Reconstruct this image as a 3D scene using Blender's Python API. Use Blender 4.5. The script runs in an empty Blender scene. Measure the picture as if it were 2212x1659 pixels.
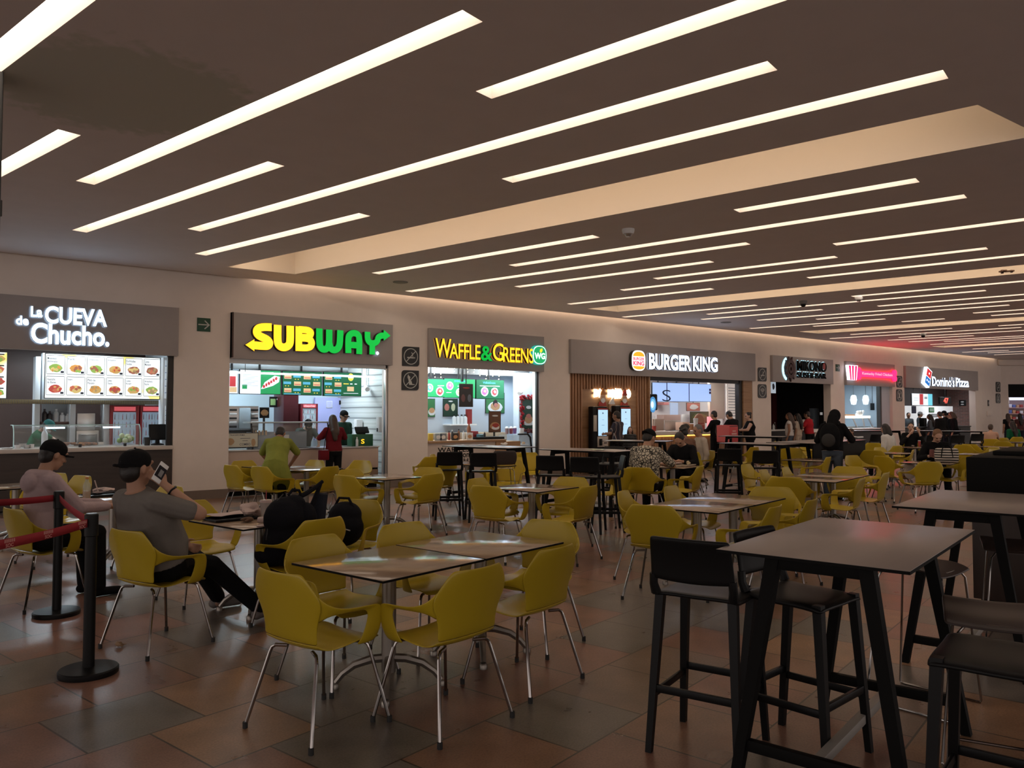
import bpy, bmesh, math, random
from mathutils import Vector, Matrix, Euler
random.seed(7)
PI = math.pi
S = bpy.context.scene
COL = S.collection
rad = math.radians

# ------------------------------------------------------------------ camera
EYE = Vector((0, 0, 1.62))
FPX, PITCH, YAW = 1700.0, math.atan((893 - 829.5) / 1700.0), rad(-38.4)
cd = bpy.data.cameras.new('camera')
cam = bpy.data.objects.new('camera', cd)
COL.objects.link(cam)
cam.location = EYE
cam.rotation_euler = (PI / 2 + PITCH, 0, YAW)
cd.sensor_width = 36.0
cd.lens = 36.0 * FPX / 2212.0
cd.clip_end = 300
S.camera = cam

# ------------------------------------------------------------------ world, exposure
w = bpy.data.worlds.new('world')
S.world = w
w.use_nodes = True
w.node_tree.nodes['Background'].inputs[0].default_value = (0.9, 0.8, 0.75, 1)
w.node_tree.nodes['Background'].inputs[1].default_value = 0.60
S.view_settings.view_transform = 'Standard'
S.view_settings.look = 'None'
EXPO = 1.0
S.view_settings.exposure = EXPO
KE = 2.0 ** -EXPO            # emission is given as it should show on screen
S.view_settings.gamma = 1.0
try:
    S.cycles.use_denoising = True
    S.cycles.max_bounces = 6
    S.cycles.diffuse_bounces = 3
    S.cycles.glossy_bounces = 3
    S.cycles.transmission_bounces = 4
    S.cycles.transparent_max_bounces = 6
    S.cycles.sample_clamp_indirect = 4.0
    S.cycles.caustics_reflective = False
    S.cycles.caustics_refractive = False
except Exception:
    pass

# light levels (one place to tune)
L_SLOT, L_COVE, L_EDGE, L_SHOP, L_SIGN = 3.7, 30.0, 7.0, 22.0, 4.0

# ------------------------------------------------------------------ measuring: a sight line of the photograph meets a plane of the hall
_fw = Vector((-math.sin(YAW) * math.cos(PITCH), math.cos(YAW) * math.cos(PITCH), math.sin(PITCH)))
_rt = Vector((math.cos(YAW), math.sin(YAW), 0))
_up = _rt.cross(_fw)
def ray(x, y): return _fw + _rt * ((x - 1106.0) / FPX) - _up * ((y - 829.5) / FPX)
def onz(x, y, z):
    r = ray(x, y); return EYE + r * ((z - EYE.z) / r.z)
def ony(x, y, Y):
    r = ray(x, y); return EYE + r * (Y / r.y)
def onx(x, y, X):
    r = ray(x, y); return EYE + r * (X / r.x)

# ------------------------------------------------------------------ materials
MATS = {}
def mat(name, col=(.5, .5, .5), rough=.5, metal=0.0, emit=0.0, ecol=None, var=0.0, vscale=30.0, bump=0.0, bscale=60.0,
        trans=0.0, alpha=1.0, spec=.5, coat=0.0):
    if name in MATS: return MATS[name]
    m = bpy.data.materials.new(name); m.use_nodes = True
    nt = m.node_tree; b = nt.nodes['Principled BSDF']
    b.inputs['Base Color'].default_value = (*col, 1)
    b.inputs['Roughness'].default_value = rough
    b.inputs['Metallic'].default_value = metal
    b.inputs['Specular IOR Level'].default_value = spec
    b.inputs['Coat Weight'].default_value = coat
    if emit:
        b.inputs['Emission Color'].default_value = (*(ecol or col), 1)
        b.inputs['Emission Strength'].default_value = emit * KE
    if trans: b.inputs['Transmission Weight'].default_value = trans
    if alpha < 1: b.inputs['Alpha'].default_value = alpha
    if var or bump:
        tc = nt.nodes.new('ShaderNodeTexCoord')
        n = nt.nodes.new('ShaderNodeTexNoise'); n.inputs['Scale'].default_value = vscale; n.inputs['Detail'].default_value = 4
        nt.links.new(tc.outputs['Object'], n.inputs['Vector'])
        if var:
            mx = nt.nodes.new('ShaderNodeMix'); mx.data_type = 'RGBA'
            mx.inputs[6].default_value = (*[max(0, c * (1 - var)) for c in col], 1)
            mx.inputs[7].default_value = (*[min(1, c * (1 + var)) for c in col], 1)
            nt.links.new(n.outputs[0], mx.inputs[0]); nt.links.new(mx.outputs[2], b.inputs['Base Color'])
        if bump:
            n2 = nt.nodes.new('ShaderNodeTexNoise'); n2.inputs['Scale'].default_value = bscale; n2.inputs['Detail'].default_value = 3
            nt.links.new(tc.outputs['Object'], n2.inputs['Vector'])
            bp = nt.nodes.new('ShaderNodeBump'); bp.inputs['Strength'].default_value = bump; bp.inputs['Distance'].default_value = .01
            nt.links.new(n2.outputs[0], bp.inputs['Height']); nt.links.new(bp.outputs[0], b.inputs['Normal'])
    MATS[name] = m
    return m
def glow(name, col, s): return mat(name, col, .5, emit=s)
def ramp(nt, stops, interp='LINEAR'):
    r = nt.nodes.new('ShaderNodeValToRGB'); r.color_ramp.interpolation = interp
    el = r.color_ramp.elements
    while len(el) < len(stops): el.new(.5)
    for e, (p, c) in zip(el, stops): e.position = p; e.color = (*c, 1)
    return r
def patterned(name, kind, stops, scale=10.0, rough=.7, emit=0.0, axis='X', dist=0.0, rot=(0, 0, 0), interp='CONSTANT', detail=2.0):
    """cloth, wood and screens: a wave / noise / voronoi pattern through a colour ramp, in the object's own space"""
    if name in MATS: return MATS[name]
    m = bpy.data.materials.new(name); m.use_nodes = True
    nt = m.node_tree; b = nt.nodes['Principled BSDF']; b.inputs['Roughness'].default_value = rough
    tc = nt.nodes.new('ShaderNodeTexCoord'); mp = nt.nodes.new('ShaderNodeMapping'); mp.inputs['Rotation'].default_value = rot
    nt.links.new(tc.outputs['Object'], mp.inputs['Vector'])
    if kind == 'wave':
        t = nt.nodes.new('ShaderNodeTexWave'); t.bands_direction = axis; t.inputs['Distortion'].default_value = dist; t.inputs['Detail'].default_value = detail
    elif kind == 'noise':
        t = nt.nodes.new('ShaderNodeTexNoise'); t.inputs['Detail'].default_value = detail
        if axis == 'Z': mp.inputs['Scale'].default_value = (1, 1, .12)
        if axis == 'X' and dist: mp.inputs['Scale'].default_value = (.1, 1, 1)
    else:
        t = nt.nodes.new('ShaderNodeTexVoronoi')
        if kind == 'edge': t.feature = 'DISTANCE_TO_EDGE'
    t.inputs['Scale'].default_value = scale
    nt.links.new(mp.outputs[0], t.inputs['Vector'])
    r = ramp(nt, stops, interp)
    nt.links.new(t.outputs['Fac' if kind in ('wave', 'noise') else 0], r.inputs[0])
    nt.links.new(r.outputs[0], b.inputs['Base Color'])
    if emit:
        nt.links.new(r.outputs[0], b.inputs['Emission Color']); b.inputs['Emission Strength'].default_value = emit * KE
    MATS[name] = m
    return m

# ------------------------------------------------------------------ mesh builder
class MB:
    def __init__(s): s.bm = bmesh.new(); s.mi = 0
    def _tag(s, faces):
        for f in faces: f.material_index = s.mi
    def box(s, c, d, bev=0.0, rot=None, seg=2):
        M = Matrix.Translation(c)
        if rot is not None: M = M @ (rot.to_matrix().to_4x4() if isinstance(rot, Euler) else rot)
        M = M @ Matrix.Diagonal((d[0], d[1], d[2], 1))
        vs = bmesh.ops.create_cube(s.bm, size=1.0, matrix=M)['verts']
        fs = {f for v in vs for f in v.link_faces}
        s._tag(fs)
        if bev:
            es = list({e for v in vs for e in v.link_edges})
            r = bmesh.ops.bevel(s.bm, geom=es, offset=min(bev, min(d) * .48), segments=seg, affect='EDGES', profile=.5)
            s._tag(r['faces'])
        return s
    def span(s, a, b, bev=0.0):
        return s.box([(a[i] + b[i]) / 2 for i in range(3)], [abs(b[i] - a[i]) for i in range(3)], bev)
    def ring(s, rings, caps=True, closed=False):
        R = [[s.bm.verts.new(p) for p in r] for r in rings]
        n = len(R[0]); fs = []
        for i in range(len(R) - (0 if closed else 1)):
            a, b = R[i], R[(i + 1) % len(R)]
            for j in range(n): fs.append(s.bm.faces.new((a[j], a[(j + 1) % n], b[(j + 1) % n], b[j])))
        if caps and not closed:
            fs.append(s.bm.faces.new(R[0][::-1])); fs.append(s.bm.faces.new(R[-1]))
        s._tag(fs); return s
    def tube(s, pts, r, seg=10, caps=True, closed=False):
        P = [Vector(p) for p in pts]; n = len(P); rings = []; nx = None
        rr = r if isinstance(r, (list, tuple)) else [r] * n
        for i, p in enumerate(P):
            t = (P[(i + 1) % n] - P[i - 1]) if closed else (P[min(i + 1, n - 1)] - P[max(i - 1, 0)])
            t.normalize()
            if nx is None:
                nx = t.cross(Vector((0, 0, 1)))
                if nx.length < .05: nx = t.cross(Vector((0, 1, 0)))
            nx = nx - t * nx.dot(t); nx.normalize(); ny = t.cross(nx)
            rings.append([p + (nx * math.cos(2 * PI * k / seg) + ny * math.sin(2 * PI * k / seg)) * rr[i] for k in range(seg)])
        return s.ring(rings, caps, closed)
    def lathe(s, prof, c=(0, 0, 0), seg=20, M=None):
        rings = []
        for r, z in prof:
            ring = [Vector((max(r, 1e-4) * math.cos(2 * PI * k / seg), max(r, 1e-4) * math.sin(2 * PI * k / seg), z)) for k in range(seg)]
            rings.append([((M @ p) if M else p) + Vector(c) for p in ring])
        return s.ring(rings)
    def ball(s, c, r, M=None, seg=14):
        if not isinstance(r, (tuple, list)): r = (r, r, r)
        X = Matrix.Translation(c) @ (M.to_4x4() if M else Matrix()) @ Matrix.Diagonal((*r, 1))
        vs = bmesh.ops.create_uvsphere(s.bm, u_segments=seg, v_segments=max(6, seg * 2 // 3), radius=1, matrix=X)['verts']
        s._tag({f for v in vs for f in v.link_faces}); return s
    def prism(s, poly, y0, y1, M=None):
        """polygon in the XZ plane, extruded along Y"""
        a = [Vector((p[0], y0, p[1])) for p in poly]; b = [Vector((p[0], y1, p[1])) for p in poly]
        if M: a = [M @ p for p in a]; b = [M @ p for p in b]
        return s.ring([a, b])
    def quad(s, *p):
        f = s.bm.faces.new([s.bm.verts.new(q) for q in p]); s._tag([f]); return s
    def grid(s, rows):
        R = [[s.bm.verts.new(p) for p in r] for r in rows]
        s._tag([s.bm.faces.new((R[i][j], R[i][j + 1], R[i + 1][j + 1], R[i + 1][j])) for i in range(len(R) - 1) for j in range(len(R[0]) - 1)])
        return s
    def add_mesh(s, me, M=None):
        t = bmesh.new(); t.from_mesh(me)
        if M: bmesh.ops.transform(t, matrix=M, verts=t.verts)
        mp = {v: s.bm.verts.new(v.co) for v in t.verts}
        for f in t.faces:
            try: s._tag([s.bm.faces.new([mp[v] for v in f.verts])])
            except ValueError: pass
        t.free(); return s
    def mesh(s, name, ang=38, fixn=True):
        if fixn: bmesh.ops.recalc_face_normals(s.bm, faces=s.bm.faces)
        me = bpy.data.meshes.new(name); s.bm.to_mesh(me); s.bm.free()
        me.polygons.foreach_set('use_smooth', [True] * len(me.polygons))
        me.set_sharp_from_angle(angle=rad(ang))
        return me
    def build(s, name, m, parent=None, loc=(0, 0, 0), rz=0.0, ang=38, fixn=True):
        return link(name, s.mesh(name, ang, fixn), m, parent, loc, rz)
def link(name, me, m, parent=None, loc=(0, 0, 0), rz=0.0):
    if m is not None:
        if len(me.materials) == 0:
            for k in (m if isinstance(m, (list, tuple)) else [m]): me.materials.append(k)
    o = bpy.data.objects.new(name, me); COL.objects.link(o)
    o.location = loc; o.rotation_euler = (0, 0, rz)
    if parent: o.parent = parent
    return o
def bake(me, *mods):
    """evaluate modifiers on a mesh and return the plain result"""
    o = bpy.data.objects.new('tmp', me); COL.objects.link(o)
    for kind, kw in mods:
        md = o.modifiers.new('m', kind)
        for k, v in kw.items(): setattr(md, k, v)
    dg = bpy.context.evaluated_depsgraph_get()
    r = bpy.data.meshes.new_from_object(o.evaluated_get(dg))
    bpy.data.objects.remove(o)
    return r
def thing(name, label, cat, loc=(0, 0, 0), rz=0.0, group=None):
    o = bpy.data.objects.new(name, None); COL.objects.link(o)
    o.empty_display_size = .1
    o.location = loc; o.rotation_euler = (0, 0, rz)
    return tag(o, label, cat, group)
def tag(o, label, cat, group=None):
    if len(label.replace('-', ' ').split()) > 16: print('LONG', label)
    o['label'] = label; o['category'] = cat
    if group: o['group'] = group
    return o
def struct(o):
    o['kind'] = 'structure'; return o
def dup(root, loc, rz, label=None, group=None):
    r = root.copy(); COL.objects.link(r); r.location = loc; r.rotation_euler = (0, 0, rz)
    if label:
        if len(label.replace('-', ' ').split()) > 16: print('LONG', label)
        r['label'] = label
    if group: r['group'] = group
    for ch in list(root.children):
        c = ch.copy(); COL.objects.link(c); c.parent = r
        for g in list(ch.children):
            d = g.copy(); COL.objects.link(d); d.parent = c
    return r
def fill2d(outer, holes):
    """flat polygon with holes in XY"""
    cu = bpy.data.curves.new('f', 'CURVE'); cu.dimensions = '2D'; cu.fill_mode = 'BOTH'
    for poly in [outer] + holes:
        sp = cu.splines.new('POLY'); sp.points.add(len(poly) - 1); sp.use_cyclic_u = True
        for p, q in zip(sp.points, poly): p.co = (q[0], q[1], 0, 1)
    o = bpy.data.objects.new('tmp', cu); COL.objects.link(o)
    me = bpy.data.meshes.new_from_object(o.evaluated_get(bpy.context.evaluated_depsgraph_get()))
    bpy.data.objects.remove(o)
    return me
def text_mesh(body, size=1.0, off=0.0, ext=0.0, shear=0.0, sx=1.0, space=1.0, align='CENTER'):
    cu = bpy.data.curves.new('t', 'FONT'); cu.body = body; cu.size = size; cu.offset = off; cu.extrude = ext; cu.shear = shear
    cu.space_character = space; cu.align_x = align; cu.resolution_u = 4
    o = bpy.data.objects.new('tmp', cu); COL.objects.link(o)
    me = bpy.data.meshes.new_from_object(o.evaluated_get(bpy.context.evaluated_depsgraph_get()))
    bpy.data.objects.remove(o)
    if sx != 1.0: me.transform(Matrix.Diagonal((sx, 1, 1, 1)))
    return me
UPR = Matrix.Rotation(PI / 2, 4, 'X')      # text lying flat -> standing, facing -Y
def fit_text(body, x0, x1, z0, z1, y, ext=.01, off=0.0, shear=0.0, space=1.0):
    """standing lettering that exactly fills x0..x1, z0..z1 and faces -Y at y"""
    me = text_mesh(body, 1.0, off, 0.0, shear, 1.0, space)
    xs = [v.co.x for v in me.vertices]; ys = [v.co.y for v in me.vertices]
    sx = (x1 - x0) / (max(xs) - min(xs)); sy = (z1 - z0) / (max(ys) - min(ys))
    t = bmesh.new(); t.from_mesh(me)
    if ext:
        r = bmesh.ops.extrude_face_region(t, geom=list(t.faces))
        bmesh.ops.translate(t, vec=(0, 0, -1), verts=[g for g in r['geom'] if isinstance(g, bmesh.types.BMVert)])
    for v in t.verts:
        v.co = Vector((x0 + (v.co.x - min(xs)) * sx, y - v.co.z * -ext if ext else y, z0 + (v.co.y - min(ys)) * sy))
    t.to_mesh(me); t.free()
    return me
def G(a): return rad(12.3 + a)                 # the dining grid is turned 12.3 degrees from the shop wall
E1 = Vector((math.cos(G(0)), math.sin(G(0)), 0)); E2 = Vector((-E1.y, E1.x, 0))
# ================================================================== THE HALL
WY = 15.33                      # front face of the shop wall
CZ = 4.25                       # ceiling
M_wall = mat('wall_paint', (.84, .745, .675), .75, var=.05, vscale=4, bump=.05, bscale=150)
M_white = mat('white_paint', (.78, .78, .78), .6)
M_cream = mat('trough_paint', (.80, .70, .58), .7)
M_fascia = mat('fascia_grey', (.38, .345, .335), .55, var=.05, vscale=5)
M_black = mat('black_plastic', (.006, .006, .0065), .42, spec=.22)
M_blackm = mat('black_matt', (.006, .006, .006), .65, spec=.12)
M_dark = mat('dark_frame', (.02, .018, .018), .5)
M_steel = mat('brushed_steel', (.55, .54, .53), .32, metal=1.0)
M_chrome = mat('chrome', (.33, .31, .30), .13, metal=1.0)
M_wood = patterned('oak_panel', 'noise', [(.3, (.30, .16, .08)), (.55, (.40, .23, .12)), (.75, (.26, .13, .06))], 7, .5, axis='X', dist=1, interp='LINEAR', detail=5)
M_woods = patterned('slat_wood', 'noise', [(.3, (.30, .15, .08)), (.6, (.42, .23, .13))], 9, .5, axis='Z', interp='LINEAR', detail=4)

def floor_mat():
    m = bpy.data.materials.new('stone_tiles'); m.use_nodes = True
    nt = m.node_tree; b = nt.nodes['Principled BSDF']; N = nt.nodes.new; Lk = nt.links.new
    tc = N('ShaderNodeTexCoord'); mp = N('ShaderNodeMapping'); mp.inputs['Location'].default_value = (-.17, -.38, 0)
    Lk(tc.outputs['Object'], mp.inputs['Vector'])
    br = N('ShaderNodeTexBrick'); br.inputs['Color1'].default_value = (0, 0, 0, 1); br.inputs['Color2'].default_value = (1, 1, 1, 1)
    br.inputs['Scale'].default_value = 1; br.inputs['Brick Width'].default_value = .6; br.inputs['Row Height'].default_value = .6
    br.inputs['Mortar Size'].default_value = .006; br.inputs['Mortar Smooth'].default_value = .3
    Lk(mp.outputs[0], br.inputs['Vector'])
    r = ramp(nt, [(0, (.275, .150, .098)), (.2, (.175, .152, .130)), (.38, (.245, .128, .092)), (.52, (.320, .185, .110)), (.64, (.185, .158, .135)), (.78, (.275, .138, .100)), (.9, (.22, .145, .108))], 'CONSTANT')
    Lk(br.outputs['Color'], r.inputs[0])
    n1 = N('ShaderNodeTexNoise'); n1.inputs['Scale'].default_value = 3.5; n1.inputs['Detail'].default_value = 6; Lk(tc.outputs['Object'], n1.inputs['Vector'])
    n2 = N('ShaderNodeTexNoise'); n2.inputs['Scale'].default_value = 90; n2.inputs['Detail'].default_value = 3; Lk(tc.outputs['Object'], n2.inputs['Vector'])
    v1 = ramp(nt, [(.3, (.72, .72, .72)), (.7, (1.2, 1.18, 1.15))]); Lk(n1.outputs[0], v1.inputs[0])
    v2 = ramp(nt, [(.35, (.8, .8, .8)), (.6, (1.06, 1.06, 1.06))]); Lk(n2.outputs[0], v2.inputs[0])
    m1 = N('ShaderNodeMix'); m1.data_type = 'RGBA'; m1.blend_type = 'MULTIPLY'; m1.inputs[0].default_value = 1
    Lk(r.outputs[0], m1.inputs[6]); Lk(v1.outputs[0], m1.inputs[7])
    m2 = N('ShaderNodeMix'); m2.data_type = 'RGBA'; m2.blend_type = 'MULTIPLY'; m2.inputs[0].default_value = 1
    Lk(m1.outputs[2], m2.inputs[6]); Lk(v2.outputs[0], m2.inputs[7])
    m3 = N('ShaderNodeMix'); m3.data_type = 'RGBA'; Lk(br.outputs['Fac'], m3.inputs[0]); Lk(m2.outputs[2], m3.inputs[6]); m3.inputs[7].default_value = (.05, .035, .028, 1)
    Lk(m3.outputs[2], b.inputs['Base Color'])
    rr = ramp(nt, [(.3, (.27, .27, .27)), (.7, (.33, .33, .33))]); Lk(n1.outputs[0], rr.inputs[0]); Lk(rr.outputs[0], b.inputs['Roughness'])
    n3 = N('ShaderNodeTexNoise'); n3.inputs['Scale'].default_value = 38; n3.inputs['Detail'].default_value = 4; n3.inputs['Roughness'].default_value = .6; Lk(tc.outputs['Object'], n3.inputs['Vector'])
    bp = N('ShaderNodeBump'); bp.inputs['Strength'].default_value = .07; bp.inputs['Distance'].default_value = .01
    Lk(n3.outputs[0], bp.inputs['Height']); Lk(bp.outputs[0], b.inputs['Normal'])
    return m
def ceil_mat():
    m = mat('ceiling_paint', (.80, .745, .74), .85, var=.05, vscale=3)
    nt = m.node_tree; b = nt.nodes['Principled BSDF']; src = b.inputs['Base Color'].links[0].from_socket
    tc = nt.nodes.new('ShaderNodeTexCoord'); mp = nt.nodes.new('ShaderNodeMapping')           # lens shading painted in as a grey-green blotch, left of the first long slot
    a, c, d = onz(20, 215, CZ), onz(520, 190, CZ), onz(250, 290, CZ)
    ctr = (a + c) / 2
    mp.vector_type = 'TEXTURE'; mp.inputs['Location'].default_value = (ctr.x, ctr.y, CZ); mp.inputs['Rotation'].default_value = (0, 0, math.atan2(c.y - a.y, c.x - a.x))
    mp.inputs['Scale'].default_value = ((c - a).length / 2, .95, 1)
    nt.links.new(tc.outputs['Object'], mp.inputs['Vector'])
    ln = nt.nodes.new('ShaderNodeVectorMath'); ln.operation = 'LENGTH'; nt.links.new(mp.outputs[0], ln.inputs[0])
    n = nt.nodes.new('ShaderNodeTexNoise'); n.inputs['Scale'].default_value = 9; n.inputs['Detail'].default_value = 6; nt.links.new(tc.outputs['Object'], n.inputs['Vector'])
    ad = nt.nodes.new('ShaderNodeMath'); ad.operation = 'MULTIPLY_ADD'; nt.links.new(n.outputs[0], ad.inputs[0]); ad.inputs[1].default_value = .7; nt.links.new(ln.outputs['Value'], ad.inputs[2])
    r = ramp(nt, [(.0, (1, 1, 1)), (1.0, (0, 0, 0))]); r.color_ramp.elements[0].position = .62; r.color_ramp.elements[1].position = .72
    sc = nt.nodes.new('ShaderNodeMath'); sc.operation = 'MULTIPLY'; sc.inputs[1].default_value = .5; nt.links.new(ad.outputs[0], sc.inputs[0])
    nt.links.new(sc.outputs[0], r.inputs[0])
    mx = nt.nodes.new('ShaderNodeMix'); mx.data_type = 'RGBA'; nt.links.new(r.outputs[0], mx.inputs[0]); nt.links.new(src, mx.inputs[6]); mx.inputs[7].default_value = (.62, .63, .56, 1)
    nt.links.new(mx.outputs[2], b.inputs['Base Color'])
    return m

fb = MB(); fb.quad((-12, -14, 0), (72, -14, 0), (72, 10, 0), (-12, 24, 0))
struct(fb.build('floor', floor_mat(), rz=G(0)))

# light slots: far end (x, y) and length; all run the same way
SD = Vector((math.cos(rad(-77.7)), math.sin(rad(-77.7))))
SN = Vector((-SD.y, SD.x))
SLOTS = [(1.705, 9.995, 5.96), (2.11, 12.73, 4.87), (3.385, 11.625, 8.45), (4.0, 13.365, 4.16), (.155, 8.8, 4.6), (.57, 11.5, 3.3), (3.8, 5.17, 4.6),
         (5.43, 6.94, 4.42), (7.135, 13.14, 4.94), (8.66, 10.925, 7.1), (8.59, 6.135, 2.14), (8.755, 14.65, 7.62), (10.2, 12.7, 4.34), (11.7, 10.25, 3.42),
         (11.5, 6.42, 4), (12.23, 11.65, 6.75), (12.8, 13.94, 3.7), (13.95, 8.34, 5), (15.69, 14.9, 3.75), (17.0, 13.09, 6.4), (16.95, 9.06, 5),
         (17.8, 13.91, 3.3), (18.98, 9.49, 5), (19.2, 13.06, 7), (20.3, 11.9, 4.6), (20.89, 14.47, 3.9), (22.75, 10.69, 1.1), (22.25, 8.6, 3.4), (23.2, 8.52, 3),
         (21.85, 12.91, 1.3), (26.1, 9.39, 3), (25.1, 13.49, 3.0), (25.9, 14.69, 5.7), (27.4, 12.99, 4.5), (28.15, 13.73, 2.7), (29.35, 13.55, 5.4),
         (30.3, 12.72, 4), (31.15, 13.58, 4.7), (34.6, 13.43, 4), (36.2, 14.45, 1.7), (37.4, 13.9, 3.5), (38.9, 14.2, 3.2), (40.2, 13.4, 4)]
COVES = [((4.72, 14.2), 11.75, 1.22), ((13.72, 14.27), 11.6, 1.02), ((22.9, 14.05), 12, 1.05), ((32.0, 13.92), 12, .95)]
def slot_poly(x, y, L, wd=.2):
    c = Vector((x, y)); return [c + SN * wd / 2, c - SN * wd / 2, c + SD * L - SN * wd / 2, c + SD * L + SN * wd / 2]
def cove_poly(p, L, wd):
    p = Vector(p); wx = wd / abs(SN.x); q = p + Vector((wx, -.06)); k = SD * L
    return [p, q, q + k - Vector((0, .0)), p + k]
holes = [slot_poly(*s) for s in SLOTS] + [cove_poly(*c) for c in COVES]
EDGE = 15.16
cm = fill2d([(-9, -9), (64, -9), (64, EDGE), (-9, EDGE)], [[tuple(p) for p in h] for h in holes])
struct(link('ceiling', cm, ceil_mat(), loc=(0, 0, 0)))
for v in cm.vertices: v.co.z = CZ

M_diff = glow('slot_diffuser', (1.0, .87, .73), L_SLOT)
M_trough = mat('slot_sides', (.80, .72, .66), .6)
n_sl = len(SLOTS)
for i, (x, y, L) in enumerate(SLOTS):
    d = .13
    far = min(14.3, y) ; 
    lab = {0: 'longest bright slot light in the ceiling over the left of the hall', 1: 'slot light in the ceiling above and left of the yellow and green sign', 2: 'very long slot light crossing the ceiling beside the wide cove',
           3: 'short slot light between the long slot and the wide cove', 4: 'slot light cut by the top left corner of the photo', 5: 'short slot light at the far left edge of the ceiling',
           6: 'slot light running out of the top of the photo', 7: 'slot light on the near side of the wide cove, right of centre'}.get(i)
    if not lab:
        if i < 18: lab = ['slot light ending beside the pale cone detector', 'very long slot light just past the pale cone detector', 'shortest slot light past the wide cove', 'long slot light starting closest to the shop wall, past the wide cove', 'medium slot light parallel to the one starting closest to the wall', 'short slot light in the middle of the bay between two coves', 'slot light past the wide cove running out of the right edge', 'long slot light halfway between the first and second coves', 'short slot light beside the far end of the second cove', 'slot light just before the second cove, running out at right'][i - 8]
        else: lab = 'thin warm slot light among the far rows of ceiling slots'
    g = 'slot lights in the ceiling' if i < 18 else 'far slot lights in the ceiling'
    t = thing('ceiling_light', lab, 'ceiling light', (x, y, CZ), rad(-77.7), g)
    mb = MB()
    a = [(0, .1, 0), (0, -.1, 0), (L, -.1, 0), (L, .1, 0)]; b = [(p[0], p[1], d) for p in a]
    for j in range(4): mb.quad(a[j], a[(j + 1) % 4], b[(j + 1) % 4], b[j])
    mb.build('housing', M_trough, t, fixn=False)
    mb = MB(); mb.quad(*[(p[0], p[1], d - .004) for p in a][::-1]); mb.build('diffuser', M_diff, t, fixn=False)
M_led = glow('cove_led', (1.0, .80, .60), L_COVE)
M_cove = mat('cove_paint', (.72, .63, .53), .75)
for i, (p, L, wd) in enumerate(COVES):
    q = cove_poly(p, L, wd)
    t = thing('ceiling_cove', ['wide cream light cove, nearest and largest', 'second wide light cove from the camera', 'third light cove, over the right of the hall', 'farthest thin light cove'][i] + ' in the ceiling', 'ceiling cove', (p[0], p[1], CZ), 0, 'light coves in the ceiling')
    mb = MB(); Hc = .62; o = Vector(p)
    lo = [Vector((*(v - o), 0)) for v in q]; hi = [v + Vector((0, 0, Hc)) for v in lo]
    for j in range(4): mb.quad(lo[j], lo[(j + 1) % 4], hi[(j + 1) % 4], hi[j])
    mb.quad(*hi); mb.build('cove_shell', M_cove, t, fixn=False)
    mb = MB(); n3 = Vector((SN.x, SN.y, 0)); s0 = Vector((SD.x, SD.y, 0))     # LED strip tucked on the inner near side
    z0, z1 = Vector((0, 0, .16)), Vector((0, 0, .20)); k = n3 * .012
    mb.quad(lo[0] + k + s0 * .2 + z0, lo[3] + k - s0 * .2 + z0, lo[3] + k - s0 * .2 + z1, lo[0] + k + s0 * .2 + z1)
    mb.build('led_strip', M_led, t, fixn=False)

# the shop wall with its openings
OPEN = [(-4.3, 4.14, 0, 2.72), (5.17, 8.66, 0, 2.72), (9.69, 13.05, 0, 2.72), (14.10, 22.22, 0, 2.72), (23.26, 27.04, 0, 2.72), (28.02, 31.72, 0, 2.72), (32.74, 39.72, 0, 2.72)]
out = [(-9, 0)]
for a, b, c, d in OPEN: out += [(a, 0), (a, d), (b, d), (b, 0)]
out += [(42.75, 0), (42.75, 4.7), (-9, 4.7)]
wm = fill2d(out, [])
t = bmesh.new(); t.from_mesh(wm)
for v in t.verts: v.co = Vector((v.co.x, WY, v.co.y))
r = bmesh.ops.extrude_face_region(t, geom=list(t.faces))
bmesh.ops.translate(t, vec=(0, .28, 0), verts=[g for g in r['geom'] if isinstance(g, bmesh.types.BMVert)])
bmesh.ops.recalc_face_normals(t, faces=t.faces); t.to_mesh(wm); t.free()
struct(link('wall_back', wm, M_wall))
mb = MB()
for a, b in [(4.14, 5.17), (8.66, 9.69), (13.05, 14.10), (22.22, 23.26), (27.04, 28.02), (31.72, 32.74), (39.72, 42.6)]: mb.span((a, WY - .014, 0), (b, WY + .01, .17))
struct(mb.build('baseboard_back', mat('baseboard_stone', (.20, .15, .12), .5)))
# light gap between ceiling and wall
mb = MB(); mb.quad((-9, EDGE, CZ), (64, EDGE, CZ), (64, EDGE, 4.7), (-9, EDGE, 4.7)); mb.quad((-9, EDGE, 4.7), (64, EDGE, 4.7), (64, WY + .3, 4.7), (-9, WY + .3, 4.7))
struct(mb.build('trim_1', M_cream, fixn=False))
mb = MB(); mb.quad((5.6, EDGE + .01, 4.36), (5.6, EDGE + .01, 4.40), (42, EDGE + .01, 4.40), (42, EDGE + .01, 4.36))
struct(mb.build('trim_2', glow('edge_led', (1.0, .78, .58), L_EDGE), fixn=False))

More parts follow.
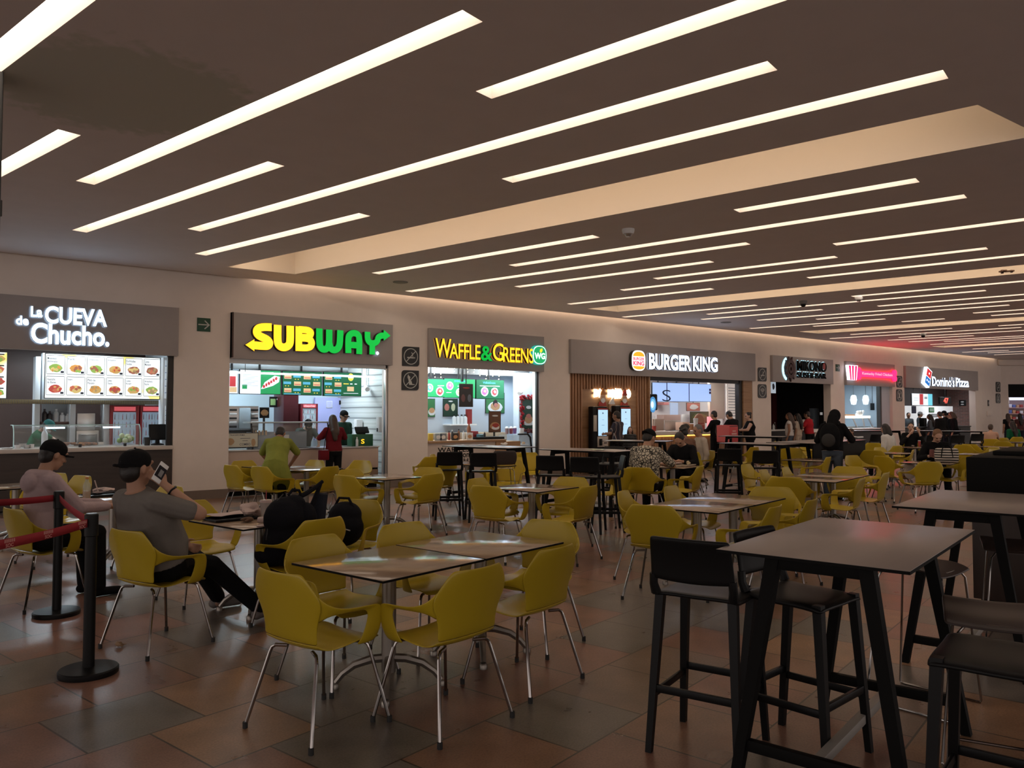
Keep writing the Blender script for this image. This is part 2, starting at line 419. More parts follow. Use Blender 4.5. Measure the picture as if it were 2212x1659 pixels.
# wall turning at the far end, with the last lit shop
ED = Vector((.784, -.621, 0)); EN = Vector((.621, .784, 0)); C0 = Vector((42.75, WY, 0))
ea = math.atan2(ED.y, ED.x)
mb = MB(); mb.span((0, 0, 3.05), (16, .3, 4.7)); mb.span((0, 0, 0), (.35, .3, 3.05)); mb.span((9, 0, 0), (16, .3, 3.05))
struct(mb.build('wall_right', M_wall, loc=C0, rz=ea))
mb = MB(); mb.span((.35, .02, 2.42), (9, .3, 3.05)); struct(mb.build('trim_3', M_blackm, loc=C0, rz=ea))
mb = MB(); mb.span((.35, 2.4, 0), (9, 2.5, 3.05)); mb.span((.35, .3, -.06), (9, 2.4, -.01)); struct(mb.build('wall_back', mat('recess_wall', (.35, .25, .22), .7), loc=C0, rz=ea))
mb = MB(); mb.span((-.3, -.35, 3.95), (16, -.02, 4.26), .08); struct(mb.build('trim_4', M_wall, loc=C0, rz=ea))

# dark column standing at the left edge of the view
cp = onz(8, 170, CZ); d = Vector((cp.x, cp.y, 0)); u = d.normalized(); lft = Vector((-u.y, u.x, 0))
mb = MB(); mb.span((-.32, -.16, .012), (0, .16, CZ - .002), .01); mb.mi = 1; mb.span((-.33, -.17, .0), (.004, .17, .012))
mb.box((-.004, -.1, 3.2), (.03, .05, .12), .005)
struct(mb.build('column', [mat('dark_column', (.02, .018, .018), .5), M_dark], loc=d, rz=math.atan2(-lft.y, -lft.x)))

# small fittings on the ceiling
def detector(px, py, label, kind):
    p = onz(px, py, CZ)
    if kind == 'flat':
        o = MB().lathe([(.0, 0), (.15, 0), (.15, -.012), (.12, -.018), (0, -.018)], seg=24).build('ceiling_speaker', mat('fitting_grey', (.25, .24, .23), .6), loc=p); return tag(o, label, 'speaker')
    t = thing('dome_camera' if kind == 'dome' else 'smoke_detector', label, 'security camera' if kind == 'dome' else 'smoke detector', p)
    MB().lathe([(0, 0), (.09, 0), (.09, -.03), (.075, -.07), (.06, -.075), (0, -.075)], seg=20).build('base', M_white if kind != 'dome' else mat('fitting_grey', (.25, .24, .23), .6), t)
    if kind == 'dome': MB().ball((0, 0, -.085), (.062, .062, .06)).build('dome', M_black, t)
    else: MB().lathe([(0, -.07), (.055, -.075), (.035, -.11), (0, -.112)], seg=16).build('sensor', M_steel, t)
    return t
detector(1357, 495, 'pale cone shaped smoke detector on the ceiling above the long slot light', 'cone')
detector(865, 609, 'round flush grey speaker in the ceiling above the green and yellow signs', 'flat')
detector(1735, 650, 'black dome camera hanging from the ceiling at right', 'dome')
detector(1568, 696, 'round flush speaker in the bluish part of the ceiling', 'flat')
detector(1855, 641, 'small pale smoke detector behind the black dome camera', 'cone')
detector(1994, 720, 'small dark dome camera among the farthest slot lights', 'dome')
mb = MB(); p = onz(2175, 590, CZ)
for k in range(5): mb.box((random.uniform(-.2, .2), random.uniform(-.1, .1), .02), (.16, .05, .03), .01, Euler((0, 0, random.uniform(0, 3))))
tag(mb.build('pipe_fitting', mat('rusty_brown', (.10, .05, .03), .8), loc=p), 'broken brown fitting hanging in the second cove at right', 'pipe fitting')
# ================================================================== FURNITURE
M_yel = mat('yellow_plastic', (.48, .345, .016), .34, var=.06, vscale=3)
M_rub = mat('rubber_foot', (.015, .015, .015), .7)

def chair_meshes():
    P = [(.225, .415, .19, -.0), (.205, .442, .215, 0), (.10, .452, .235, 0), (-.02, .440, .242, 0), (-.12, .430, .238, 0), (-.18, .442, .228, .01), (-.216, .478, .216, .02),
         (-.236, .535, .206, .035), (-.250, .60, .224, .045), (-.262, .655, .257, .05), (-.273, .705, .266, .05), (-.286, .755, .240, .045), (-.297, .800, .206, .04), (-.302, .826, .182, .038), (-.303, .835, .165, .036)]
    U = [-1, -.85, -.5, 0, .5, .85, 1]
    def rows(ps, seat):
        out = []
        for y, z, hw, k in ps:
            out.append([(hw * u, y + k * u * u, z + (.016 * u * u if z < .46 else 0)) for u in U])
        return out
    def shell(rs, extra=()):
        mb = MB(); mb.grid(rs)
        for e in extra: mb.grid(e)
        me = mb.mesh('c', 60)
        return bake(me, ('SOLIDIFY', dict(thickness=.008, offset=0)), ('SUBSURF', dict(levels=1)))
    seat = shell(rows(P[:7], True)); back = shell(rows(P[6:], False))
    def arm(s):
        up = [(.222, -.243, .765), (.250, -.222, .715), (.276, -.17, .674), (.290, -.08, .652), (.291, .05, .649), (.289, .115, .648), (.284, .148, .630), (.276, .155, .55), (.260, .155, .468), (.232, .15, .436)]
        lo = [(.200, -.205, .575), (.232, -.19, .612), (.250, -.15, .628), (.258, -.08, .628), (.258, .03, .624), (.261, .055, .619), (.266, .068, .592), (.262, .064, .53), (.246, .045, .460), (.226, .025, .436)]
        rs = []
        for a, b in zip(up, lo):
            k_ = 1.055 if a[2] > .5 else 1.0; a = (a[0] * k_, a[1], a[2]); b = (b[0] * (1.05 if b[2] > .59 else 1.0), b[1], b[2]); m = [(a[i] + b[i]) / 2 for i in range(3)]; m[0] += .006
            rs.append([(s * p[0], p[1], p[2]) for p in (a, m, b)])
        return shell(rs)
    def leg(sx, sy):
        pts = [(sx * .10, sy * .13 - .01, .420), (sx * .162, sy * .158 - .01, .418), (sx * .178, sy * .168 - .01, .408), (sx * .187, sy * .174 - .01, .385), (sx * .265, sy * .255 - .02, .012)]
        mb = MB(); mb.tube(pts, .0095, 8); mb.mi = 1
        e = Vector(pts[-1]); mb.tube([e + Vector((0, 0, .02)), (e.x, e.y, 0)], .0135, 8)
        return mb.mesh('leg')
    return seat, back, arm(1), arm(-1), [leg(sx, sy) for sx in (1, -1) for sy in (1, -1)]
CH = chair_meshes()
CHAIR0 = None
TOPS, SEATS = [], []            # table tops (x, y, half length, half width, angle) and the chairs placed so far
def settle(loc, f):
    """draw a chair back until its backrest clears every table top and it stands clear of its neighbours"""
    away = Vector((loc.x, loc.y, 0)).normalized(); sd = Vector((-f.y, f.x, 0))
    for it in range(60):
        hit = None
        for x, y, l, w_, a in TOPS:
            for k in (-.2, 0, .2):
                for q in (-.31, -.24):
                    d = loc + f * q + sd * k - Vector((x, y, 0)); u, v = d.x * math.cos(a) + d.y * math.sin(a), -d.x * math.sin(a) + d.y * math.cos(a)
                    if abs(u) < l + .03 and abs(v) < w_ + .03: hit = -f
            d = loc - Vector((x, y, 0))
            if d.length < .33: hit = -f
        if hit is None:
            for q, rz in SEATS:
                d = loc - q
                if d.length < .55: hit = away if (loc.length > 6) else d.normalized() * .5
        if hit is None: break
        loc = loc + hit * .03
    return loc
def chair(px, py, gdir, label, hgt=.83):
    """back-top centre seen at (px, py); the chair faces gdir degrees in the dining grid"""
    global CHAIR0
    p = onz(px, py, hgt); a = G(gdir); f = Vector((math.cos(a), math.sin(a), 0))
    loc = settle(Vector((p.x, p.y, 0)) + f * .285, f); rz = a - PI / 2
    SEATS.append((loc, rz))
    if CHAIR0 is None:
        t = thing('armchair', label, 'chair', loc, rz, 'yellow chairs of the dining area')
        link('seat', CH[0], M_yel, t); link('backrest', CH[1], M_yel, t)
        link('armrest', CH[2], M_yel, t); link('armrest', CH[3], M_yel, t)
        for l in CH[4]: link('leg', l, [M_chrome, M_rub], t)
        CHAIR0 = t
        return t
    return dup(CHAIR0, loc, rz, label)

# --- square cafe tables
M_top = patterned('table_laminate', 'noise', [(.25, (.25, .165, .108)), (.5, (.32, .22, .145)), (.75, (.27, .18, .118))], 6, .13, axis='X', dist=1, interp='LINEAR', detail=5)
M_topg = patterned('bar_laminate', 'noise', [(.3, (.25, .205, .190)), (.6, (.29, .24, .222))], 5, .30, axis='X', dist=1, interp='LINEAR', detail=4)
M_grey = mat('grey_metal', (.30, .27, .24), .38, metal=.85)
def table_meshes():
    top = MB().span((-.402, -.402, .728), (.402, .402, .74), .002).mesh('top')
    edge = MB()
    for a, b in [((-.403, -.403), (.403, -.398)), ((-.403, .398), (.403, .403)), ((-.403, -.398), (-.398, .398)), ((.398, -.398), (.403, .398))]: edge.span((*a, .7265), (*b, .7385))
    col = MB().tube([(0, 0, .09), (0, 0, .70)], .043, 16); col.span((-.14, -.14, .70), (.14, .14, .728), .004)
    feet = []
    for k in range(4):
        a = PI / 4 + k * PI / 2; c, s = math.cos(a), math.sin(a)
        pts = [(r * c, r * s, z) for r, z in [(.02, .17), (.10, .165), (.20, .135), (.27, .085), (.31, .035)]]
        m = MB().tube(pts, [.026, .026, .023, .02, .018], 8); m.lathe([(0, 0), (.026, 0), (.026, .025), (.018, .035), (0, .035)], c=(.315 * c, .315 * s, 0), seg=12)
        feet.append(m.mesh('foot'))
    return top, edge.mesh('edge'), col.mesh('col'), feet
TM = table_meshes(); TAB0 = None
def table(x, y, label, rz=None, group='square tables of the dining area'):
    global TAB0
    rz = G(0) if rz is None else rz
    if TAB0 is None:
        t = thing('cafe_table', label, 'table', (x, y, 0), rz, group)
        link('tabletop', TM[0], M_top, t); link('edge_band', TM[1], M_blackm, t); link('column', TM[2], M_grey, t)
        for f in TM[3]: link('foot', f, M_grey, t)
        TAB0 = t; return t
    return dup(TAB0, Vector((x, y, 0)), rz, label, group)
def reg(t, l, w_): TOPS.append((t.location.x, t.location.y, l, w_, t.rotation_euler.z)); return t
def at_table(px, py): p = onz(px, py, .74); return p.x, p.y

TABLES = [  # centre x, y, label
    (2.366, 4.165, 'wood-grained square table nearest the camera, with greenish reflections on its top'), (3.172, 4.345, 'wood-grained square table with yellow reflections, joined to the nearest one'),
    (6.03, 7.23, 'single table with an orange backed chair, in front of the black bar stools'), (5.47, 9.70, 'single table left of the bar stools, behind the long bag'),
    (5.265, 11.93, 'table the woman in green leans on, near end'), (5.09, 12.72, 'table beside the beige counter, far end of the pair the woman in green leans on'),
    (2.44, 6.45, 'table holding the black tray and drink cup beside the man on the phone'),
    (1.885, 9.125, 'table with the orange drink bottle in front of the man in the cap'),
    (1.245, 11.3, 'pale reflecting table at the left in front of the dark counter'),
    (6.08, 4.825, 'bluish shining table behind the black stools, left half'), (6.87, 4.99, 'right half of the bluish shining double table'),
    (9.815, 5.825, 'brown double table right of centre, left half'), (10.6, 6.0, 'brown double table right of centre, right half')]
for x, y, l in TABLES: reg(table(x, y, l), .4, .4)
for px, py, l in [(2009, 999, 'table with the striped bag and the woman looking at her phone'), (2159, 965, 'small table far right in front of the cream wall corner'), (2120, 981, 'bright table partly hidden by the dark planter box'),
                  (1975, 966, 'dark table between the two women in black and white'), (1453, 1007, 'table of the men in patterned and dark shirts, spread with food'), (1750, 993, 'small table in front of the hooded man'),
                  (1010, 1000, 'table hidden behind the first black stools'), (1499, 977, 'table of the men in cream and brown shirts'), (1925, 978, 'small table edge left of the woman in white'), (2195, 955, 'table of the person in green at far right')]:
    x, y = at_table(px, py); reg(table(x, y, l), .4, .4)

CHAIRS = [
    (598, 1236, 2, 'yellow armchair nearest the left, seen from behind, at the near table'), (1036, 1227, 88, 'yellow armchair in the front centre with its back to the camera'), (1207, 1183, 91, 'yellow armchair right of the front centre one, back to the camera'),
    (674, 1160, 272, 'yellow armchair facing the camera behind the nearest table'), (865, 1131, 266, 'yellow armchair facing the camera at the second table, between the two tables'), (1193, 1125, 186, 'orange lit yellow armchair at the far end of the second table'),
    (701, 1121, 92, 'yellow armchair with the black backpack on its seat'), (783, 1080, 196, 'orange lit armchair holding a dark bag under its arms'), (403, 1083, 268, 'yellow armchair opposite the man on the phone'), (268, 1146, 8, 'yellow armchair the man on the phone sits in'),
    (368, 1051, 190, 'small orange lit chair behind the man on the phone'), (23, 1099, 4, 'yellow armchair of the man in the pale hoodie'), (94, 1047, 270, 'yellow chair behind the hooded man at left'), (181, 1028, 190, 'orange lit chair behind the drink bottle'), (123, 1022, 200, 'orange lit chair close to the dark counter at left'),
    (497, 1005, 2, 'yellow chair at the left end of the table by the beige counter'), (534, 996, 268, 'yellow chair against the beige counter, facing the camera'), (559, 1008, 6, 'yellow chair pulled out just left of the woman in green'), (676, 995, 186, 'pale lit yellow chair between the two customers at the counter'), (715, 1008, 100, 'yellow chair with its back to the camera right of the woman in green'),
    (783, 995, 190, 'pale lit yellow chair by the right end of the beige counter'), (769, 1015, 272, 'yellow chair facing the camera behind the single table, near the beige counter'), (742, 1027, 4, 'yellow chair above the long bag, seen from behind left'), (937, 1024, 92, 'yellow chair at the right of the single table, left of the black stools'), (929, 1010, 200, 'yellow chair half hidden by the chair left of the black stools'),
    (932, 982, 300, 'bright yellow chair against the cream wall left of the lettering'), (938, 987, 60, 'dull yellow chair back left of the first black stool'), (1135, 978, 220, 'bright yellow chair below the glass display case'), (1142, 983, 60, 'yellow chair back right of the black bar table'), (1105, 994, 200, 'yellow chair piece behind the bar table legs'),
    (1072, 998, 90, 'yellow chair seen between stool legs right of the second stool'), (968, 1002, 90, 'yellow chair seen between the legs of the first stool'), (1027, 1034, 278, 'yellow chair facing right behind the orange backed one'), (1047, 1050, 6, 'orange backed chair at the left of the single middle table'), (1237, 1031, 190, 'yellow chair at the far right of the single middle table'), (1275, 1050, 94, 'yellow chair in the middle with its right side to the camera'),
    (1342, 1062, 284, 'yellow chair at the left front of the bluish table, facing the camera'), (1406, 1092, 12, 'big yellow chair back at the left end of the bluish table'), (1445, 1051, 276, 'yellow chair on the far side of the bluish table'), (1667, 1054, 196, 'yellow chair at the right end of the bluish table'), (1679, 1094, 94, 'yellow chair with long arm at the near side of the bluish table'), (1758, 1079, 94, 'yellow chair half hidden by the large bar table top'),
    (1646, 1016, 276, 'yellow chair far left of the brown double table'), (1694, 1010, 276, 'yellow chair second from left behind the brown double table'), (1697, 1031, 10, 'broad yellow chair back at the left end of the brown double table'), (1834, 1009, 196, 'yellow chair at the far right end of the brown double table'), (1865, 1033, 96, 'yellow chair with black marks at the near side of the brown double table'), (1917, 1021, 92, 'yellow chair right of the brown double table, side on'),
    (1784, 987, 94, 'yellow chair just behind the brown table, left of the man in the black hood'), (1728, 977, 205, 'bright yellow chair at the left of the hooded man'), (1730, 957, 270, 'bright yellow chair below the man in red'), (1681, 953, 330, 'small bright yellow chair below the woman in white top'), (1631, 966, 80, 'yellow chair top seen over the middle bar table'), (1690, 968, 80, 'yellow chair behind the legs of the middle bar table'), (1838, 984, 250, 'yellow chair under the black panelled table'),
    (1886, 957, 350, 'yellow chair edge behind the black panelled table post'), (1885, 973, 8, 'dull yellow chair right of the black panelled table'), (1910, 967, 250, 'bright yellow chair facing the camera left of the woman in white'), (1940, 963, 70, 'yellow armchair the woman in white sits in'), (1973, 972, 100, 'yellow chair side on, behind the woman in white'), (1903, 989, 330, 'yellow chair with a beige jacket over its arm'), (2010, 998, 44, 'large yellow chair back in front of the woman with the striped bag'), (2080, 989, 140, 'yellow chair against the dark planter box'),
    (2079, 961, 345, 'slim yellow chair side right of the striped bag'), (2093, 960, 345, 'second slim yellow chair side, right of the striped bag'), (2144, 970, 250, 'bright yellow chair back above the dark planter box'), (2148, 966, 60, 'dull yellow chair back behind the bright one over the planter'), (2166, 946, 44, 'yellow chair with both shoulders visible at far right'), (2165, 954, 345, 'slim yellow chair side at the far right table'), (2199, 944, 44, 'yellow chair of the person in green'), (2205, 958, 100, 'yellow chair cut by the right edge of the photo'),
    (1378, 1010, 10, 'yellow chair of the man in the lettered shirt'), (1515, 1007, 100, 'empty yellow chair right of the food table'), (1495, 977, 60, 'yellow chair of the person in brown'), (1538, 974, 140, 'yellow chair of the man in the cream shirt'), (1352, 1012, 90, 'yellow chair hidden behind the black stool right of centre'), (1609, 1003, 270, 'yellow chair behind the stools of the middle bar table')]

# --- black bar stools
def stool_meshes():
    seat = []
    for i in range(7):
        y = .20 - i * .4 / 6
        seat.append([(x, y, .765 - .012 * math.cos(x / .2 * 1.5) + (.012 * (abs(y) / .2) ** 3 if y < 0 else -.016 * (y / .2) ** 4) - .02 * (abs(x) / .215) ** 6) for x in (-.215, -.19, -.1, 0, .1, .19, .215)])
    s = bake(MB().grid(seat).mesh('s', 60), ('SOLIDIFY', dict(thickness=.026, offset=-1)), ('SUBSURF', dict(levels=1)))
    rows = []
    for z, hw, yb in [(.83, .205, -.215), (.845, .205, -.217), (.90, .203, -.225), (.97, .2, -.240), (1.02, .197, -.254), (1.035, .19, -.26)]:
        rows.append([(hw * u, yb - .022 * (1 - u * u), z - (.012 * (1 - u * u) if z < .84 else 0)) for u in (-1, -.85, -.5, 0, .5, .85, 1)])
    b = bake(MB().grid(rows).mesh('b', 60), ('SOLIDIFY', dict(thickness=.02, offset=0)), ('SUBSURF', dict(levels=1)))
    pm = [MB().tube([(k * .19, -.195, .755), (k * .195, -.212, .80), (k * .192, -.217, .85)], [.024, .02, .02], 8).mesh('post') for k in (1, -1)]
    legs = []
    for sx in (1, -1):
        for sy in (1, -1):
            a, c = Vector((sx * .178, sy * .165, .75)), Vector((sx * .215, sy * .215 - (.02 if sy < 0 else 0), 0))
            m = MB()
            m.ring([[c + Vector((i * .015, j * .015, 0)) for i, j in ((-1, -1), (1, -1), (1, 1), (-1, 1))], [a + Vector((i * .021, j * .021, 0)) for i, j in ((-1, -1), (1, -1), (1, 1), (-1, 1))]])
            legs.append(m.mesh('leg'))
    rails = []
    for (p, q) in [((.197, .20), (-.197, .20)), ((.197, -.21), (-.197, -.21)), ((.2, .2), (.2, -.21)), ((-.2, .2), (-.2, -.21))]:
        z = .30 if p[1] == q[1] else .27
        m = MB(); m.span((min(p[0], q[0]) - .008, min(p[1], q[1]) - .010, z - .018), (max(p[0], q[0]) + .008, max(p[1], q[1]) + .010, z + .018), .004); rails.append(m.mesh('rail'))
    return s, b, pm, legs, rails
SM = stool_meshes(); ST0 = None
def stool(px, py, gdir, label, hgt=1.035, world=None):
    global ST0
    a = G(gdir); f = Vector((math.cos(a), math.sin(a), 0))
    loc = Vector(world) if world else Vector((*onz(px, py, hgt)[:2], 0)) + f * .26
    if ST0 is None:
        t = thing('bar_stool', label, 'bar stool', loc, a - PI / 2, 'black plastic bar stools')
        link('seat', SM[0], M_black, t); b = link('backrest', SM[1], M_black, t); [link('back_post', q, M_black, b) for q in SM[2]]
        for l in SM[3]: link('leg', l, M_black, t)
        for l in SM[4]: link('footrest', l, M_black, t)
        ST0 = t; return t
    return dup(ST0, loc, a - PI / 2, label)
STOOLS = [(1487, 1164, 6, 'black bar stool in front, left of the nearest bar table'), (1628, 1141, 262, 'black bar stool behind the nearest bar table, second from left'),
          (972, 976, 50, 'first black bar stool from the left, below the black lettering'), (1045, 978, 50, 'black bar stool second from left at the bar table by the glass display case'),
          (1187, 984, 24, 'left black stool at the bar table in front of the wooden slats'), (1262, 987, 24, 'right black stool at the bar table in front of the wooden slats'), (1347, 984, 130, 'black stool just left of the man in the lettered shirt'),
          (1576, 969, 30, 'black stool at the left of the middle bar table'), (1654, 973, 30, 'black stool at the right of the middle bar table'),
          (1893, 938, 60, 'far black stool left of the woman in white'), (2018, 940, 44, 'far black stool behind the woman with short hair'), (2070, 940, 44, 'far black stool at the middle of the long counter bar'), (2112, 937, 44, 'far black stool at the right end of the long counter bar')]
for s_ in STOOLS: stool(*s_)
stool(0, 0, 192, 'black stool on the far side of the slat side bar table', world=(9.9, 9.75, 0))
p = onz(2012, 1413, .765); f = Vector((math.cos(G(180)), math.sin(G(180)), 0)); sd_ = Vector((f.y, -f.x, 0))
c0 = Vector((p.x, p.y, 0)) - f * .2 - E2 * .19
st_ = stool(0, 0, 180, 'backless black bar stool at the lower right corner of the photo', world=tuple(c0))
for c in list(st_.children):
    if c.name.startswith('backrest'):
        for q in list(c.children): bpy.data.objects.remove(q)
        bpy.data.objects.remove(c)

# --- stools on thin chrome sled frames
def sled_meshes():
    rows = []
    for i in range(6):
        y = .19 - i * .38 / 5; z = .765 - (.03 * ((y - .1) / .09) ** 2 if y > .1 else 0) + (.02 * ((-y - .1) / .09) ** 2 if y < -.1 else 0)
        rows.append([(x, y, z + .012 * (abs(x) / .2) ** 2) for x in (-.205, -.185, -.1, 0, .1, .185, .205)])
    s = bake(MB().grid(rows).mesh('s', 60), ('SOLIDIFY', dict(thickness=.012, offset=-1)), ('SUBSURF', dict(levels=1)))
    rr = [[(hw * u, -.2 - .02 * (1 - u * u) - (z - .8) * .15, z) for u in (-1, -.8, -.4, 0, .4, .8, 1)] for z, hw in [(.80, .15), (.83, .19), (.92, .205), (1.0, .19), (1.03, .16)]]
    b = bake(MB().grid(rr).mesh('b', 60), ('SOLIDIFY', dict(thickness=.012, offset=0)), ('SUBSURF', dict(levels=1)))
    fr = []
    for k in (1, -1):
        m = MB(); m.tube([(k * .12, .15, .745), (k * .16, .17, .70), (k * .215, .22, .02), (k * .215, .215, .008), (k * .215, .19, .007), (k * .215, -.19, .007), (k * .215, -.215, .008), (k * .215, -.22, .02), (k * .16, -.17, .70), (k * .12, -.15, .745)], .0065, 8)
        fr.append(m.mesh('fr'))
    ft = [MB().tube(q, .0065, 8).mesh('rod') for q in ([(-.19, .195, .28), (.19, .195, .28)], [(-.17, -.17, .74), (-.17, -.205, .84)], [(.17, -.17, .74), (.17, -.205, .84)], [(-.13, -.15, .745), (.13, -.15, .745)], [(-.13, .15, .745), (.13, .15, .745)])]
    return s, b, fr, ft
SL_ = sled_meshes(); SL0 = None
M_seatb = mat('brown_black_seat', (.045, .03, .026), .4)
def sled(loc, gdir, label, back=True):
    global SL0
    a = G(gdir)
    if SL0 is None:
        t = thing('sled_stool', label, 'bar stool', loc, a - PI / 2, 'stools on thin chrome frames')
        link('seat', SL_[0], M_seatb, t)
        for l in SL_[2]: link('frame', l, M_chrome, t)
        link('footrest', SL_[3][0], M_chrome, t); link('backrest', SL_[1], M_seatb, t)
        for q in SL_[3][1:3]: link('back_rod', q, M_chrome, t)
        for q in SL_[3][3:]: link('seat_rod', q, M_chrome, t)
        SL0 = t; return t
    return dup(SL0, loc, a - PI / 2, label)
def gz(px, py, z, dx=0, dy=0): p = onz(px, py, z); return Vector((p.x, p.y, 0)) + E1 * dx + E2 * dy
sled(gz(1085, 1008, .76), 50, 'black padded stool on chrome frame at the bar table by the display case')
sl_ = [sled(gz(2150, 1335, .76, .06, .0), 192, 'dark seated chrome frame stool just behind the corner stool')]
sl_ += [sled(gz(1990, 1222, .76, 0, 0), 260, 'stool with thin chrome sled frame on the far side of the nearest bar table')]
sl_ += [sled(gz(2200, 1200, .76, .40, .05), 192, 'dark stool at the right edge, beside the planter box')]
for q in sl_:
    for c in list(q.children):
        if c.name.startswith(('backrest', 'back_rod')): bpy.data.objects.remove(c)

# --- high bar tables
def bar_table(c, L, W, label, alongE2=False, H=1.02, panel=False):
    t = thing('bar_table', label, 'bar table', (c[0], c[1], 0), G(90 if alongE2 else 0), 'high bar tables')
    l, w_ = L / 2, W / 2
    MB().span((-l, -w_, H - .012), (l, w_, H), .002).build('tabletop', M_topg, t)
    e = MB()
    for a, b in [((-l - .002, -w_ - .002), (l + .002, -w_ + .004)), ((-l - .002, w_ - .004), (l + .002, w_ + .002)), ((-l - .002, -w_), (-l + .004, w_)), ((l - .004, -w_), (l + .002, w_))]: e.span((*a, H - .014), (*b, H - .0015))
    e.build('edge_band', M_blackm, t)
    for sx in (-1, 1):
        for sy in (-1, 1):
            a0, b0 = Vector((sx * (l - .17), sy * (w_ - .20), H - .02)), Vector((sx * (l - .10), sy * (w_ - .04), 0))
            m = MB(); m.ring([[b0 + Vector((i * .025, j * .022, 0)) for i, j in ((-1, -1), (1, -1), (1, 1), (-1, 1))], [a0 + Vector((i * .03, j * .03, 0)) for i, j in ((-1, -1), (1, -1), (1, 1), (-1, 1))]])
            m.build('leg', M_blackm, t)
        m = MB(); m.span((sx * (l - .17) - .028, -w_ + .18, H - .085), (sx * (l - .17) + .028, w_ - .18, H - .014), .003); m.build('apron', M_blackm, t)
        m = MB(); m.span((sx * (l - .115) - .018, -w_ + .075, .13), (sx * (l - .115) + .018, w_ - .075, .18), .003); m.build('crossbar', M_blackm, t)
    MB().span((-l + .13, -.022, .135), (l - .13, .022, .178), .004).build('stretcher', mat('stretcher_grey', (.34, .32, .29), .45), t)
    MB().span((-l + .19, -.03, H - .05), (l - .19, .03, H - .014)).build('top_rail', M_black, t)
    if panel: MB().span((-l + .03, -w_ + .02, H - .38), (l - .03, -w_ + .05, H - .014), .003).build('front_panel', M_blackm, t)
    return t
bar_table((3.65, 1.955), 1.385, .785, 'grey brown bar table nearest the camera, at lower right')
bar_table((5.90, 2.28), 1.40, .75, 'second bar table behind the nearest one, cut by the right edge')
bar_table((9.11, 9.45), 1.5, .80, 'bar table in front of the wooden slat wall', True)
bar_table((8.62, 11.55), 1.6, .80, 'bar table left of centre with papers on top', True)
def bar_px(a, b, label, wd=.8, **k):
    p, q = onz(*a, 1.02), onz(*b, 1.02); L = (q - p).length; m = (p + q) / 2; d = (q - p).normalized()
    n = Vector((-d.y, d.x, 0)); n = n if n.dot(m) > 0 else -n; m = m + n * wd / 2
    t = bar_table((m.x, m.y), L, wd, label, **k); t.rotation_euler.z = math.atan2(d.y, d.x); return t
bar_px((1300, 952), (1438, 954), 'bar table in front of the two ordering kiosks')
bar_px((1549, 957), (1690, 961), 'middle bar table with three black stools')
bar_px((1552, 942), (1690, 944), 'farther bar table in front of the delivery riders')
bar_px((1758, 958), (1872, 950), 'black panelled high table where the hooded man stands', 1.0, panel=True)
bar_px((1835, 931), (1960, 930), 'long counter bar left half, behind the woman in white')
bar_px((1975, 930.5), (2133, 932), 'long counter bar right half ending at a black post')

for t_ in [o for o in COL.objects if o.name.startswith('bar_table')]:
    tp = [c for c in t_.children if c.name.startswith('tabletop')][0]; TOPS.append((t_.location.x, t_.location.y, tp.dimensions.x / 2, tp.dimensions.y / 2, t_.rotation_euler.z))
for c in CHAIRS: chair(*c)

# --- dark planter box at the right
bx = Vector((7.23, 2.84, 0)); t = thing('planter_box', 'dark brown box divider with black top behind the second bar table', 'planter', bx, G(0))
mb = MB(); mb.span((0, -1.3, .06), (1.7, 0, .93), .006); mb.build('box_body', patterned('dark_wenge', 'noise', [(.35, (.022, .014, .012)), (.65, (.035, .022, .018))], 8, .5, axis='Z', interp='LINEAR', detail=4), t)
MB().span((-.03, -1.33, .93), (1.73, .03, 1.25), .008).build('black_rim', M_blackm, t)
MB().span((.45, -1.2, 1.25), (1.6, -.1, 1.29), .008).build('lid', M_blackm, t)
MB().span((.05, -1.25, 0), (1.65, -.05, .06)).build('plinth', M_blackm, t)

# --- queue posts with red belts
M_belt = mat('red_belt', (.30, .012, .022), .75, bump=.1, bscale=300)
def post(px, py, label):
    b = onz(px, py, 0); t = thing('queue_post', label, 'queue post', (b.x, b.y, 0), 0, 'queue barrier posts')
    MB().lathe([(0, 0), (.17, 0), (.172, .008), (.172, .03), (.165, .038), (.04, .045), (0, .045)], seg=40).build('base', M_black, t)
    MB().tube([(0, 0, .04), (0, 0, .93)], .034, 20).build('pole', M_black, t)
    MB().lathe([(.034, .85), (.04, .855), (.04, .985), (.034, .99), (0, .99)], seg=24).build('belt_head', M_black, t)
    MB().lathe([(0, .99), (.03, .99), (.03, .994), (0, .994)], seg=20).build('cap', mat('post_cap', (.25, .3, .33), .3), t)
    return b
pa = post(191, 1455, 'black queue post nearest the camera at lower left'); pb = post(122, 1328, 'black queue post just behind the nearest one')
M_btx = mat('belt_text', (.62, .28, .26), .8)
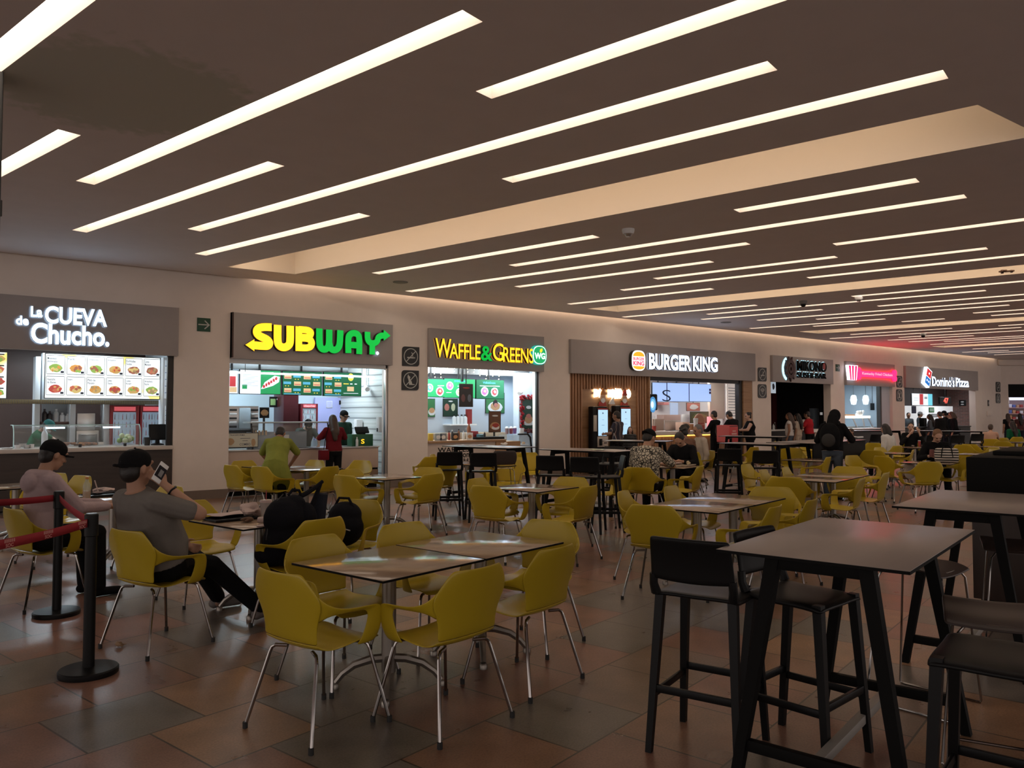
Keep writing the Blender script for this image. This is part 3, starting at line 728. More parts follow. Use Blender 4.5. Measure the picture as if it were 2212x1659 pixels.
def belt(a, b, label, word=0, z0=.94, z1=.94, sag=.02):
    a, b = Vector(a), Vector(b); d = (b - a); L = d.length; d.normalize(); t = tag(bpy.data.objects.new('queue_belt', None), label, 'belt'); COL.objects.link(t); t.location = a
    n = Vector((d.y, -d.x, 0)); rows = []
    for i in range(13):
        u = i / 12; c = d * (L * u) + Vector((0, 0, z0 + (z1 - z0) * u - sag * 4 * u * (1 - u)))
        rows.append([c - Vector((0, 0, .026)), c + Vector((0, 0, .026))])
    me = bake(MB().grid(rows).mesh('belt'), ('SOLIDIFY', dict(thickness=.002, offset=0))); link('webbing', me, M_belt, t)
    ang = math.atan2(d.y, d.x)
    for k in range(word):
        u = .12 + k * .3 if False else (.08 + .27 * k)
        c = d * (L * u) + Vector((0, 0, z0 + (z1 - z0) * u - sag * 4 * u * (1 - u)))
        nn = n if n.dot(EYE - a) > 0 else -n
        M = Matrix.Translation(c + nn * .0025) @ Matrix.Rotation(math.atan2(nn.y, nn.x) + PI / 2, 4, 'Z') @ UPR
        mb = MB()
        mb.add_mesh(text_mesh('SOC', .026, .0006, 0, 0, 1.15), M @ Matrix.Translation((0, -.020, 0))); mb.build('lettering', M_btx, t)
        mb = MB()
        for j in range(6): mb.box((-.034 + .0135 * j, .013, 0), (.009, .018, .0006), 0)
        bmesh.ops.transform(mb.bm, matrix=M, verts=mb.bm.verts); mb.build('worn_print', M_btx, t)['kind'] = 'stuff'
dv = Vector((-1.2, .55, 0)).normalized()
f1 = onz(-120, 1200, .93); belt((pa.x, pa.y, 0), (f1.x, f1.y, 0), 'red queue belt in front with pale lettering', 3)
f2 = onz(-150, 1090, .93); belt((pb.x, pb.y, 0), (f2.x, f2.y, 0), 'red queue belt behind, running to the left edge')
belt((pb.x, pb.y, 0), (pa.x, pa.y, 0), 'short red queue belt joining the two black posts')
# ================================================================== SHOPS
M_shopw = mat('shop_white', (.72, .76, .80), .6, var=.03, vscale=6)
M_shopf = mat('shop_floor', (.25, .22, .20), .5)
M_panel = glow('cool_panel', (.78, .92, 1.0), L_SHOP)
M_glass = mat('clear_glass', (.85, .95, .95), .03, trans=0, alpha=.16, spec=.8)
def rect(px0, py0, px1, py1, Y):
    a, b = ony(px0, py1, Y), ony(px1, py0, Y)
    a2, b2 = ony(px0, py0, Y), ony(px1, py1, Y)
    return a.x, b.x, (a.z + b2.z) / 2, (a2.z + b.z) / 2       # x0, x1, z0, z1
def shop_room(nm, x0, x1, depth, wallm, ceilz=2.95, lamps=2, lm=None, floorm=None, side=None, lamp_z=None):
    y0, y1 = WY + .28, WY + depth
    for suffix, a, b, m in [('_back', (x0 - .2, y1, 0), (x1 + .2, y1 + .08, ceilz), wallm), ('_left', (x0 - .28, y0, 0), (x0 - .2, y1, ceilz), side or wallm), ('_right', (x1 + .2, y0, 0), (x1 + .28, y1, ceilz), side or wallm)]:
        mb = MB(); mb.span(a, b); struct(mb.build('wall' + suffix, m))
    mb = MB(); mb.span((x0 - .28, WY + .28, ceilz), (x1 + .28, y1, ceilz + .05)); struct(mb.build('ceiling', M_shopw if lm is not None else M_blackm))
    mb = MB(); mb.span((x0 - .28, WY, .001), (x1 + .28, y1, .008)); struct(mb.build('floor', floorm or M_shopf))
    for k in range(lamps):
        cx = x0 + (x1 - x0) * (k + .5) / lamps
        t = thing('ceiling_panel', 'cool white ceiling panel light %sinside the %s' % (['left ', 'right ', 'middle '][k] if lamps > 1 else '', SHOPN[nm]), 'ceiling light', (cx, (y0 + y1) / 2 - .2, ceilz), 0, 'panel lights inside the shops')
        w_ = min(.55, (x1 - x0) / lamps * .4)
        MB().span((-w_ - .03, -.45, -.03), (w_ + .03, .45, -.001)).build('frame', M_white, t)
        MB().span((-w_, -.42, -.034), (w_, .42, -.031)).build('diffuser', lm or M_panel, t)
SHOPN = dict(cueva='dark counter kitchen at left', sub='shop with the yellow and green sign', wg='waffle shop', bk='burger shop', mik='sushi bar', kfc='chicken shop', dom='pizza shop')
def fascia(name, px, label, x0, x1, z0=2.68, z1=3.577):
    t = thing(name, label, 'shop sign', ((x0 + x1) / 2, WY, z0), 0, 'shop signs along the wall')
    w_ = (x1 - x0) / 2
    mb = MB(); mb.span((-w_, -.10, 0), (w_, -.001, z1 - z0), .003); mb.build('fascia_panel', M_fascia, t)
    return t
def place(mb, name, m, t, **k):      # parts modelled in world coordinates under a thing
    o = mb.build(name, m, t, **k); o.location = -t.location; return o
def lm(name, me, m, t):
    o = link(name, me, m, t); o.location = -t.location; return o
def poster(name, label, cat, px, Y, m_face, group=None, thick=.02, m_edge=None, rz=0, hang=False, stand=None):
    """a flat printed or lit board at its place; returns the thing and its rectangle"""
    x0, x1, z0, z1 = rect(*px, Y)
    t = thing(name, label, cat, ((x0 + x1) / 2, Y, z0), rz, group)
    w_, h = (x1 - x0) / 2, z1 - z0
    MB().span((-w_, 0, 0), (w_, thick, h), .003).build('backing', m_edge or M_dark, t)
    if hang: MB().span((-.012, .004, h - .01), (.012, .014, 2.953 - z0)).build('hanger', M_dark, t)
    if stand is not None: MB().span((-.02, thick, stand - z0), (.02, thick + .03, h * .6)).build('stand', M_dark, t)
    MB().span((-w_ + .012, -.003, .012), (w_ - .012, -.0005, h - .012)).build('face', m_face, t)
    return t, w_, h
def blob(mb, x, z, rx, rz, y, n=16, wob=0.0, seed=0):
    rnd = random.Random(seed)
    pts = [(x + rx * math.cos(2 * PI * k / n) * (1 + rnd.uniform(-wob, wob)), z + rz * math.sin(2 * PI * k / n) * (1 + rnd.uniform(-wob, wob))) for k in range(n)]
    mb.prism(pts, y - .0015, y); return mb
def stroke(mb, pts, wdt, y0, y1, closed=False):
    """thick 2D line (XZ) with mitred joints, as a solid"""
    P = [Vector((p[0], p[1])) for p in pts]; n = len(P); L, R = [], []
    for i in range(n):
        a = (P[i] - P[i - 1]).normalized() if i > 0 or closed else (P[1] - P[0]).normalized()
        b = (P[(i + 1) % n] - P[i]).normalized() if i < n - 1 or closed else (P[-1] - P[-2]).normalized()
        t = (a + b); t = t.normalized() if t.length > 1e-6 else a
        nn = Vector((-t.y, t.x)); c = max(.35, nn.dot(Vector((-a.y, a.x))))
        L.append(P[i] + nn * wdt / 2 / c); R.append(P[i] - nn * wdt / 2 / c)
    rings = [[Vector((l.x, y0, l.y)), Vector((r.x, y0, r.y)), Vector((r.x, y1, r.y)), Vector((l.x, y1, l.y))] for l, r in zip(L, R)]
    mb.ring(rings, True, closed); return mb
def arc(cx, cz, rx, rz, a0, a1, n=10): return [(cx + rx * math.cos(rad(a0 + (a1 - a0) * k / n)), cz + rz * math.sin(rad(a0 + (a1 - a0) * k / n))) for k in range(n + 1)]
M_ret = mat('letter_return', (.10, .09, .08), .5)
FY = WY - .10                      # front of the fascias
def sign_text(t, word, px, m, name='lettering', ext=.06, off=.012, shear=0.0, space=1.0):
    x0, x1, z0, z1 = rect(*px, FY); me = fit_text(word, x0, x1, z0, z1, FY - .012, ext, off, shear, space)
    o = lm(name, me, [m, M_ret], t); me.update()
    for p in me.polygons: p.material_index = 0 if abs(p.normal.y) > .8 else 1
    return o

# ------------------------------------------------------------------ 1. kitchen with the dark counter
E_w = glow('sign_white', (.52, .74, 1.0), L_SIGN)
t = fascia('shop_sign', None, 'grey sign with white lit letters above the dark fronted counter kitchen', -4.2, 4.192)
sign_text(t, 'La', (65, 663, 91, 686), E_w, off=.032); sign_text(t, 'CUEVA', (95, 666, 230, 703), E_w, off=.032)
sign_text(t, 'de', (33, 683, 61, 703), E_w, off=.032); sign_text(t, 'Chucho.', (65, 702, 235, 746), E_w, off=.032)
shop_room('cueva', -4, 4.14, 2.9, mat('brown_tile', (.085, .05, .042), .5), lamps=3, side=M_shopw)
tc = thing('service_counter', 'long dark fronted counter with pale worktop and glass food case on it', 'counter', (1, WY, 0))
mb = MB(); mb.span((-4.2, WY - .04, .02), (4.13, WY + .12, .96)); place(mb, 'front_panel', patterned('dark_board', 'noise', [(.3, (.036, .024, .020)), (.7, (.052, .036, .030))], 14, .45, axis='X', dist=1, interp='LINEAR', detail=4), tc)
mb = MB(); mb.span((-4.2, WY - .10, .96), (4.135, WY + .75, 1.03), .006); place(mb, 'worktop', mat('pale_worktop', (.62, .55, .50), .35), tc)
mb = MB(); mb.span((-4.2, WY - .02, 0), (4.13, WY + .1, .02)); place(mb, 'plinth', M_blackm, tc)
mb = MB(); mb.span((4.03, WY - .01, 1.03), (4.13, WY + .06, 2.72), .003); struct(mb.build('trim_5', M_dark))
# lit menu boards
E_menu = patterned('menu_paper_glow', 'noise', [(.40, (.82, .88, .86)), (.57, (.84, .88, .82)), (.60, (.85, .72, .20)), (.68, (.85, .75, .25))], 1.6, .5, emit=1.15, interp='LINEAR', detail=1)
E_card = glow('menu_card', (.86, .91, .93), .95); M_ink = mat('print_dark', (.05, .06, .10), .6)
FOODS = [glow('food_%d' % i, c, .55) for i, c in enumerate([(.75, .50, .18), (.72, .20, .12), (.62, .10, .08), (.35, .55, .12), (.85, .65, .25), (.45, .16, .10), (.80, .38, .10), (.50, .35, .18)])]
HX = [('Milanesas', 'encremadas'), ('Postres', ''), ('Chilaquiles', ''), ('Antojitos', ''), ('Enchiladas', 'Suizas'), ('Combo', 'Mamalon'), ('Huarache', 'de Bistec'), ('Sopes', ''), ('Plato de', 'Pescado'), ('Combo', 'Chucho'), ('Combo', 'Burger'), ('Arrachera', 'Norte')]
MY = WY + 1.1
t, w_, h = poster('menu_board', 'wide backlit menu of twelve dish cards above the counter kitchen', 'menu board', (95, 768, 347, 862), MY, E_menu)
rnd = random.Random(3)
for k in range(12):
    c, r_ = k % 6, k // 6
    cx, cz = -w_ + (c + .5) * 2 * w_ / 6 + .01, h * (.75 if r_ == 0 else .285); cw, chh = w_ / 6 * .88, h * .20
    mb = MB(); mb.span((cx - cw, -.006, cz - chh), (cx + cw, -.0035, cz + chh)); mb.mi = 1
    for a, b in [((cx - cw, cz + chh), (cx + cw, cz + chh + .008)), ((cx - cw, cz - chh - .008), (cx + cw, cz - chh)), ((cx - cw - .006, cz - chh), (cx - cw, cz + chh)), ((cx + cw, cz - chh), (cx + cw + .006, cz + chh))]: mb.span((a[0], -.0065, a[1]), (b[0], -.003, b[1]))
    f1, f2, f3 = rnd.sample(range(8), 3)
    mb.mi = 2; blob(mb, cx, cz - chh * .35, cw * .72, chh * .45, -.0065, 18, .10, k)
    mb.mi = 3
    for q in range(4): blob(mb, cx + rnd.uniform(-.5, .5) * cw, cz - chh * rnd.uniform(.1, .6), cw * rnd.uniform(.14, .3), chh * rnd.uniform(.12, .22), -.0085 - q * .0004, 9, .25, k * 7 + q)
    mb.mi = 4
    for q in range(3): blob(mb, cx + rnd.uniform(-.5, .5) * cw, cz - chh * rnd.uniform(.1, .7), cw * rnd.uniform(.1, .22), chh * rnd.uniform(.08, .18), -.0105 - q * .0004, 8, .3, k * 9 + q)
    mb.mi = 1; mb.span((cx + cw * .55, -.0125, cz - chh * .9), (cx + cw * .9, -.0100, cz - chh * .68))
    o = mb.build('dish_card', [E_card, M_ink, FOODS[f1], FOODS[f2], FOODS[f3]], t)
    mb = MB(); a, b = HX[k]; x_ = cx - cw * .92
    mb.add_mesh(fit_text(a, x_, x_ + cw * .11 * len(a), cz + chh * .58, cz + chh * .84, -.0075, 0, .006))
    if b: mb.add_mesh(fit_text(b, x_, x_ + cw * .11 * len(b), cz + chh * .26, cz + chh * .50, -.0075, 0, .006))
    mb.build('dish_name', M_ink, t)
t, w_, h = poster('menu_board', 'backlit menu piece cut by the left edge of the photo', 'menu board', (-90, 758, 17, 861), MY, E_menu)
for k in range(4):
    mb = MB(); blob(mb, w_ - .16, h * (.85 - .24 * k), .12, .07, -.006, 14, .15, k); mb.mi = 1; blob(mb, w_ - .13, h * (.83 - .24 * k), .06, .04, -.008, 9, .2, k + 50)
    mb.mi = 2; mb.span((w_ - .28, -.007, h * (.93 - .24 * k)), (w_ - .05, -.004, h * (.955 - .24 * k)))
    mb.build('dish_picture', [FOODS[k], FOODS[k + 3], M_ink], t)
def wbox(nm, px, Y0, Y1, m, kind=None, label=None, cat=None, bev=.003, group=None, z_to=None):
    """a box seen as the pixel rectangle px on its front plane Y0, reaching back to Y1"""
    x0, x1, z0, z1 = rect(*px, Y0)
    if z_to is not None: z0 = z_to
    cx = (x0 + x1) / 2
    mb = MB(); mb.span((x0 - cx, 0, 0), (x1 - cx, Y1 - Y0, z1 - z0), bev)
    o = mb.build(nm, m, loc=(cx, Y0, z0))
    return struct(o) if kind else tag(o, label, cat, group)
BY = WY + 1.5
wbox('pillar', (73, 770, 89, 968), BY, BY + .3, M_shopw, 1)
wbox('pillar', (150, 872, 164, 968), BY, BY + .3, M_shopw, 1); wbox('pillar', (223, 872, 237, 968), BY, BY + .3, M_shopw, 1)
wbox('wall_back', (90, 768, 349, 873), BY + .05, BY + .25, M_shopw, 1)
M_mosaic = patterned('mosaic_strip', 'wave', [(.0, (.16, .11, .05)), (.3, (.42, .34, .16)), (.55, (.28, .26, .20)), (.8, (.10, .07, .05))], 9, .3, axis='X', dist=3)
wbox('trim_6', (-40, 864, 349, 873), BY - .12, BY + .0, M_mosaic, 1)
wbox('pillar', (350, 772, 373, 965), WY + .9, WY + 1.2, M_shopw, 1)
for k, (px, lab) in enumerate([((353, 777, 371, 862), 'tall sheet of notes taped to the white post by the red fridges'), ((354, 876, 370, 940), 'handwritten list on the white post below the taped sheet')]):
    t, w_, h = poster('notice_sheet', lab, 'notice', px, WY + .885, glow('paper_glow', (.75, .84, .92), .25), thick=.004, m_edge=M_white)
    mb = MB()
    for q in range(5): mb.span((-w_ * .7, -.004, h * (.15 + .17 * q)), (w_ * random.uniform(0, .7), -.003, h * (.165 + .17 * q)))
    mb.build('writing', mat('ink_blue', (.12, .18, .45), .6), t)
tag(wbox('clip', (366, 870, 371, 887), WY + .86, WY + .88, mat('blue_clip', (.02, .08, .5), .4), label='small blue clip on the white post', cat='clip'), 'small blue clip on the white post', 'clip')
# red fridges
def fridge(px, Y, label, m_body, lit=1.0, logo=None, depth=.6):
    x0, x1, z0, z1 = rect(*px, Y); cx = (x0 + x1) / 2; W, H = x1 - x0, z1 - z0
    t = thing('drinks_fridge', label, 'fridge', (cx, Y, z0), 0, 'red drinks fridges')
    MB().span((-W / 2, .03, 0), (W / 2, depth, H), .012).build('cabinet', m_body, t)
    mb = MB(); f = W * .10
    for a, b in [((-W / 2, 0), (-W / 2 + f, H)), ((W / 2 - f, 0), (W / 2, H)), ((-W / 2 + f, H - .16 * H), (W / 2 - f, H)), ((-W / 2 + f, 0), (W / 2 - f, .06 * H))]: mb.span((a[0], 0, a[1]), (b[0], .03, b[1]), .004)
    d = mb.build('door', m_body, t)
    MB().span((-W / 2 + f, .012, .06 * H), (W / 2 - f, .016, .84 * H)).build('door_glass', M_glass, d)
    MB().span((-W / 2 + f, .028, .06 * H), (W / 2 - f, .031, .84 * H)).build('lit_interior', glow('fridge_glow', (.30, .40, .52), .35 * lit), t)
    for k in range(4):
        z = (.08 + .19 * k) * H
        MB().span((-W / 2 + f, .018, z), (W / 2 - f, .026, z + .008)).build('shelf', M_steel, t)
        mb = MB(); n = 6
        for q in range(n):
            mb.mi = (q + k) % 3; x = -W / 2 + f + (W - 2 * f) * (q + .5) / n
            mb.tube([(x, .022, z + .012), (x, .022, z + .10 * H), (x, .022, z + .15 * H)], [.0045 * 1 + .003, .007, .003], 6)
        mb.build('bottles', [mat('cola', (.06, .015, .01), .2), mat('drink_clear', (.5, .6, .65), .2), mat('drink_red', (.5, .03, .03), .2)], t)['kind'] = 'stuff'
    MB().span((-W / 2 + f * 1.3, -.003, H * .87), (W / 2 - f * 1.3, -.0005, H * .97)).build('light_box', glow('fridge_head_' + label[:12], (.75, .12, .14), .5), t)
    if logo:
        lk = fit_text(logo, -W * .3, W * .3, H * .885, H * .955, -.004, 0, .004, .3); link('lettering', lk, M_white, t)
    return t
M_redf = mat('fridge_red', (.32, .02, .025), .35)
fridge((237, 876, 301, 966), BY - .05, 'left one of the two red drinks fridges in the counter kitchen', M_redf)
fridge((302, 876, 349, 966), BY - .05, 'right one of the two red drinks fridges in the counter kitchen', M_redf)
# back shelf with bottles, oven
wbox('jar_shelf', (89, 911, 150, 917), BY + .1, BY + .38, mat('shelf_brown', (.10, .05, .04), .5), label='brown shelf with jars behind the counter kitchen worker', cat='shelf')
wbox('wall_back', (89, 872, 150, 968), BY + .4, BY + .45, mat('niche_grey', (.20, .19, .19), .6), 1)
def bottle(px, pz, Y, hgt, r, m, label, capm=None, group=None, name='bottle', rest=None):
    p = ony(px, pz, Y); z = p.z if rest is None else rest
    t = thing(name, label, name.replace('_', ' '), (p.x, Y, z), 0, group)
    MB().lathe([(0, 0), (r, 0), (r, hgt * .62), (r * .85, hgt * .72), (r * .4, hgt * .82), (r * .4, hgt * .9), (0, hgt * .9)], seg=12).build('body', m, t)
    MB().lathe([(r * .45, hgt * .86), (r * .45, hgt), (0, hgt)], seg=10).build('cap', capm or M_white, t)
    return t
M_wb = mat('white_bottle', (.78, .80, .82), .35); M_db = mat('dark_bottle', (.03, .02, .02), .3)
zs = ony(110, 911, BY + .1).z
for k, (px, hh, m, l) in enumerate([(96, .24, M_db, 'dark bottle at the left of the brown shelf'), (107, .2, M_db, 'second dark bottle on the brown shelf'), (121, .24, mat('steel_jar', (.55, .56, .58), .3), 'tall pale jar in the middle of the brown shelf'), (134, .17, M_wb, 'small white bottle right of the pale jar on the brown shelf'), (146, .15, M_wb, 'white box shaped bottle at the right of the brown shelf')]):
    bottle(px, 911, BY + .22, hh, .045, m, l, M_db if k < 2 else None, 'jars on the brown shelf', 'bottle', zs)
t = thing('oven', 'steel box oven behind the counter kitchen glass case', 'oven', (ony(189, 968, BY).x, BY, .95))
x0, x1, z0, z1 = rect(165, 930, 214, 968, BY); W = x1 - x0
MB().span((-W / 2, 0, 0), (W / 2, .5, z1 - .95), .01).build('body', M_steel, t); MB().span((-W / 2 + .03, -.012, .05), (W / 2 - .03, -.001, z1 - 1.02), .005).build('door', mat('oven_door', (.20, .21, .22), .25, metal=.6), t)
MB().span((-W / 2 + .02, .1, z1 - .949), (W / 2 - .05, .14, z1 - .62), .01).build('splash_guard', M_steel, t); MB().tube([(-W * .3, -.03, z1 - 1.03), (W * .3, -.03, z1 - 1.03)], .01).build('handle', M_chrome, t)
wbox('work_bench', (40, 955, 349, 1000), BY + .001, BY + .45, M_steel, label='steel back bench along the kitchen rear wall', cat='bench')
# glass food case on the worktop
x0, x1, z0, z1 = rect(29, 918, 304, 969, WY + .28); z0 = 1.03
t = thing('glass_food_case', 'curved glass food case on the pale worktop at left', 'display case', ((x0 + x1) / 2, WY + .28, z0)); W, H = (x1 - x0) / 2, z1 - z0
mb = MB(); mb.grid([[(x, yy, zz) for x in (-W, 0, W)] for yy, zz in [(0, 0), (.01, H * .6), (.04, H * .85), (.10, H * .97), (.16, H), (.42, H)]]); mb.build('glass_front', M_glass, t, fixn=False)
mb = MB(); mb.tube([(-W, .0, 0), (-W, .01, H * .6), (-W, .04, H * .85), (-W, .12, H), (-W, .42, H)], .009, 6); mb.tube([(W, .0, 0), (W, .01, H * .6), (W, .04, H * .85), (W, .12, H), (W, .42, H)], .009, 6); mb.tube([(-W, .12, H), (W, .12, H)], .008, 6); mb.build('edge_profile', mat('glass_edge', (.6, .8, .8), .15), t)
for k, s_ in enumerate((-.35, .55)): MB().tube([(W * s_ - .14, .2, H - .05), (W * s_ + .14, .2, H - .05)], .014, 8).build('light_tube', glow('tube_glow', (.6, .85, 1.0), 5), t)
MB().span((-W, .06, 0), (W, .44, .012)).build('base_tray', M_steel, t)
mb = MB(); rnd = random.Random(5)
for k in range(26):
    mb.mi = k % 3; c = rnd.uniform(-.25, .3); mb.box((c * W, rnd.uniform(.12, .38), .03 + rnd.uniform(0, .03)), (rnd.uniform(.06, .12), .05, .04), .012, Euler((0, 0, rnd.uniform(0, 3))))
mb.build('bread_rolls', [mat('bread_a', (.45, .18, .04), .6), mat('bread_b', (.30, .10, .03), .6), mat('bread_c', (.22, .07, .03), .6)], t)['kind'] = 'stuff'
mb = MB()
for k in range(14): mb.mi = k % 2; mb.ball((W * rnd.uniform(.70, .92), rnd.uniform(.14, .36), .06 + rnd.uniform(0, .12)), (.05, .04, .05), seg=8)
mb.build('salad_bags', [mat('salad_green', (.25, .42, .10), .6), mat('salad_pale', (.60, .70, .40), .5)], t)['kind'] = 'stuff'
# till, cups
x0, x1, z0, z1 = rect(318, 924, 362, 966, WY + .35); t = thing('till_monitor', 'black till screen seen from behind at the right end of the worktop', 'monitor', ((x0 + x1) / 2, WY + .35, 1.03)); W = (x1 - x0) / 2
MB().box((0, 0, .24), (2 * W * .85, .04, .30), .01, Euler((rad(-14), 0, 0))).build('screen', M_black, t); MB().lathe([(0, 0), (.12, 0), (.11, .02), (.04, .04), (.035, .16), (0, .16)], seg=16).build('stand', M_black, t)
def cup(px, Y, r, h, m, label, name='cup', z=1.03, group=None):
    p = ony(px, 960, Y); o = MB().lathe([(0, 0), (r * .8, 0), (r, h), (r * .94, h), (r * .78, .012), (0, .012)], seg=16).build(name, m, loc=(p.x, Y, z)); return tag(o, label, name.replace('_', ' '), group)
cup(364, WY + .25, .055, .12, mat('blue_cup', (.02, .10, .45), .4), 'blue cup right of the black till screen'); cup(318, WY + .22, .06, .15, M_dark, 'dark holder with wrapped cutlery left of the till', 'cutlery_holder')
bottle(96, 962, WY + .5, .36, .05, M_wb, 'white pump bottle standing on the worktop at left', None, None, 'pump_bottle', 1.03)
for k, (px, l) in enumerate([(16, 'white plate at the left end of the worktop'), (38, 'small white dish in front of the glass case'), (58, 'metal bowl in front of the glass case, left'), (69, 'white cup near the worker in green'), (173, 'dark small pot below the glass case'), (270, 'dark small pot in front of the salad bags')]):
    cup(px, WY + .12, [.09, .05, .055, .035, .03, .03][k], [.02, .06, .06, .07, .05, .05][k], [M_white, M_white, M_steel, M_white, M_dark, M_dark][k], l, ['plate', 'dish', 'bowl', 'cup', 'pot', 'pot'][k], 1.032)

# signs on the piers
M_sb = mat('sign_black', (.008, .008, .008), .4); M_sw = mat('sign_line', (.55, .55, .52), .6); M_sgn = mat('sign_green', (.006, .06, .028), .45)
def pier_sign(px, kind, label, nm='wall_sign'):
    x0, x1, z0, z1 = rect(*px, WY - .02); W, H = (x1 - x0) / 2, (z1 - z0) / 2
    t = thing(nm, label, 'wall sign', ((x0 + x1) / 2, WY - .02, (z0 + z1) / 2), 0, 'pictogram signs on the wall piers')
    if kind == 'arrow':
        MB().span((-W, 0, -H), (W, .018, H), .002).build('panel', M_sgn, t)
        mb = MB(); stroke(mb, [(-W * .85, 0), (W * .7, 0)], H * .16, -.003, -.0005); stroke(mb, [(W * .1, H * .62), (W * .78, 0), (W * .1, -H * .62)], H * .16, -.0035, -.001); mb.build('arrow', M_sw, t); return t
    r = min(W, H) * .32
    pts = arc(-W + r, H - r, r, r, 180, 90, 5) + [(W, H)] + arc(W - r, -H + r, r, r, 0, -90, 5) + [(-W, -H)]
    if kind == 'wifi' or px[0] > 1900: pts = arc(-W + r, H - r, r, r, 180, 90, 5) + arc(W - r, H - r, r, r, 90, 0, 5) + arc(W - r, -H + r, r, r, 0, -90, 5) + arc(-W + r, -H + r, r, r, 270, 180, 5)
    MB().prism(pts, 0, .018).build('panel', M_sb, t)
    mb = MB(); R = min(W, H) * .80
    stroke(mb, arc(0, 0, R * min(1, W / min(W, H)), R, 0, 360, 28)[:-1], R * .10, -.003, -.0005, True)
    if kind == 'smoke':
        stroke(mb, [(-R * .68, -R * .68), (R * .68, R * .68)], R * .10, -.003, -.0005); stroke(mb, [(-R * .55, -R * .16), (R * .45, -R * .16)], R * .16, -.0036, -.001); stroke(mb, [(R * .5, -R * .16), (R * .62, -R * .16)], R * .16, -.0036, -.001)
        stroke(mb, [(R * .30, 0), (R * .15, R * .2), (R * .3, R * .32), (R * .05, R * .5)], R * .09, -.0036, -.001)
    elif kind == 'pet':
        stroke(mb, [(-R * .68, -R * .68), (R * .68, R * .68)], R * .10, -.003, -.0005)
        mb.prism([(-.35 * R, .75 * R), (-.22 * R, .55 * R), (-.02 * R, .42 * R), (-.08 * R, .2 * R), (.18 * R, -.2 * R), (.24 * R, -.45 * R), (.6 * R, -.5 * R), (.6 * R, -.58 * R), (-.2 * R, -.58 * R), (-.22 * R, -.3 * R), (-.32 * R, .1 * R), (-.45 * R, .4 * R)], -.0036, -.001)
    elif kind == 'wifi':
        for k in (.25, .45, .65): stroke(mb, arc(0, -R * .35, R * k * 1.2, R * k * 1.2, 40, 140, 10), R * .11, -.0036, -.001)
        blob(mb, 0, -R * .38, R * .1, R * .1, -.0025, 10)
    mb.build('pictogram', M_sw, t); return t
pier_sign((426, 687, 455, 716), 'arrow', 'dark green arrow sign on the pier left of the yellow and green shop sign')
pier_sign((869, 749, 906, 791), 'smoke', 'black no smoking sign left of the waffle shop'); pier_sign((868, 800, 905, 843), 'pet', 'black no pets sign left of the waffle shop')
pier_sign((1638, 794, 1656, 824), 'smoke', 'small black no smoking sign right of the burger shop'); pier_sign((1638, 830, 1656, 860), 'wifi', 'black wifi sign right of the burger shop')
pier_sign((1806, 787, 1814, 802), 'arrow', 'small arrow sign right of the sushi bar sign'); pier_sign((1937, 812, 1949, 837), 'smoke', 'no smoking sign left of the pizza sign'); pier_sign((1937, 841, 1949, 867), 'pet', 'no pets sign left of the pizza sign')
pier_sign((2152, 825, 2161, 847), 'smoke', 'upper narrow black sign on the last pier'); pier_sign((2152, 850, 2161, 871), 'pet', 'lower narrow black sign on the last pier')
t = thing('fire_alarm', 'small black and white alarm point on the last pier', 'alarm', ony(2136, 877, WY - .03)); MB().span((-.07, 0, 0), (.07, .03, .28), .01).build('case', M_sb, t); MB().span((-.03, -.004, .08), (.03, -.0005, .2)).build('window', M_sw, t)
tag(wbox('junction_box', (2134, 888, 2144, 899), WY - .05, WY - .001, M_wall, label='x', cat='box'), 'cream box on the last pier below the alarm point', 'junction box')
# ------------------------------------------------------------------ 2. shop with the yellow and green sign
E_y = glow('sign_yellow', (1.0, .43, .014), 2.0); E_g = glow('sign_green_lit', (.0, .50, .055), .85); M_side = mat('letter_side', (.03, .03, .02), .5)
t = fascia('shop_sign', None, 'grey sign with yellow and green letters ending in arrows', 5.172, 8.71)
def zm(ox, oy, k): return lambda pts: [(ony(ox + p[0] * k, oy + p[1] * k, FY).x, ony(ox + p[0] * k, oy + p[1] * k, FY).z) for p in pts]
Z = zm(450, 650, .217); u_ = .217 * 3.54 / 347
def letter(name, paths, wd, m, polys=(), ms=M_side, dep=.09):
    for nm, y0, y1, mm, gr in ((name, -dep - .01, -dep, m, 0), ('return', -dep, -.001, ms, .008)):
        mb = MB()
        for q, pth in enumerate(paths): stroke(mb, Z(pth), wd * u_ + gr * 2, FY + y0 - q * .0012 * (nm == name), FY + y1)
        for pl in polys: mb.prism(Z(pl), FY + y0 + .0008, FY + y1)
        if nm == name: o = mb.build(nm, mm, t); o.location = -t.location
        else: r_ = mb.build('letter_return', mm, o)
def curve(P, n=4):      # soften a polyline (Catmull-Rom)
    out = []
    for i in range(len(P) - 1):
        p0, p1, p2, p3 = P[max(i - 1, 0)], P[i], P[i + 1], P[min(i + 2, len(P) - 1)]
        for k in range(n):
            s = k / n; out.append(tuple(.5 * (2 * p1[j] + (p2[j] - p0[j]) * s + (2 * p0[j] - 5 * p1[j] + 4 * p2[j] - p3[j]) * s * s + (3 * p1[j] - p0[j] - 3 * p2[j] + p3[j]) * s ** 3) for j in (0, 1)))
    return out + [P[-1]]
letter('letter_s', [curve([(612, 266), (530, 265), (480, 280), (466, 315), (490, 350), (560, 385), (588, 418), (575, 448), (530, 452), (430, 444)])], 70, E_y, [[(352, 440), (440, 385), (440, 503)]])
letter('letter_u', [curve([(672, 243), (672, 390), (684, 440), (715, 463), (752, 463), (784, 440), (796, 395), (797, 252)])], 70, E_y)
letter('letter_b', [[(882, 258), (882, 502)], curve([(882, 288), (970, 296), (1000, 322), (985, 355), (960, 366), (882, 364)]), curve([(882, 374), (975, 380), (1008, 415), (998, 455), (960, 470), (882, 468)])], 62, E_y)
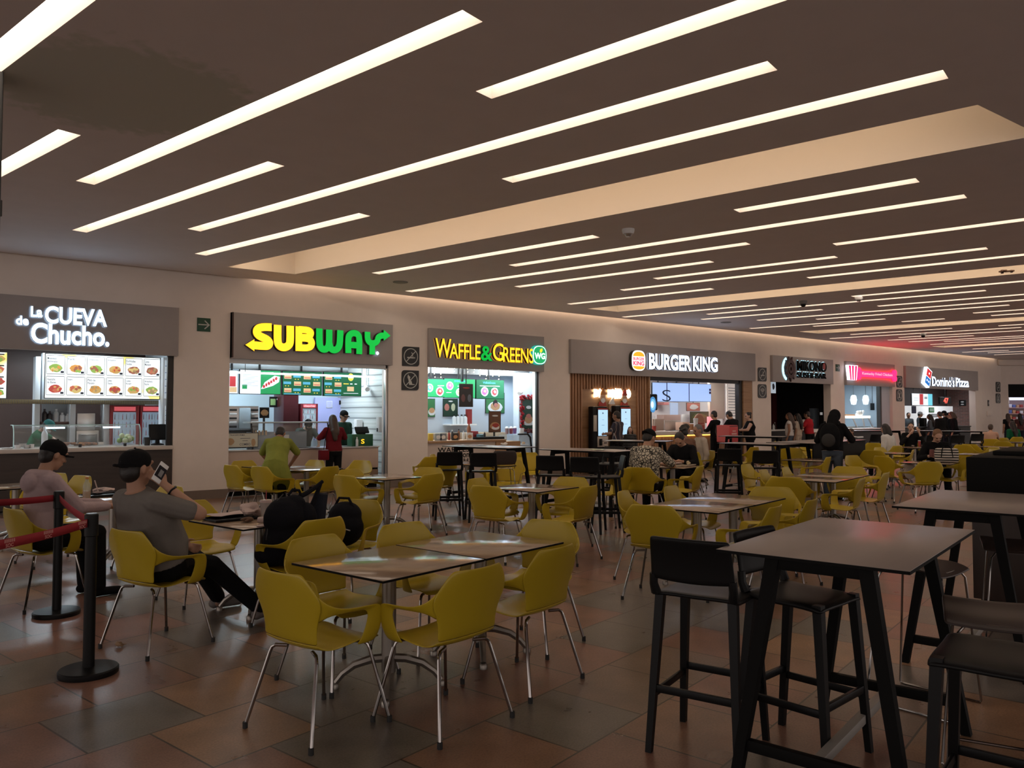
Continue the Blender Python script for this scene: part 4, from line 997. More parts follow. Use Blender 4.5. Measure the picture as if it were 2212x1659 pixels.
letter('letter_w', [curve([(1086, 278), (1088, 420), (1104, 470), (1134, 486), (1166, 470), (1182, 425), (1184, 290)]), curve([(1184, 425), (1200, 474), (1232, 492), (1268, 476), (1288, 425), (1294, 296)])], 62, E_g)
letter('letter_a', [curve([(1374, 522), (1374, 380), (1392, 338), (1428, 324), (1466, 338), (1482, 382), (1482, 532)]), [(1380, 440), (1476, 446)]], 60, E_g)
letter('letter_y', [curve([(1564, 312), (1566, 380), (1588, 416), (1630, 424), (1660, 404), (1672, 368), (1700, 350), (1735, 350)]), [(1612, 425), (1610, 536)]], 58, E_g, [[(1725, 292), (1792, 350), (1725, 398)]])
mb = MB(); p = ony(450 + 1672 * .217, 650 + 522 * .217, FY); blob(mb, p.x, p.z, .035, .035, FY - .05, 14); place(mb, 'registered_mark', E_w, t)
mb = MB(); mb.span((5.172, WY - .11, 2.70), (5.20, WY - .001, 3.577)); place(mb, 'side_trim', mat('brown_edge', (.05, .02, .015), .5), t)
M_plank = patterned('white_planks', 'wave', [(0, (.28, .29, .28)), (.05, (.62, .65, .62)), (.5, (.70, .72, .69)), (.95, (.60, .62, .58))], 1.25, .5, axis='Z', dist=.25)
shop_room('sub', 5.17, 8.66, 2.9, mat('shop_cool', (.58, .70, .78), .6), lamps=2, side=M_plank)
SY = WY + 1.0
tc = thing('service_counter', 'beige fronted counter with a dark groove below the sandwich shop', 'counter', (6.9, WY + .05, 0))
M_beige = mat('beige_panel', (.52, .40, .33), .45)
mb = MB(); mb.span((5.18, WY + .05, .44), (8.45, WY + .5, .88), .004); place(mb, 'front_panel', M_beige, tc)
mb = MB(); mb.span((5.18, WY + .07, .40), (8.45, WY + .5, .44)); place(mb, 'groove', M_blackm, tc)
mb = MB(); mb.span((5.18, WY + .05, .10), (8.45, WY + .5, .40), .004); place(mb, 'lower_panel', mat('brown_panel', (.20, .13, .09), .5), tc)
mb = MB(); mb.span((5.18, WY + .12, 0), (8.45, WY + .5, .10)); place(mb, 'plinth', M_blackm, tc)
mb = MB(); mb.span((5.18, WY + .02, .88), (8.46, WY + .8, .905), .003); place(mb, 'worktop', M_steel, tc)
def screen(px, Y, label, faces, group=None, tilt=0):
    """flat screen with lit colour fields given as (u0,v0,u1,v1,material) in 0..1"""
    x0, x1, z0, z1 = rect(*px, Y); W, H = x1 - x0, z1 - z0
    t = thing('menu_screen', label, 'screen', (x0, Y, z0), 0, group)
    MB().span((0, 0, 0), (W, .05, H), .006).build('housing', M_black, t)
    MB().span((W * .5 - .02, .05, H * .5), (W * .5 + .02, .08, 2.955 - z0), .003).build('bracket', M_dark, t)
    mats = []; mb = MB()
    for i, (a, b, c, d, m) in enumerate(faces):
        if m not in mats: mats.append(m)
        mb.mi = mats.index(m); mb.span((.012 + a * (W - .024), -.003 - i * .0004, .012 + b * (H - .024)), (.012 + c * (W - .024), -.0005 - i * .0002, .012 + d * (H - .024)))
    mb.build('picture', mats, t)
    return t, W, H
E_sg = glow('scr_green', (.02, .30, .10), .9); E_dg = glow('scr_darkgreen', (.01, .12, .05), .7); E_sw = glow('scr_white', (.80, .88, .95), 1.0); E_blue = glow('scr_cyan', (.10, .42, .62), .8); E_bun = glow('scr_bun', (.70, .50, .28), .8); E_red = glow('scr_red', (.55, .05, .06), .8); E_gr = glow('scr_grey', (.30, .36, .40), .8); E_yl = glow('scr_yellow', (.8, .62, .08), .9)
SCY = WY + .95; g = 'menu screens of the sandwich shop'
f = [(0, 0, 1, 1, E_sw), (.2, .3, .8, .75, E_red), (.2, .05, .9, .28, E_bun)]
screen((490, 799, 515, 851), SCY, 'narrow piece of a menu screen at the left of the sandwich shop', f, g)
f = [(0, 0, .5, 1, E_sw), (.5, 0, 1, 1, E_sg), (.05, .2, .17, .38, E_sg)] + [(.06, .92 - .065 * k, .44 - .08 * (k % 3), .935 - .065 * k, E_gr) for k in range(10)] + [(.56, .86, .82, .93, E_sw)]
tS, W, H = screen((517, 799, 607, 852), SCY, 'menu screen half white price list, half green with a sandwich', f, g)
mb = MB(); mb.prism([(W * .51, H * .22), (W * .60, H * .50), (W * .84, H * .78), (W * .97, H * .74), (W * .95, H * .52), (W * .80, H * .36), (W * .58, H * .24)], -.006, -.0045); mb.mi = 1
for q in range(6): blob(mb, W * (.58 + .06 * q), H * (.33 + .065 * q), W * .03, H * .07, -.0065, 9, .2, q)
mb.build('sandwich_picture', [E_sw, E_red], tS)
for q, (px, l) in enumerate([((609, 802, 696, 854), 'dark green menu screen with eight sandwiches in the middle'), ((698, 804, 781, 856), 'dark green menu screen with a round badge at the right')]):
    f = [(0, 0, 1, 1, E_dg)]
    cols = 4 if q == 0 else 2
    for c in range(cols):
        for r_ in range(3):
            u = .04 + c * .245; v = .70 - r_ * .29
            if (c + r_) % 2 == 0: f += [(u, v - .02, u + .18, v + .16, E_bun), (u + .01, v + .02, u + .17, v + .05, E_red)]
            else: f += [(u - .02, v + .04, u + .17, v + .15, E_blue), (u + .02, v - .05, u + .05, v - .02, E_yl), (u + .09, v - .05, u + .12, v - .02, E_yl)]
    f += [(.03, .01, .45, .05, E_blue)]
    if q: f += [(.52, .50, .66, .54, E_yl), (.70, .50, .76, .54, E_sw), (.82, .50, .88, .54, E_sw), (.62, .20, .80, .40, E_bun), (.52, .10, .92, .12, E_sw)]
    tS, W, H = screen(px, SCY, l, f, g)
    if q: mb = MB(); blob(mb, W * .71, H * .80, W * .075, H * .16, -.008, 20); mb.mi = 1; mb.span((W * .64, -.0115, H * .76), (W * .78, -.0085, H * .84)); mb.build('badge', [E_yl, E_sw], tS)
x0, x1, z0, z1 = rect(498, 803, 808, 812, SCY - .25); zt = (z0 + z1) / 2 - .02; t = thing('light_tube', 'long white light tube in front of the sandwich menu screens', 'light tube', (x0, SCY - .25, zt)); MB().tube([(-.2, 0, 0), (x1 - x0, 0, 0)], .02, 8).build('tube', glow('tube_white', (.75, .95, 1.0), 4), t)
for q in (.3, x1 - x0 - .3): MB().tube([(q, .01, .015), (q, .01, 2.953 - zt)], .006, 6).build('hanger', M_dark, t)
t, w_, h = poster('menu_poster', 'small dark poster with price boxes above the cola fridge', 'poster', (582, 857, 633, 880), WY + 2.3, M_blackm)
mb = MB()
for k in range(6): mb.mi = k % 3; mb.span((-w_ * .35 + (k % 3) * w_ * .42, -.006, h * (.12 + .26 * (k // 3))), (-w_ * .35 + (k % 3 + .9) * w_ * .42, -.0035, h * (.34 + .26 * (k // 3))))
mb.mi = 3; mb.span((-w_ * .4, -.006, h * .7), (w_ * .4, -.0035, h * .82)); mb.mi = 0; mb.span((-w_ * .92, -.006, h * .2), (-w_ * .5, -.0035, h * .8)); mb.build('print', [mat('pr_green', (.25, .4, .15), .6), mat('pr_tan', (.5, .4, .2), .6), mat('pr_red', (.4, .1, .08), .6), M_white], t)
t = fridge((650, 872, 687, 935), WY + 1.9, 'dark red cola fridge inside the sandwich shop', mat('fridge_dark', (.14, .012, .018), .35), 1.6, 'Coca-Cola')
MB().span((-.62, .02, 0), (-.24 - .02, .6, 1.9), .01).build('side_panel', mat('fridge_side', (.06, .008, .012), .35), t)
wbox('door_1', (680, 859, 747, 950), WY + 2.75, WY + 2.82, mat('lilac_door', (.42, .44, .78), .5), 1)
t, w_, h = poster('notice_sheet', 'pale notices on the lilac back door', 'notice', (705, 866, 718, 881), WY + 2.73, mat('paper_lilac', (.55, .56, .80), .6), None, .004, M_white)
t, w_, h = poster('door_plate', 'small black plate on the lilac back door', 'sign', (733, 865, 745, 874), WY + 2.73, M_black)
t = thing('bread_oven', 'steel bread oven with tray racks at the left of the sandwich shop', 'oven', (0, 0, 0)); x0, x1, z0, z1 = rect(490, 877, 560, 930, WY + 1.6)
t.location = ((x0 + x1) / 2, WY + 1.6, z0); W, H = (x1 - x0) / 2, z1 - z0
MB().span((-W, .02, 0), (W, .6, H), .01).build('body', M_steel, t); MB().span((-W * .95, .05, -z0), (W * .95, .58, 0), .01).build('stand', M_dark, t); MB().span((-W * .25, -.01, H * .08), (W * .45, .019, H * .92), .005).build('door', mat('oven_glass', (.45, .55, .62), .2), t)
for s_ in (-.62, .72):
    for k in range(5): MB().span((W * (s_ - .22), -.006, H * (.12 + .17 * k)), (W * (s_ + .22), .019, H * (.20 + .17 * k)), .003).build('rack_tray', M_white if k % 2 else M_dark, t)
t, w_, h = poster('cookie_stand', 'black cookie poster stand beside the bread oven', 'poster', (561, 880, 582, 903), WY + 1.3, M_black, stand=.0); mb = MB(); blob(mb, 0, h * .5, w_ * .75, h * .3, -.004, 16, .12); mb.build('cookie_picture', mat('cookie', (.55, .33, .15), .6), t)
# sneeze guard
x0, x1, z0, z1 = rect(546, 911, 712, 966, WY + .12); t = thing('sneeze_guard', 'glass sneeze guard with grey frame on the sandwich counter', 'sneeze guard', ((x0 + x1) / 2, WY + .12, .905)); W, H = (x1 - x0) / 2, z1 - .905
MB().span((-W - .05, .04, H - .03), (W, .45, H), .008).build('top_shelf', mat('guard_grey', (.42, .46, .48), .35), t)
for s_ in (-1, 1): MB().tube([(s_ * W, 0, 0), (s_ * W, .02, H * .5), (s_ * W, .1, H - .02)], .016, 8).build('side_post', M_dark, t)
mb = MB(); mb.grid([[(x, yy, zz) for x in (-W, W)] for yy, zz in [(0, .01), (.02, H * .5), (.1, H - .03)]]); mb.build('glass', M_glass, t, fixn=False)
MB().span((-W, .32, 0), (W * .55, .36, H * .62), .004).build('back_tray', mat('tray_blue', (.22, .28, .36), .35), t)
mb = MB()
for k in range(5): mb.span((-W * .9 + k * .07, .30, H * .50), (-W * .9 + k * .07 + .04, .305, H * .68))
mb.build('label_card', mat('card_orange', (.65, .45, .28), .6), t); MB().span((-W * .18, .29, H * .30), (W * .06, .3, H * .50)).build('price_card', M_white, t)
t, w_, h = poster('counter_poster', 'cream poster reading COMBO on the left of the sandwich counter', 'poster', (480, 935, 558, 967), WY + .1, mat('poster_cream', (.60, .60, .50), .5)); 
mb = MB(); mb.add_mesh(fit_text('TRANSFORMA', -w_ * .62, w_ * .25, h * .80, h * .90, -.0035, 0, .008)); mb.add_mesh(fit_text('COMBO', -w_ * .05, w_ * .55, h * .14, h * .30, -.0035, 0, .012)); mb.span((-w_ * .02, -.005, h * .60), (w_ * .55, -.0033, h * .63)); mb.span((w_ * .1, -.005, h * .45), (w_ * .4, -.0033, h * .48)); mb.mi = 1
blob(mb, -w_ * .55, h * .42, w_ * .2, h * .24, -.004, 14, .12); blob(mb, w_ * .72, h * .34, w_ * .12, h * .26, -.004, 12, .1); mb.build('print', [M_ink, mat('pr_food', (.48, .32, .18), .6)], t)
x0, x1, z0, z1 = rect(761, 938, 806, 954, WY + .3); t = thing('green_box', 'dark green box with a yellow symbol on the right of the sandwich counter', 'box', ((x0 + x1) / 2, WY + .3, .905)); MB().span((-(x1 - x0) / 2, 0, 0), ((x1 - x0) / 2, .25, z1 - .905), .006).build('body', mat('box_green', (.01, .10, .035), .4), t); lm2 = fit_text('S', -.04, .04, .05, .15, -.001, .003, .01); link('symbol', lm2, E_y, t)
bt = z1
t = thing('till_monitor', 'black till on top of the dark green box', 'monitor', ((x0 + x1) / 2, WY + .35, bt)); MB().box((0, 0, .09), (.32, .04, .16), .01, Euler((rad(-35), 0, 0))).build('screen', M_black, t); MB().span((-.08, -.03, 0), (.08, .1, .03), .006).build('stand', M_black, t)
bottle(771, 966, WY + .25, .0 + .2, .03, M_wb, 'white sauce bottle left of the dark green box', None, None, 'bottle', .905)
t = thing('soap_dispenser', 'white hand gel dispenser on the plank wall of the sandwich shop', 'dispenser', onx(826, 934, 8.66 + .195)); MB().span((-.13, -.08, 0), (0, .08, .36), .03).build('body', M_white, t); MB().span((-.135, -.03, .02), (-.131, .03, .1)).build('nozzle', M_dark, t)
wbox('paper_dispenser', (770, 906, 784, 930), WY + 1.5, WY + 1.65, M_white, z_to=0, label='tall white dispenser column against the plank wall of the sandwich shop', cat='dispenser', bev=.02)
p = ony(790, 837, WY + 1.2); t = thing('security_camera', 'white bullet security camera in the sandwich shop', 'security camera', p); MB().tube([(0, 0, 0), (-.05, -.18, -.05)], .055, 12).build('body', M_white, t); MB().tube([(0, .02, .02), (.06, .1, .12), (.06, .1, 2.953 - p.z)], .02, 8).build('bracket', M_white, t)
mb = MB(); mb.span((8.6, WY + .02, 0), (8.65, WY + .10, 2.72), .003); struct(mb.build('trim_7', M_steel))
mb = MB(); mb.span((5.17, WY + .02, 2.60), (8.65, WY + .16, 2.72), .01); struct(mb.build('trim_8', M_white))
wbox('trim_16', (480, 786, 752, 800), WY + 1.05, WY + 1.3, M_shopw, 1)

# ------------------------------------------------------------------ 3. waffle shop
t = fascia('shop_sign', None, 'grey sign with yellow letters, a green ampersand and a round green badge', 9.67, 13.12)
sign_text(t, 'W', (936, 732, 970, 773), E_y, ext=.08, off=.006); sign_text(t, 'AFFLE', (966, 744, 1033, 776), E_y, ext=.08, off=.010, space=.94); sign_text(t, '&', (1034, 748, 1059, 780), E_g, ext=.08, off=.02); sign_text(t, 'G', (1060, 742, 1083, 780), E_y, ext=.08, off=.006); sign_text(t, 'REENS', (1082, 752, 1148, 784), E_y, ext=.08, off=.010, space=.94)
x0, x1, z0, z1 = rect(1149, 746, 1180, 788, FY - .08); cx, cz, W, H = (x0 + x1) / 2, (z0 + z1) / 2, (x1 - x0) / 2, (z1 - z0) / 2
def sq(W, H, n=36, e=2.6): return [(cx + W * abs(math.cos(2 * PI * k / n)) ** (2 / e) * (1 if math.cos(2 * PI * k / n) > 0 else -1), cz + H * abs(math.sin(2 * PI * k / n)) ** (2 / e) * (1 if math.sin(2 * PI * k / n) > 0 else -1)) for k in range(n)]
mb = MB(); mb.prism(sq(W, H), FY - .10, FY - .0); mb.mi = 1; mb.prism(sq(W * .93, H * .93), FY - .104, FY - .101); mb.mi = 2; mb.prism(sq(W * .84, H * .86), FY - .108, FY - .105); place(mb, 'round_badge', [glow('badge_rim', (.02, .45, .35), .8), glow('badge_white', (.75, .95, 1.0), 1.6), glow('badge_green', (.01, .42, .14), .8)], t)
lm(('badge_letters'), fit_text('WG', cx - W * .72, cx + W * .72, cz - H * .42, cz + H * .22, FY - .109, .003, .035), MATS["badge_white"], t)
mb = MB(); mb.prism([(cx - W * .02, cz + H * .32), (cx + W * .05, cz + H * .58), (cx + W * .32, cz + H * .68), (cx + W * .34, cz + H * .42), (cx + W * .18, cz + H * .26)], FY - .113, FY - .109); place(mb, 'leaf', E_y, t)
shop_room('wg', 9.69, 13.53, 1.6, mat('wg_white', (.62, .70, .80), .6), lamps=2, side=MATS["wg_white"], ceilz=2.95)
tc = thing('service_counter', 'cream counter with bold black lettering and oak top below the waffle shop', 'counter', (11, WY, 0))
mb = MB(); mb.span((9.70, WY + .04, .02), (11.85, WY + .4, .93), .004); place(mb, 'front_panel', mat('cream_panel', (.60, .50, .44), .5), tc)
mb = MB(); mb.span((9.70, WY - .02, .93), (11.95, WY + .7, .985), .004); place(mb, 'worktop', M_wood, tc)
mb = MB(); mb.span((11.66, WY - .005, .02), (12.42, WY + .6, .93), .004); place(mb, 'wood_panel', M_wood, tc)
for wd, px in [('WAFFLES', (946, 966, 1014, 977)), ('c', (946, 980, 952, 988)), ('on', (1000, 979, 1014, 988)), ('H', (1002, 990, 1012, 998)), ('is', (1002, 1001, 1012, 1010))]:
    x0, x1, z0, z1 = rect(*px, WY + .03); mb = MB(); mb.add_mesh(fit_text(wd, x0, x1, z0, z1, WY + .037, 0, .015)); place(mb, 'lettering', M_blackm, tc)
Wg = 'menu screens of the waffle shop'; SCY = WY + 1.0
def round_food(t, W, H, spots):
    for k, (u, v, r_, m) in enumerate(spots):
        mb = MB(); blob(mb, W * u, H * v, W * r_, W * r_ * 1.0, -.006, 18, .04, k); mb.mi = 1; blob(mb, W * u, H * v, W * r_ * .72, W * r_ * .72, -.0085, 14, .15, k); mb.mi = 2; blob(mb, W * (u + .01), H * (v + .02), W * r_ * .34, W * r_ * .3, -.011, 10, .3, k + 3); mb.build('dish_picture', [E_sw, m, E_sw if k % 2 else E_bun], t)
E_pur = glow('scr_purple', (.35, .12, .32), .8)
tS, W, H = screen((905, 818, 961, 858), SCY, 'green menu screen cut by the left edge of the waffle shop', [(0, 0, 1, 1, E_sg), (.72, .62, .98, .66, E_sw), (.05, .84, .30, .92, E_sw)], Wg); round_food(tS, W, H, [(.80, .32, .15, E_red), (.40, .5, .14, E_blue)])
tS, W, H = screen((959, 818, 1027, 860), SCY, 'green menu screen headed ENSALADAS in the waffle shop', [(0, 0, 1, 1, E_sg), (.42, .60, .55, .63, E_sw), (.06, .25, .22, .28, E_sw)], Wg); round_food(tS, W, H, [(.18, .62, .11, E_pur), (.48, .30, .11, E_bun)])
link('heading', fit_text('ENSALADAS', W * .32, W * .70, H * .82, H * .92, -.007, 0, .01), E_blue, tS)
tS, W, H = screen((1028, 820, 1089, 862), SCY, 'dark green menu screen with two round dishes in the waffle shop', [(0, 0, 1, 1, E_dg), (.12, .66, .85, .69, E_sw)], Wg); round_food(tS, W, H, [(.30, .38, .13, E_pur), (.65, .36, .13, E_red)])
link('heading', fit_text('Waffle&Greens', W * .24, W * .68, H * .78, H * .89, -.007, 0, .008), E_blue, tS)
def food_poster(px, Y, label, bg, shapes, thick=.015, **kw):
    t, w_, h = poster('food_poster', label, 'poster', px, Y, bg, 'food posters of the waffle shop', thick, **kw)
    for k, (u, v, a, b, m) in enumerate(shapes):
        mb = MB(); blob(mb, w_ * u, h * v, w_ * a, h * b, -.0045 - .0016 * k, 16, .07, k); mb.build('print', m, t)
    return t, w_, h
P_g = mat('poster_green', (.05, .20, .07), .5); P_d = mat('poster_dark', (.03, .025, .022), .5); P_dg = mat('poster_deepgreen', (.015, .05, .03), .5); P_br = mat('poster_brown', (.16, .07, .035), .5); P_w = mat('print_white', (.75, .76, .78), .6); P_r = mat('print_red', (.40, .05, .04), .6); P_t = mat('print_tan', (.55, .30, .15), .6); P_p = mat('print_pink', (.55, .20, .16), .6)
food_poster((992, 829, 1022, 879), WY + .5, 'dark hanging poster of two drinks in the waffle shop', P_d, [(-.45, .38, .28, .17, mat('print_rose', (.16, .07, .06), .6)), (.45, .38, .28, .17, mat('print_slate', (.14, .15, .17), .6)), (.0, .82, .5, .03, P_r)], hang=True)
food_poster((957, 861, 989, 900), WY + 1.57, 'dark green poster of a red drink and a pale cup', P_dg, [(-.5, .52, .32, .2, P_p), (.35, .52, .28, .22, mat('print_cream', (.60, .62, .42), .6)), (0, .85, .3, .04, P_w)])
food_poster((915, 861, 940, 901), WY + 1.57, 'green poster with a sandwich at the left edge of the waffle shop', P_g, [(.4, .28, .6, .2, P_w), (.4, .36, .5, .15, P_t)])
food_poster((1049, 848, 1090, 893), WY + 1.57, 'green poster of a waffle on a white plate', P_g, [(0, .30, .75, .26, P_w), (0, .34, .5, .2, P_t), (0, .48, .25, .18, P_d), (.05, .40, .2, .1, P_p)])
food_poster((1056, 888, 1082, 934), WY + .35, 'brown standing poster of a sandwich on the waffle counter', P_br, [(0, .30, .8, .18, P_t), (.1, .22, .65, .1, P_w), (.1, .33, .55, .1, P_r), (0, .78, .5, .04, P_w)], stand=1.05)
wbox('pillar', (1121, 806, 1166, 1000), WY + .66, WY + .9, MATS['wg_white'], 1)
t, w_, h = food_poster((1126, 858, 1157, 931), WY + .62, 'dark tall poster framed by a red garland at the right of the waffle shop', P_dg, [(0, .24, .75, .08, P_w), (0, .34, .55, .12, P_t), (0, .44, .35, .07, P_p), (0, .70, .35, .05, P_w)])
mb = MB(); rnd = random.Random(11)
for k in range(150):
    u = rnd.random(); side_ = k % 4; x, z = [(-w_, u * h), (w_, u * h), (-w_ + u * 2 * w_, h), (-w_ + u * 2 * w_, 0)][side_]; mb.mi = k % 2; mb.ball((x + rnd.uniform(-.04, .06), rnd.uniform(-.05, .0), z + rnd.uniform(-.04, .04)), rnd.uniform(.02, .04), seg=6)
mb.build('garland', [mat('tinsel_red', (.30, .01, .02), .3), mat('tinsel_dark', (.10, .01, .01), .4)], t)
# string of fairy lights and dark beams
tag(MB().span((9.6, WY + .75, 2.52), (9.9, WY + .8, 2.9)).build('beam', M_dark), 'x', 'x')
bpy.data.objects.remove(bpy.data.objects['beam'])
mb = MB(); mb.span((9.5, WY + 1.2, 2.62), (13.7, WY + 1.3, 2.94)); struct(mb.build('trim_9', mat('bulkhead_grey', (.26, .25, .24), .7)))
t = thing('fairy_lights', 'string of warm fairy lights hanging across the top of the waffle shop', 'fairy lights', (9.7, WY + 1.15, 2.9)); mb = MB(); w2 = MB(); rnd = random.Random(2)
for k in range(16):
    x = .1 + k * .2; n = rnd.randint(2, 5); w2.tube([(x, 0, 0), (x, 0, -.08 * n)], .003, 4)
    for q in range(n): mb.ball((x + rnd.uniform(-.02, .02), -.01, -.06 - .08 * q), .013, seg=6)
mb.build('bulbs', glow('bulb_warm', (1, .85, .6), 4), t)['kind'] = 'stuff'; w2.tube([(0, 0, -.01), (3.3, 0, -.01)], .004, 4); w2.build('wire', M_dark, t)
# goods on the counter
gI = 'goods on the waffle counter'; CT = .985
def tin(px, Y, r, h, m, label, nm='tin', z=CT, cat=None):
    p = ony(px, 945, Y); o = MB().lathe([(0, 0), (r, 0), (r, h), (r * .9, h + .008), (0, h + .008)], seg=14).build(nm, m, loc=(p.x, Y, z)); return tag(o, label, cat or nm.replace('_', ' '), gI)
def cbox(px, Y, wd, h, m, label, nm='box', z=CT, dep=.1):
    p = ony(px, 945, Y); mb = MB(); mb.span((-wd / 2, 0, 0), (wd / 2, dep, h), .004); o = mb.build(nm, m, loc=(p.x, Y, z)); return tag(o, label, nm.replace('_', ' '), gI)
cbox(931, WY + .1, .12, .17, mat('box_yellow', (.70, .48, .06), .5), 'small yellow box at the left end of the waffle counter')
for k, (px, l) in enumerate([(947, 'blue grey photo card standing left on the waffle counter'), (958, 'second photo card with a round plate on the waffle counter'), (984, 'dark card with a dessert on the waffle counter'), (1015, 'small pale card right of the white bottle')]):
    t = thing('photo_card', l, 'card', (ony(px, 945, WY + .15).x, WY + .15, CT), 0, gI); MB().span((-.09, 0, 0), (.09, .02, .17), .003).build('card', [mat('card_blue', (.35, .42, .48), .5), mat('card_grey', (.22, .24, .28), .5), P_d, P_w][k], t); mb = MB(); blob(mb, 0, .08, .06, .045, -.001, 12, .1, k); mb.build('print', [P_w, M_white, P_t, P_t][k], t)
bottle(1001, 946, WY + .2, .22, .03, M_wb, 'white bottle in the middle of the waffle counter', None, gI, 'bottle', CT); bottle(970, 946, WY + .35, .22, .03, mat('bottle_red', (.35, .05, .03), .4), 'red sauce bottle behind the photo cards', M_dark, gI, 'bottle', CT); bottle(977, 946, WY + .4, .24, .028, M_db, 'dark sauce bottle behind the photo cards', None, gI, 'bottle', CT); bottle(1047, 946, WY + .3, .2, .028, M_db, 'small dark bottle left of the standing sandwich poster', None, gI, 'bottle', CT)
bottle(991, 946, WY + .45, .26, .035, mat('bottle_brown', (.18, .07, .03), .4), 'brown syrup bottle on the waffle counter', M_dark, gI, 'bottle', CT); bottle(1013, 946, WY + .4, .42, .05, mat('bottle_amber', (.25, .08, .03), .3), 'tall amber bottle with red top on the waffle counter', P_r, gI, 'bottle', CT)
cbox(1026, WY + .35, .2, .2, mat('tin_red', (.32, .03, .04), .4), 'red square tin on the waffle counter', 'tin', CT, .15); tin(1037, WY + .25, .09, .12, mat('tin_teal', (.08, .20, .24), .4), 'dark teal round tin right of the red one'); cbox(1060, WY + .1, .85, .06, M_black, 'black tray under the standing sandwich poster', 'tray', CT, .35)
for k, px in enumerate((1095, 1104, 1112)):
    t = thing('dome_cup', ['cup with clear dome lid, leftmost of three', 'cup with clear dome lid, middle of three', 'purple cup with dome lid, rightmost of three'][k] + ' by the display case', 'cup', (ony(px, 930, WY + .45).x, WY + .45, 1.10), 0, gI); MB().lathe([(0, 0), (.04, 0), (.052, .14), (0, .14)], seg=14).build('cup', mat('cup_%d' % k, [(.30, .20, .22), (.35, .08, .12), (.28, .14, .40)][k], .4), t); MB().ball((0, 0, .14), (.052, .052, .05), seg=12).build('dome_lid', M_white, t)
tag(wbox('card_reader', (1124, 925, 1132, 936), WY + .4, WY + .45, M_white, label='l', cat='c'), 'white card reader beside the three dome cups', 'card reader', gI)
zsh = ony(990, 916, WY + 1.2).z
wbox('jar_shelf', (975, 916, 1030, 919), WY + 1.2, WY + 1.6, M_white, label='white shelf of glass jars at the back of the waffle shop', cat='shelf')
for k, px in enumerate((981, 989, 997, 1005)): bottle(px, 916, WY + 1.3, .24, .055, mat('jar_pale', (.62, .66, .68), .25), ['leftmost glass jar', 'second glass jar from the left', 'third glass jar from the left', 'rightmost glass jar'][k] + ' on the white shelf', M_dark, gI, 'jar', zsh + .0)
cbox(1015, WY + 1.25, .14, .38, mat('box_red', (.30, .03, .03), .4), 'red dispenser at the end of the jar shelf', 'dispenser', zsh)
wbox('work_bench', (927, 935, 1095, 960), WY + .95, WY + 1.55, mat('bench_tan', (.40, .30, .20), .5), label='tan work bench at the back of the waffle shop', cat='bench')
x0, x1, z0, z1 = rect(1108, 938, 1152, 992, WY + .1); t = thing('cake_display', 'curved glass cake display with black frame right of the waffle counter', 'display case', ((x0 + x1) / 2, WY + .1, 0)); W = (x1 - x0) / 2; H = z1
side_ = [(-W, .25), (-W, H), (W * .45, H), (W * .72, H - .06), (W, .45), (W, .25)]
MB().span((-W, 0, 0), (W, .6, .28), .008).build('base', M_wood, t); MB().span((-W, .0, .28), (W, .6, .45), .006).build('plinth', M_black, t)
mb = MB(); stroke(mb, [(-W * .5, H), (W * .45, H), (W * .70, H - .08), (W * .97, .44)], .035, -.01, .02); mb.build('frame', M_black, t)
mb = MB(); mb.prism([(-W * .98, .45), (-W * .98, H - .02), (W * .42, H - .02), (W * .66, H - .09), (W * .93, .45)], .02, .58); mb.build('glass_body', mat('case_glass', (.55, .62, .66), .1, alpha=.28), t)
for k in range(2): MB().span((-W * .95, .06, .62 + .2 * k), (W * .7, .5, .635 + .2 * k)).build('shelf', M_white, t)
mb = MB(); rnd = random.Random(8)
for k in range(14): mb.mi = k % 3; mb.ball((rnd.uniform(-.8, .55) * W, rnd.uniform(.15, .45), .66 + .2 * (k % 2)), (.05, .05, .04), seg=8)
mb.build('cakes', [P_t, P_r, P_w], t)['kind'] = 'stuff'
p = ony(1126, 847, WY + .57); t = thing('security_camera', 'white bullet security camera above the garland poster', 'security camera', p); MB().tube([(0, 0, 0), (-.14, -.08, -.04)], .05, 12).build('body', M_white, t); MB().tube([(0, 0, .02), (.05, .075, .05)], .02, 8).build('bracket', M_white, t)
mb = MB(); mb.span((12.98, WY + .02, 0), (13.03, WY + .09, 2.72)); struct(mb.build('trim_10', M_dark))
mb = MB(); mb.span((11.05, WY + .6, 2.4), (11.1, WY + .65, 2.94)); struct(mb.build('trim_11', M_dark))

# ------------------------------------------------------------------ 4. burger shop
t = fascia('shop_sign', None, 'wide grey sign with white letters and a bun shaped badge', 14.06, 22.26)
E_bk = glow('sign_white_bk', (.60, .76, 1.0), L_SIGN)
sign_text(t, 'BURGER', (1398, 766, 1489, 800), E_bk, off=.030); sign_text(t, 'KING', (1493, 771, 1546, 803), E_bk, off=.030)
x0, x1, z0, z1 = rect(1364, 757, 1393, 801, FY - .1); cx, cz, W, H = (x0 + x1) / 2, (z0 + z1) / 2, (x1 - x0) / 2, (z1 - z0) / 2
mb = MB(); mb.prism(sq(W, H, 40, 3.0), FY - .12, FY - .115); mb.mi = 1; mb.prism(sq(W, H, 40, 3.0), FY - .115, FY); place(mb, 'badge', [glow('badge_face', (1, .95, .92), 1.1), M_side], t)
mb = MB(); top = [(cx + W * .82 * math.cos(rad(a)), cz + H * .42 + H * .45 * math.sin(rad(a))) for a in range(0, 181, 12)]; bot = [(cx - W * .80, cz - H * .55)] + [(cx + W * .8 * math.cos(rad(a)), cz - H * .62 + H * .25 * math.sin(rad(a))) for a in range(180, 361, 12)] + [(cx + W * .80, cz - H * .55)]
mb.prism(top, FY - .125, FY - .121); mb.prism(bot, FY - .125, FY - .121); place(mb, 'bun', glow('bun_orange', (1.0, .42, .02), .95), t)
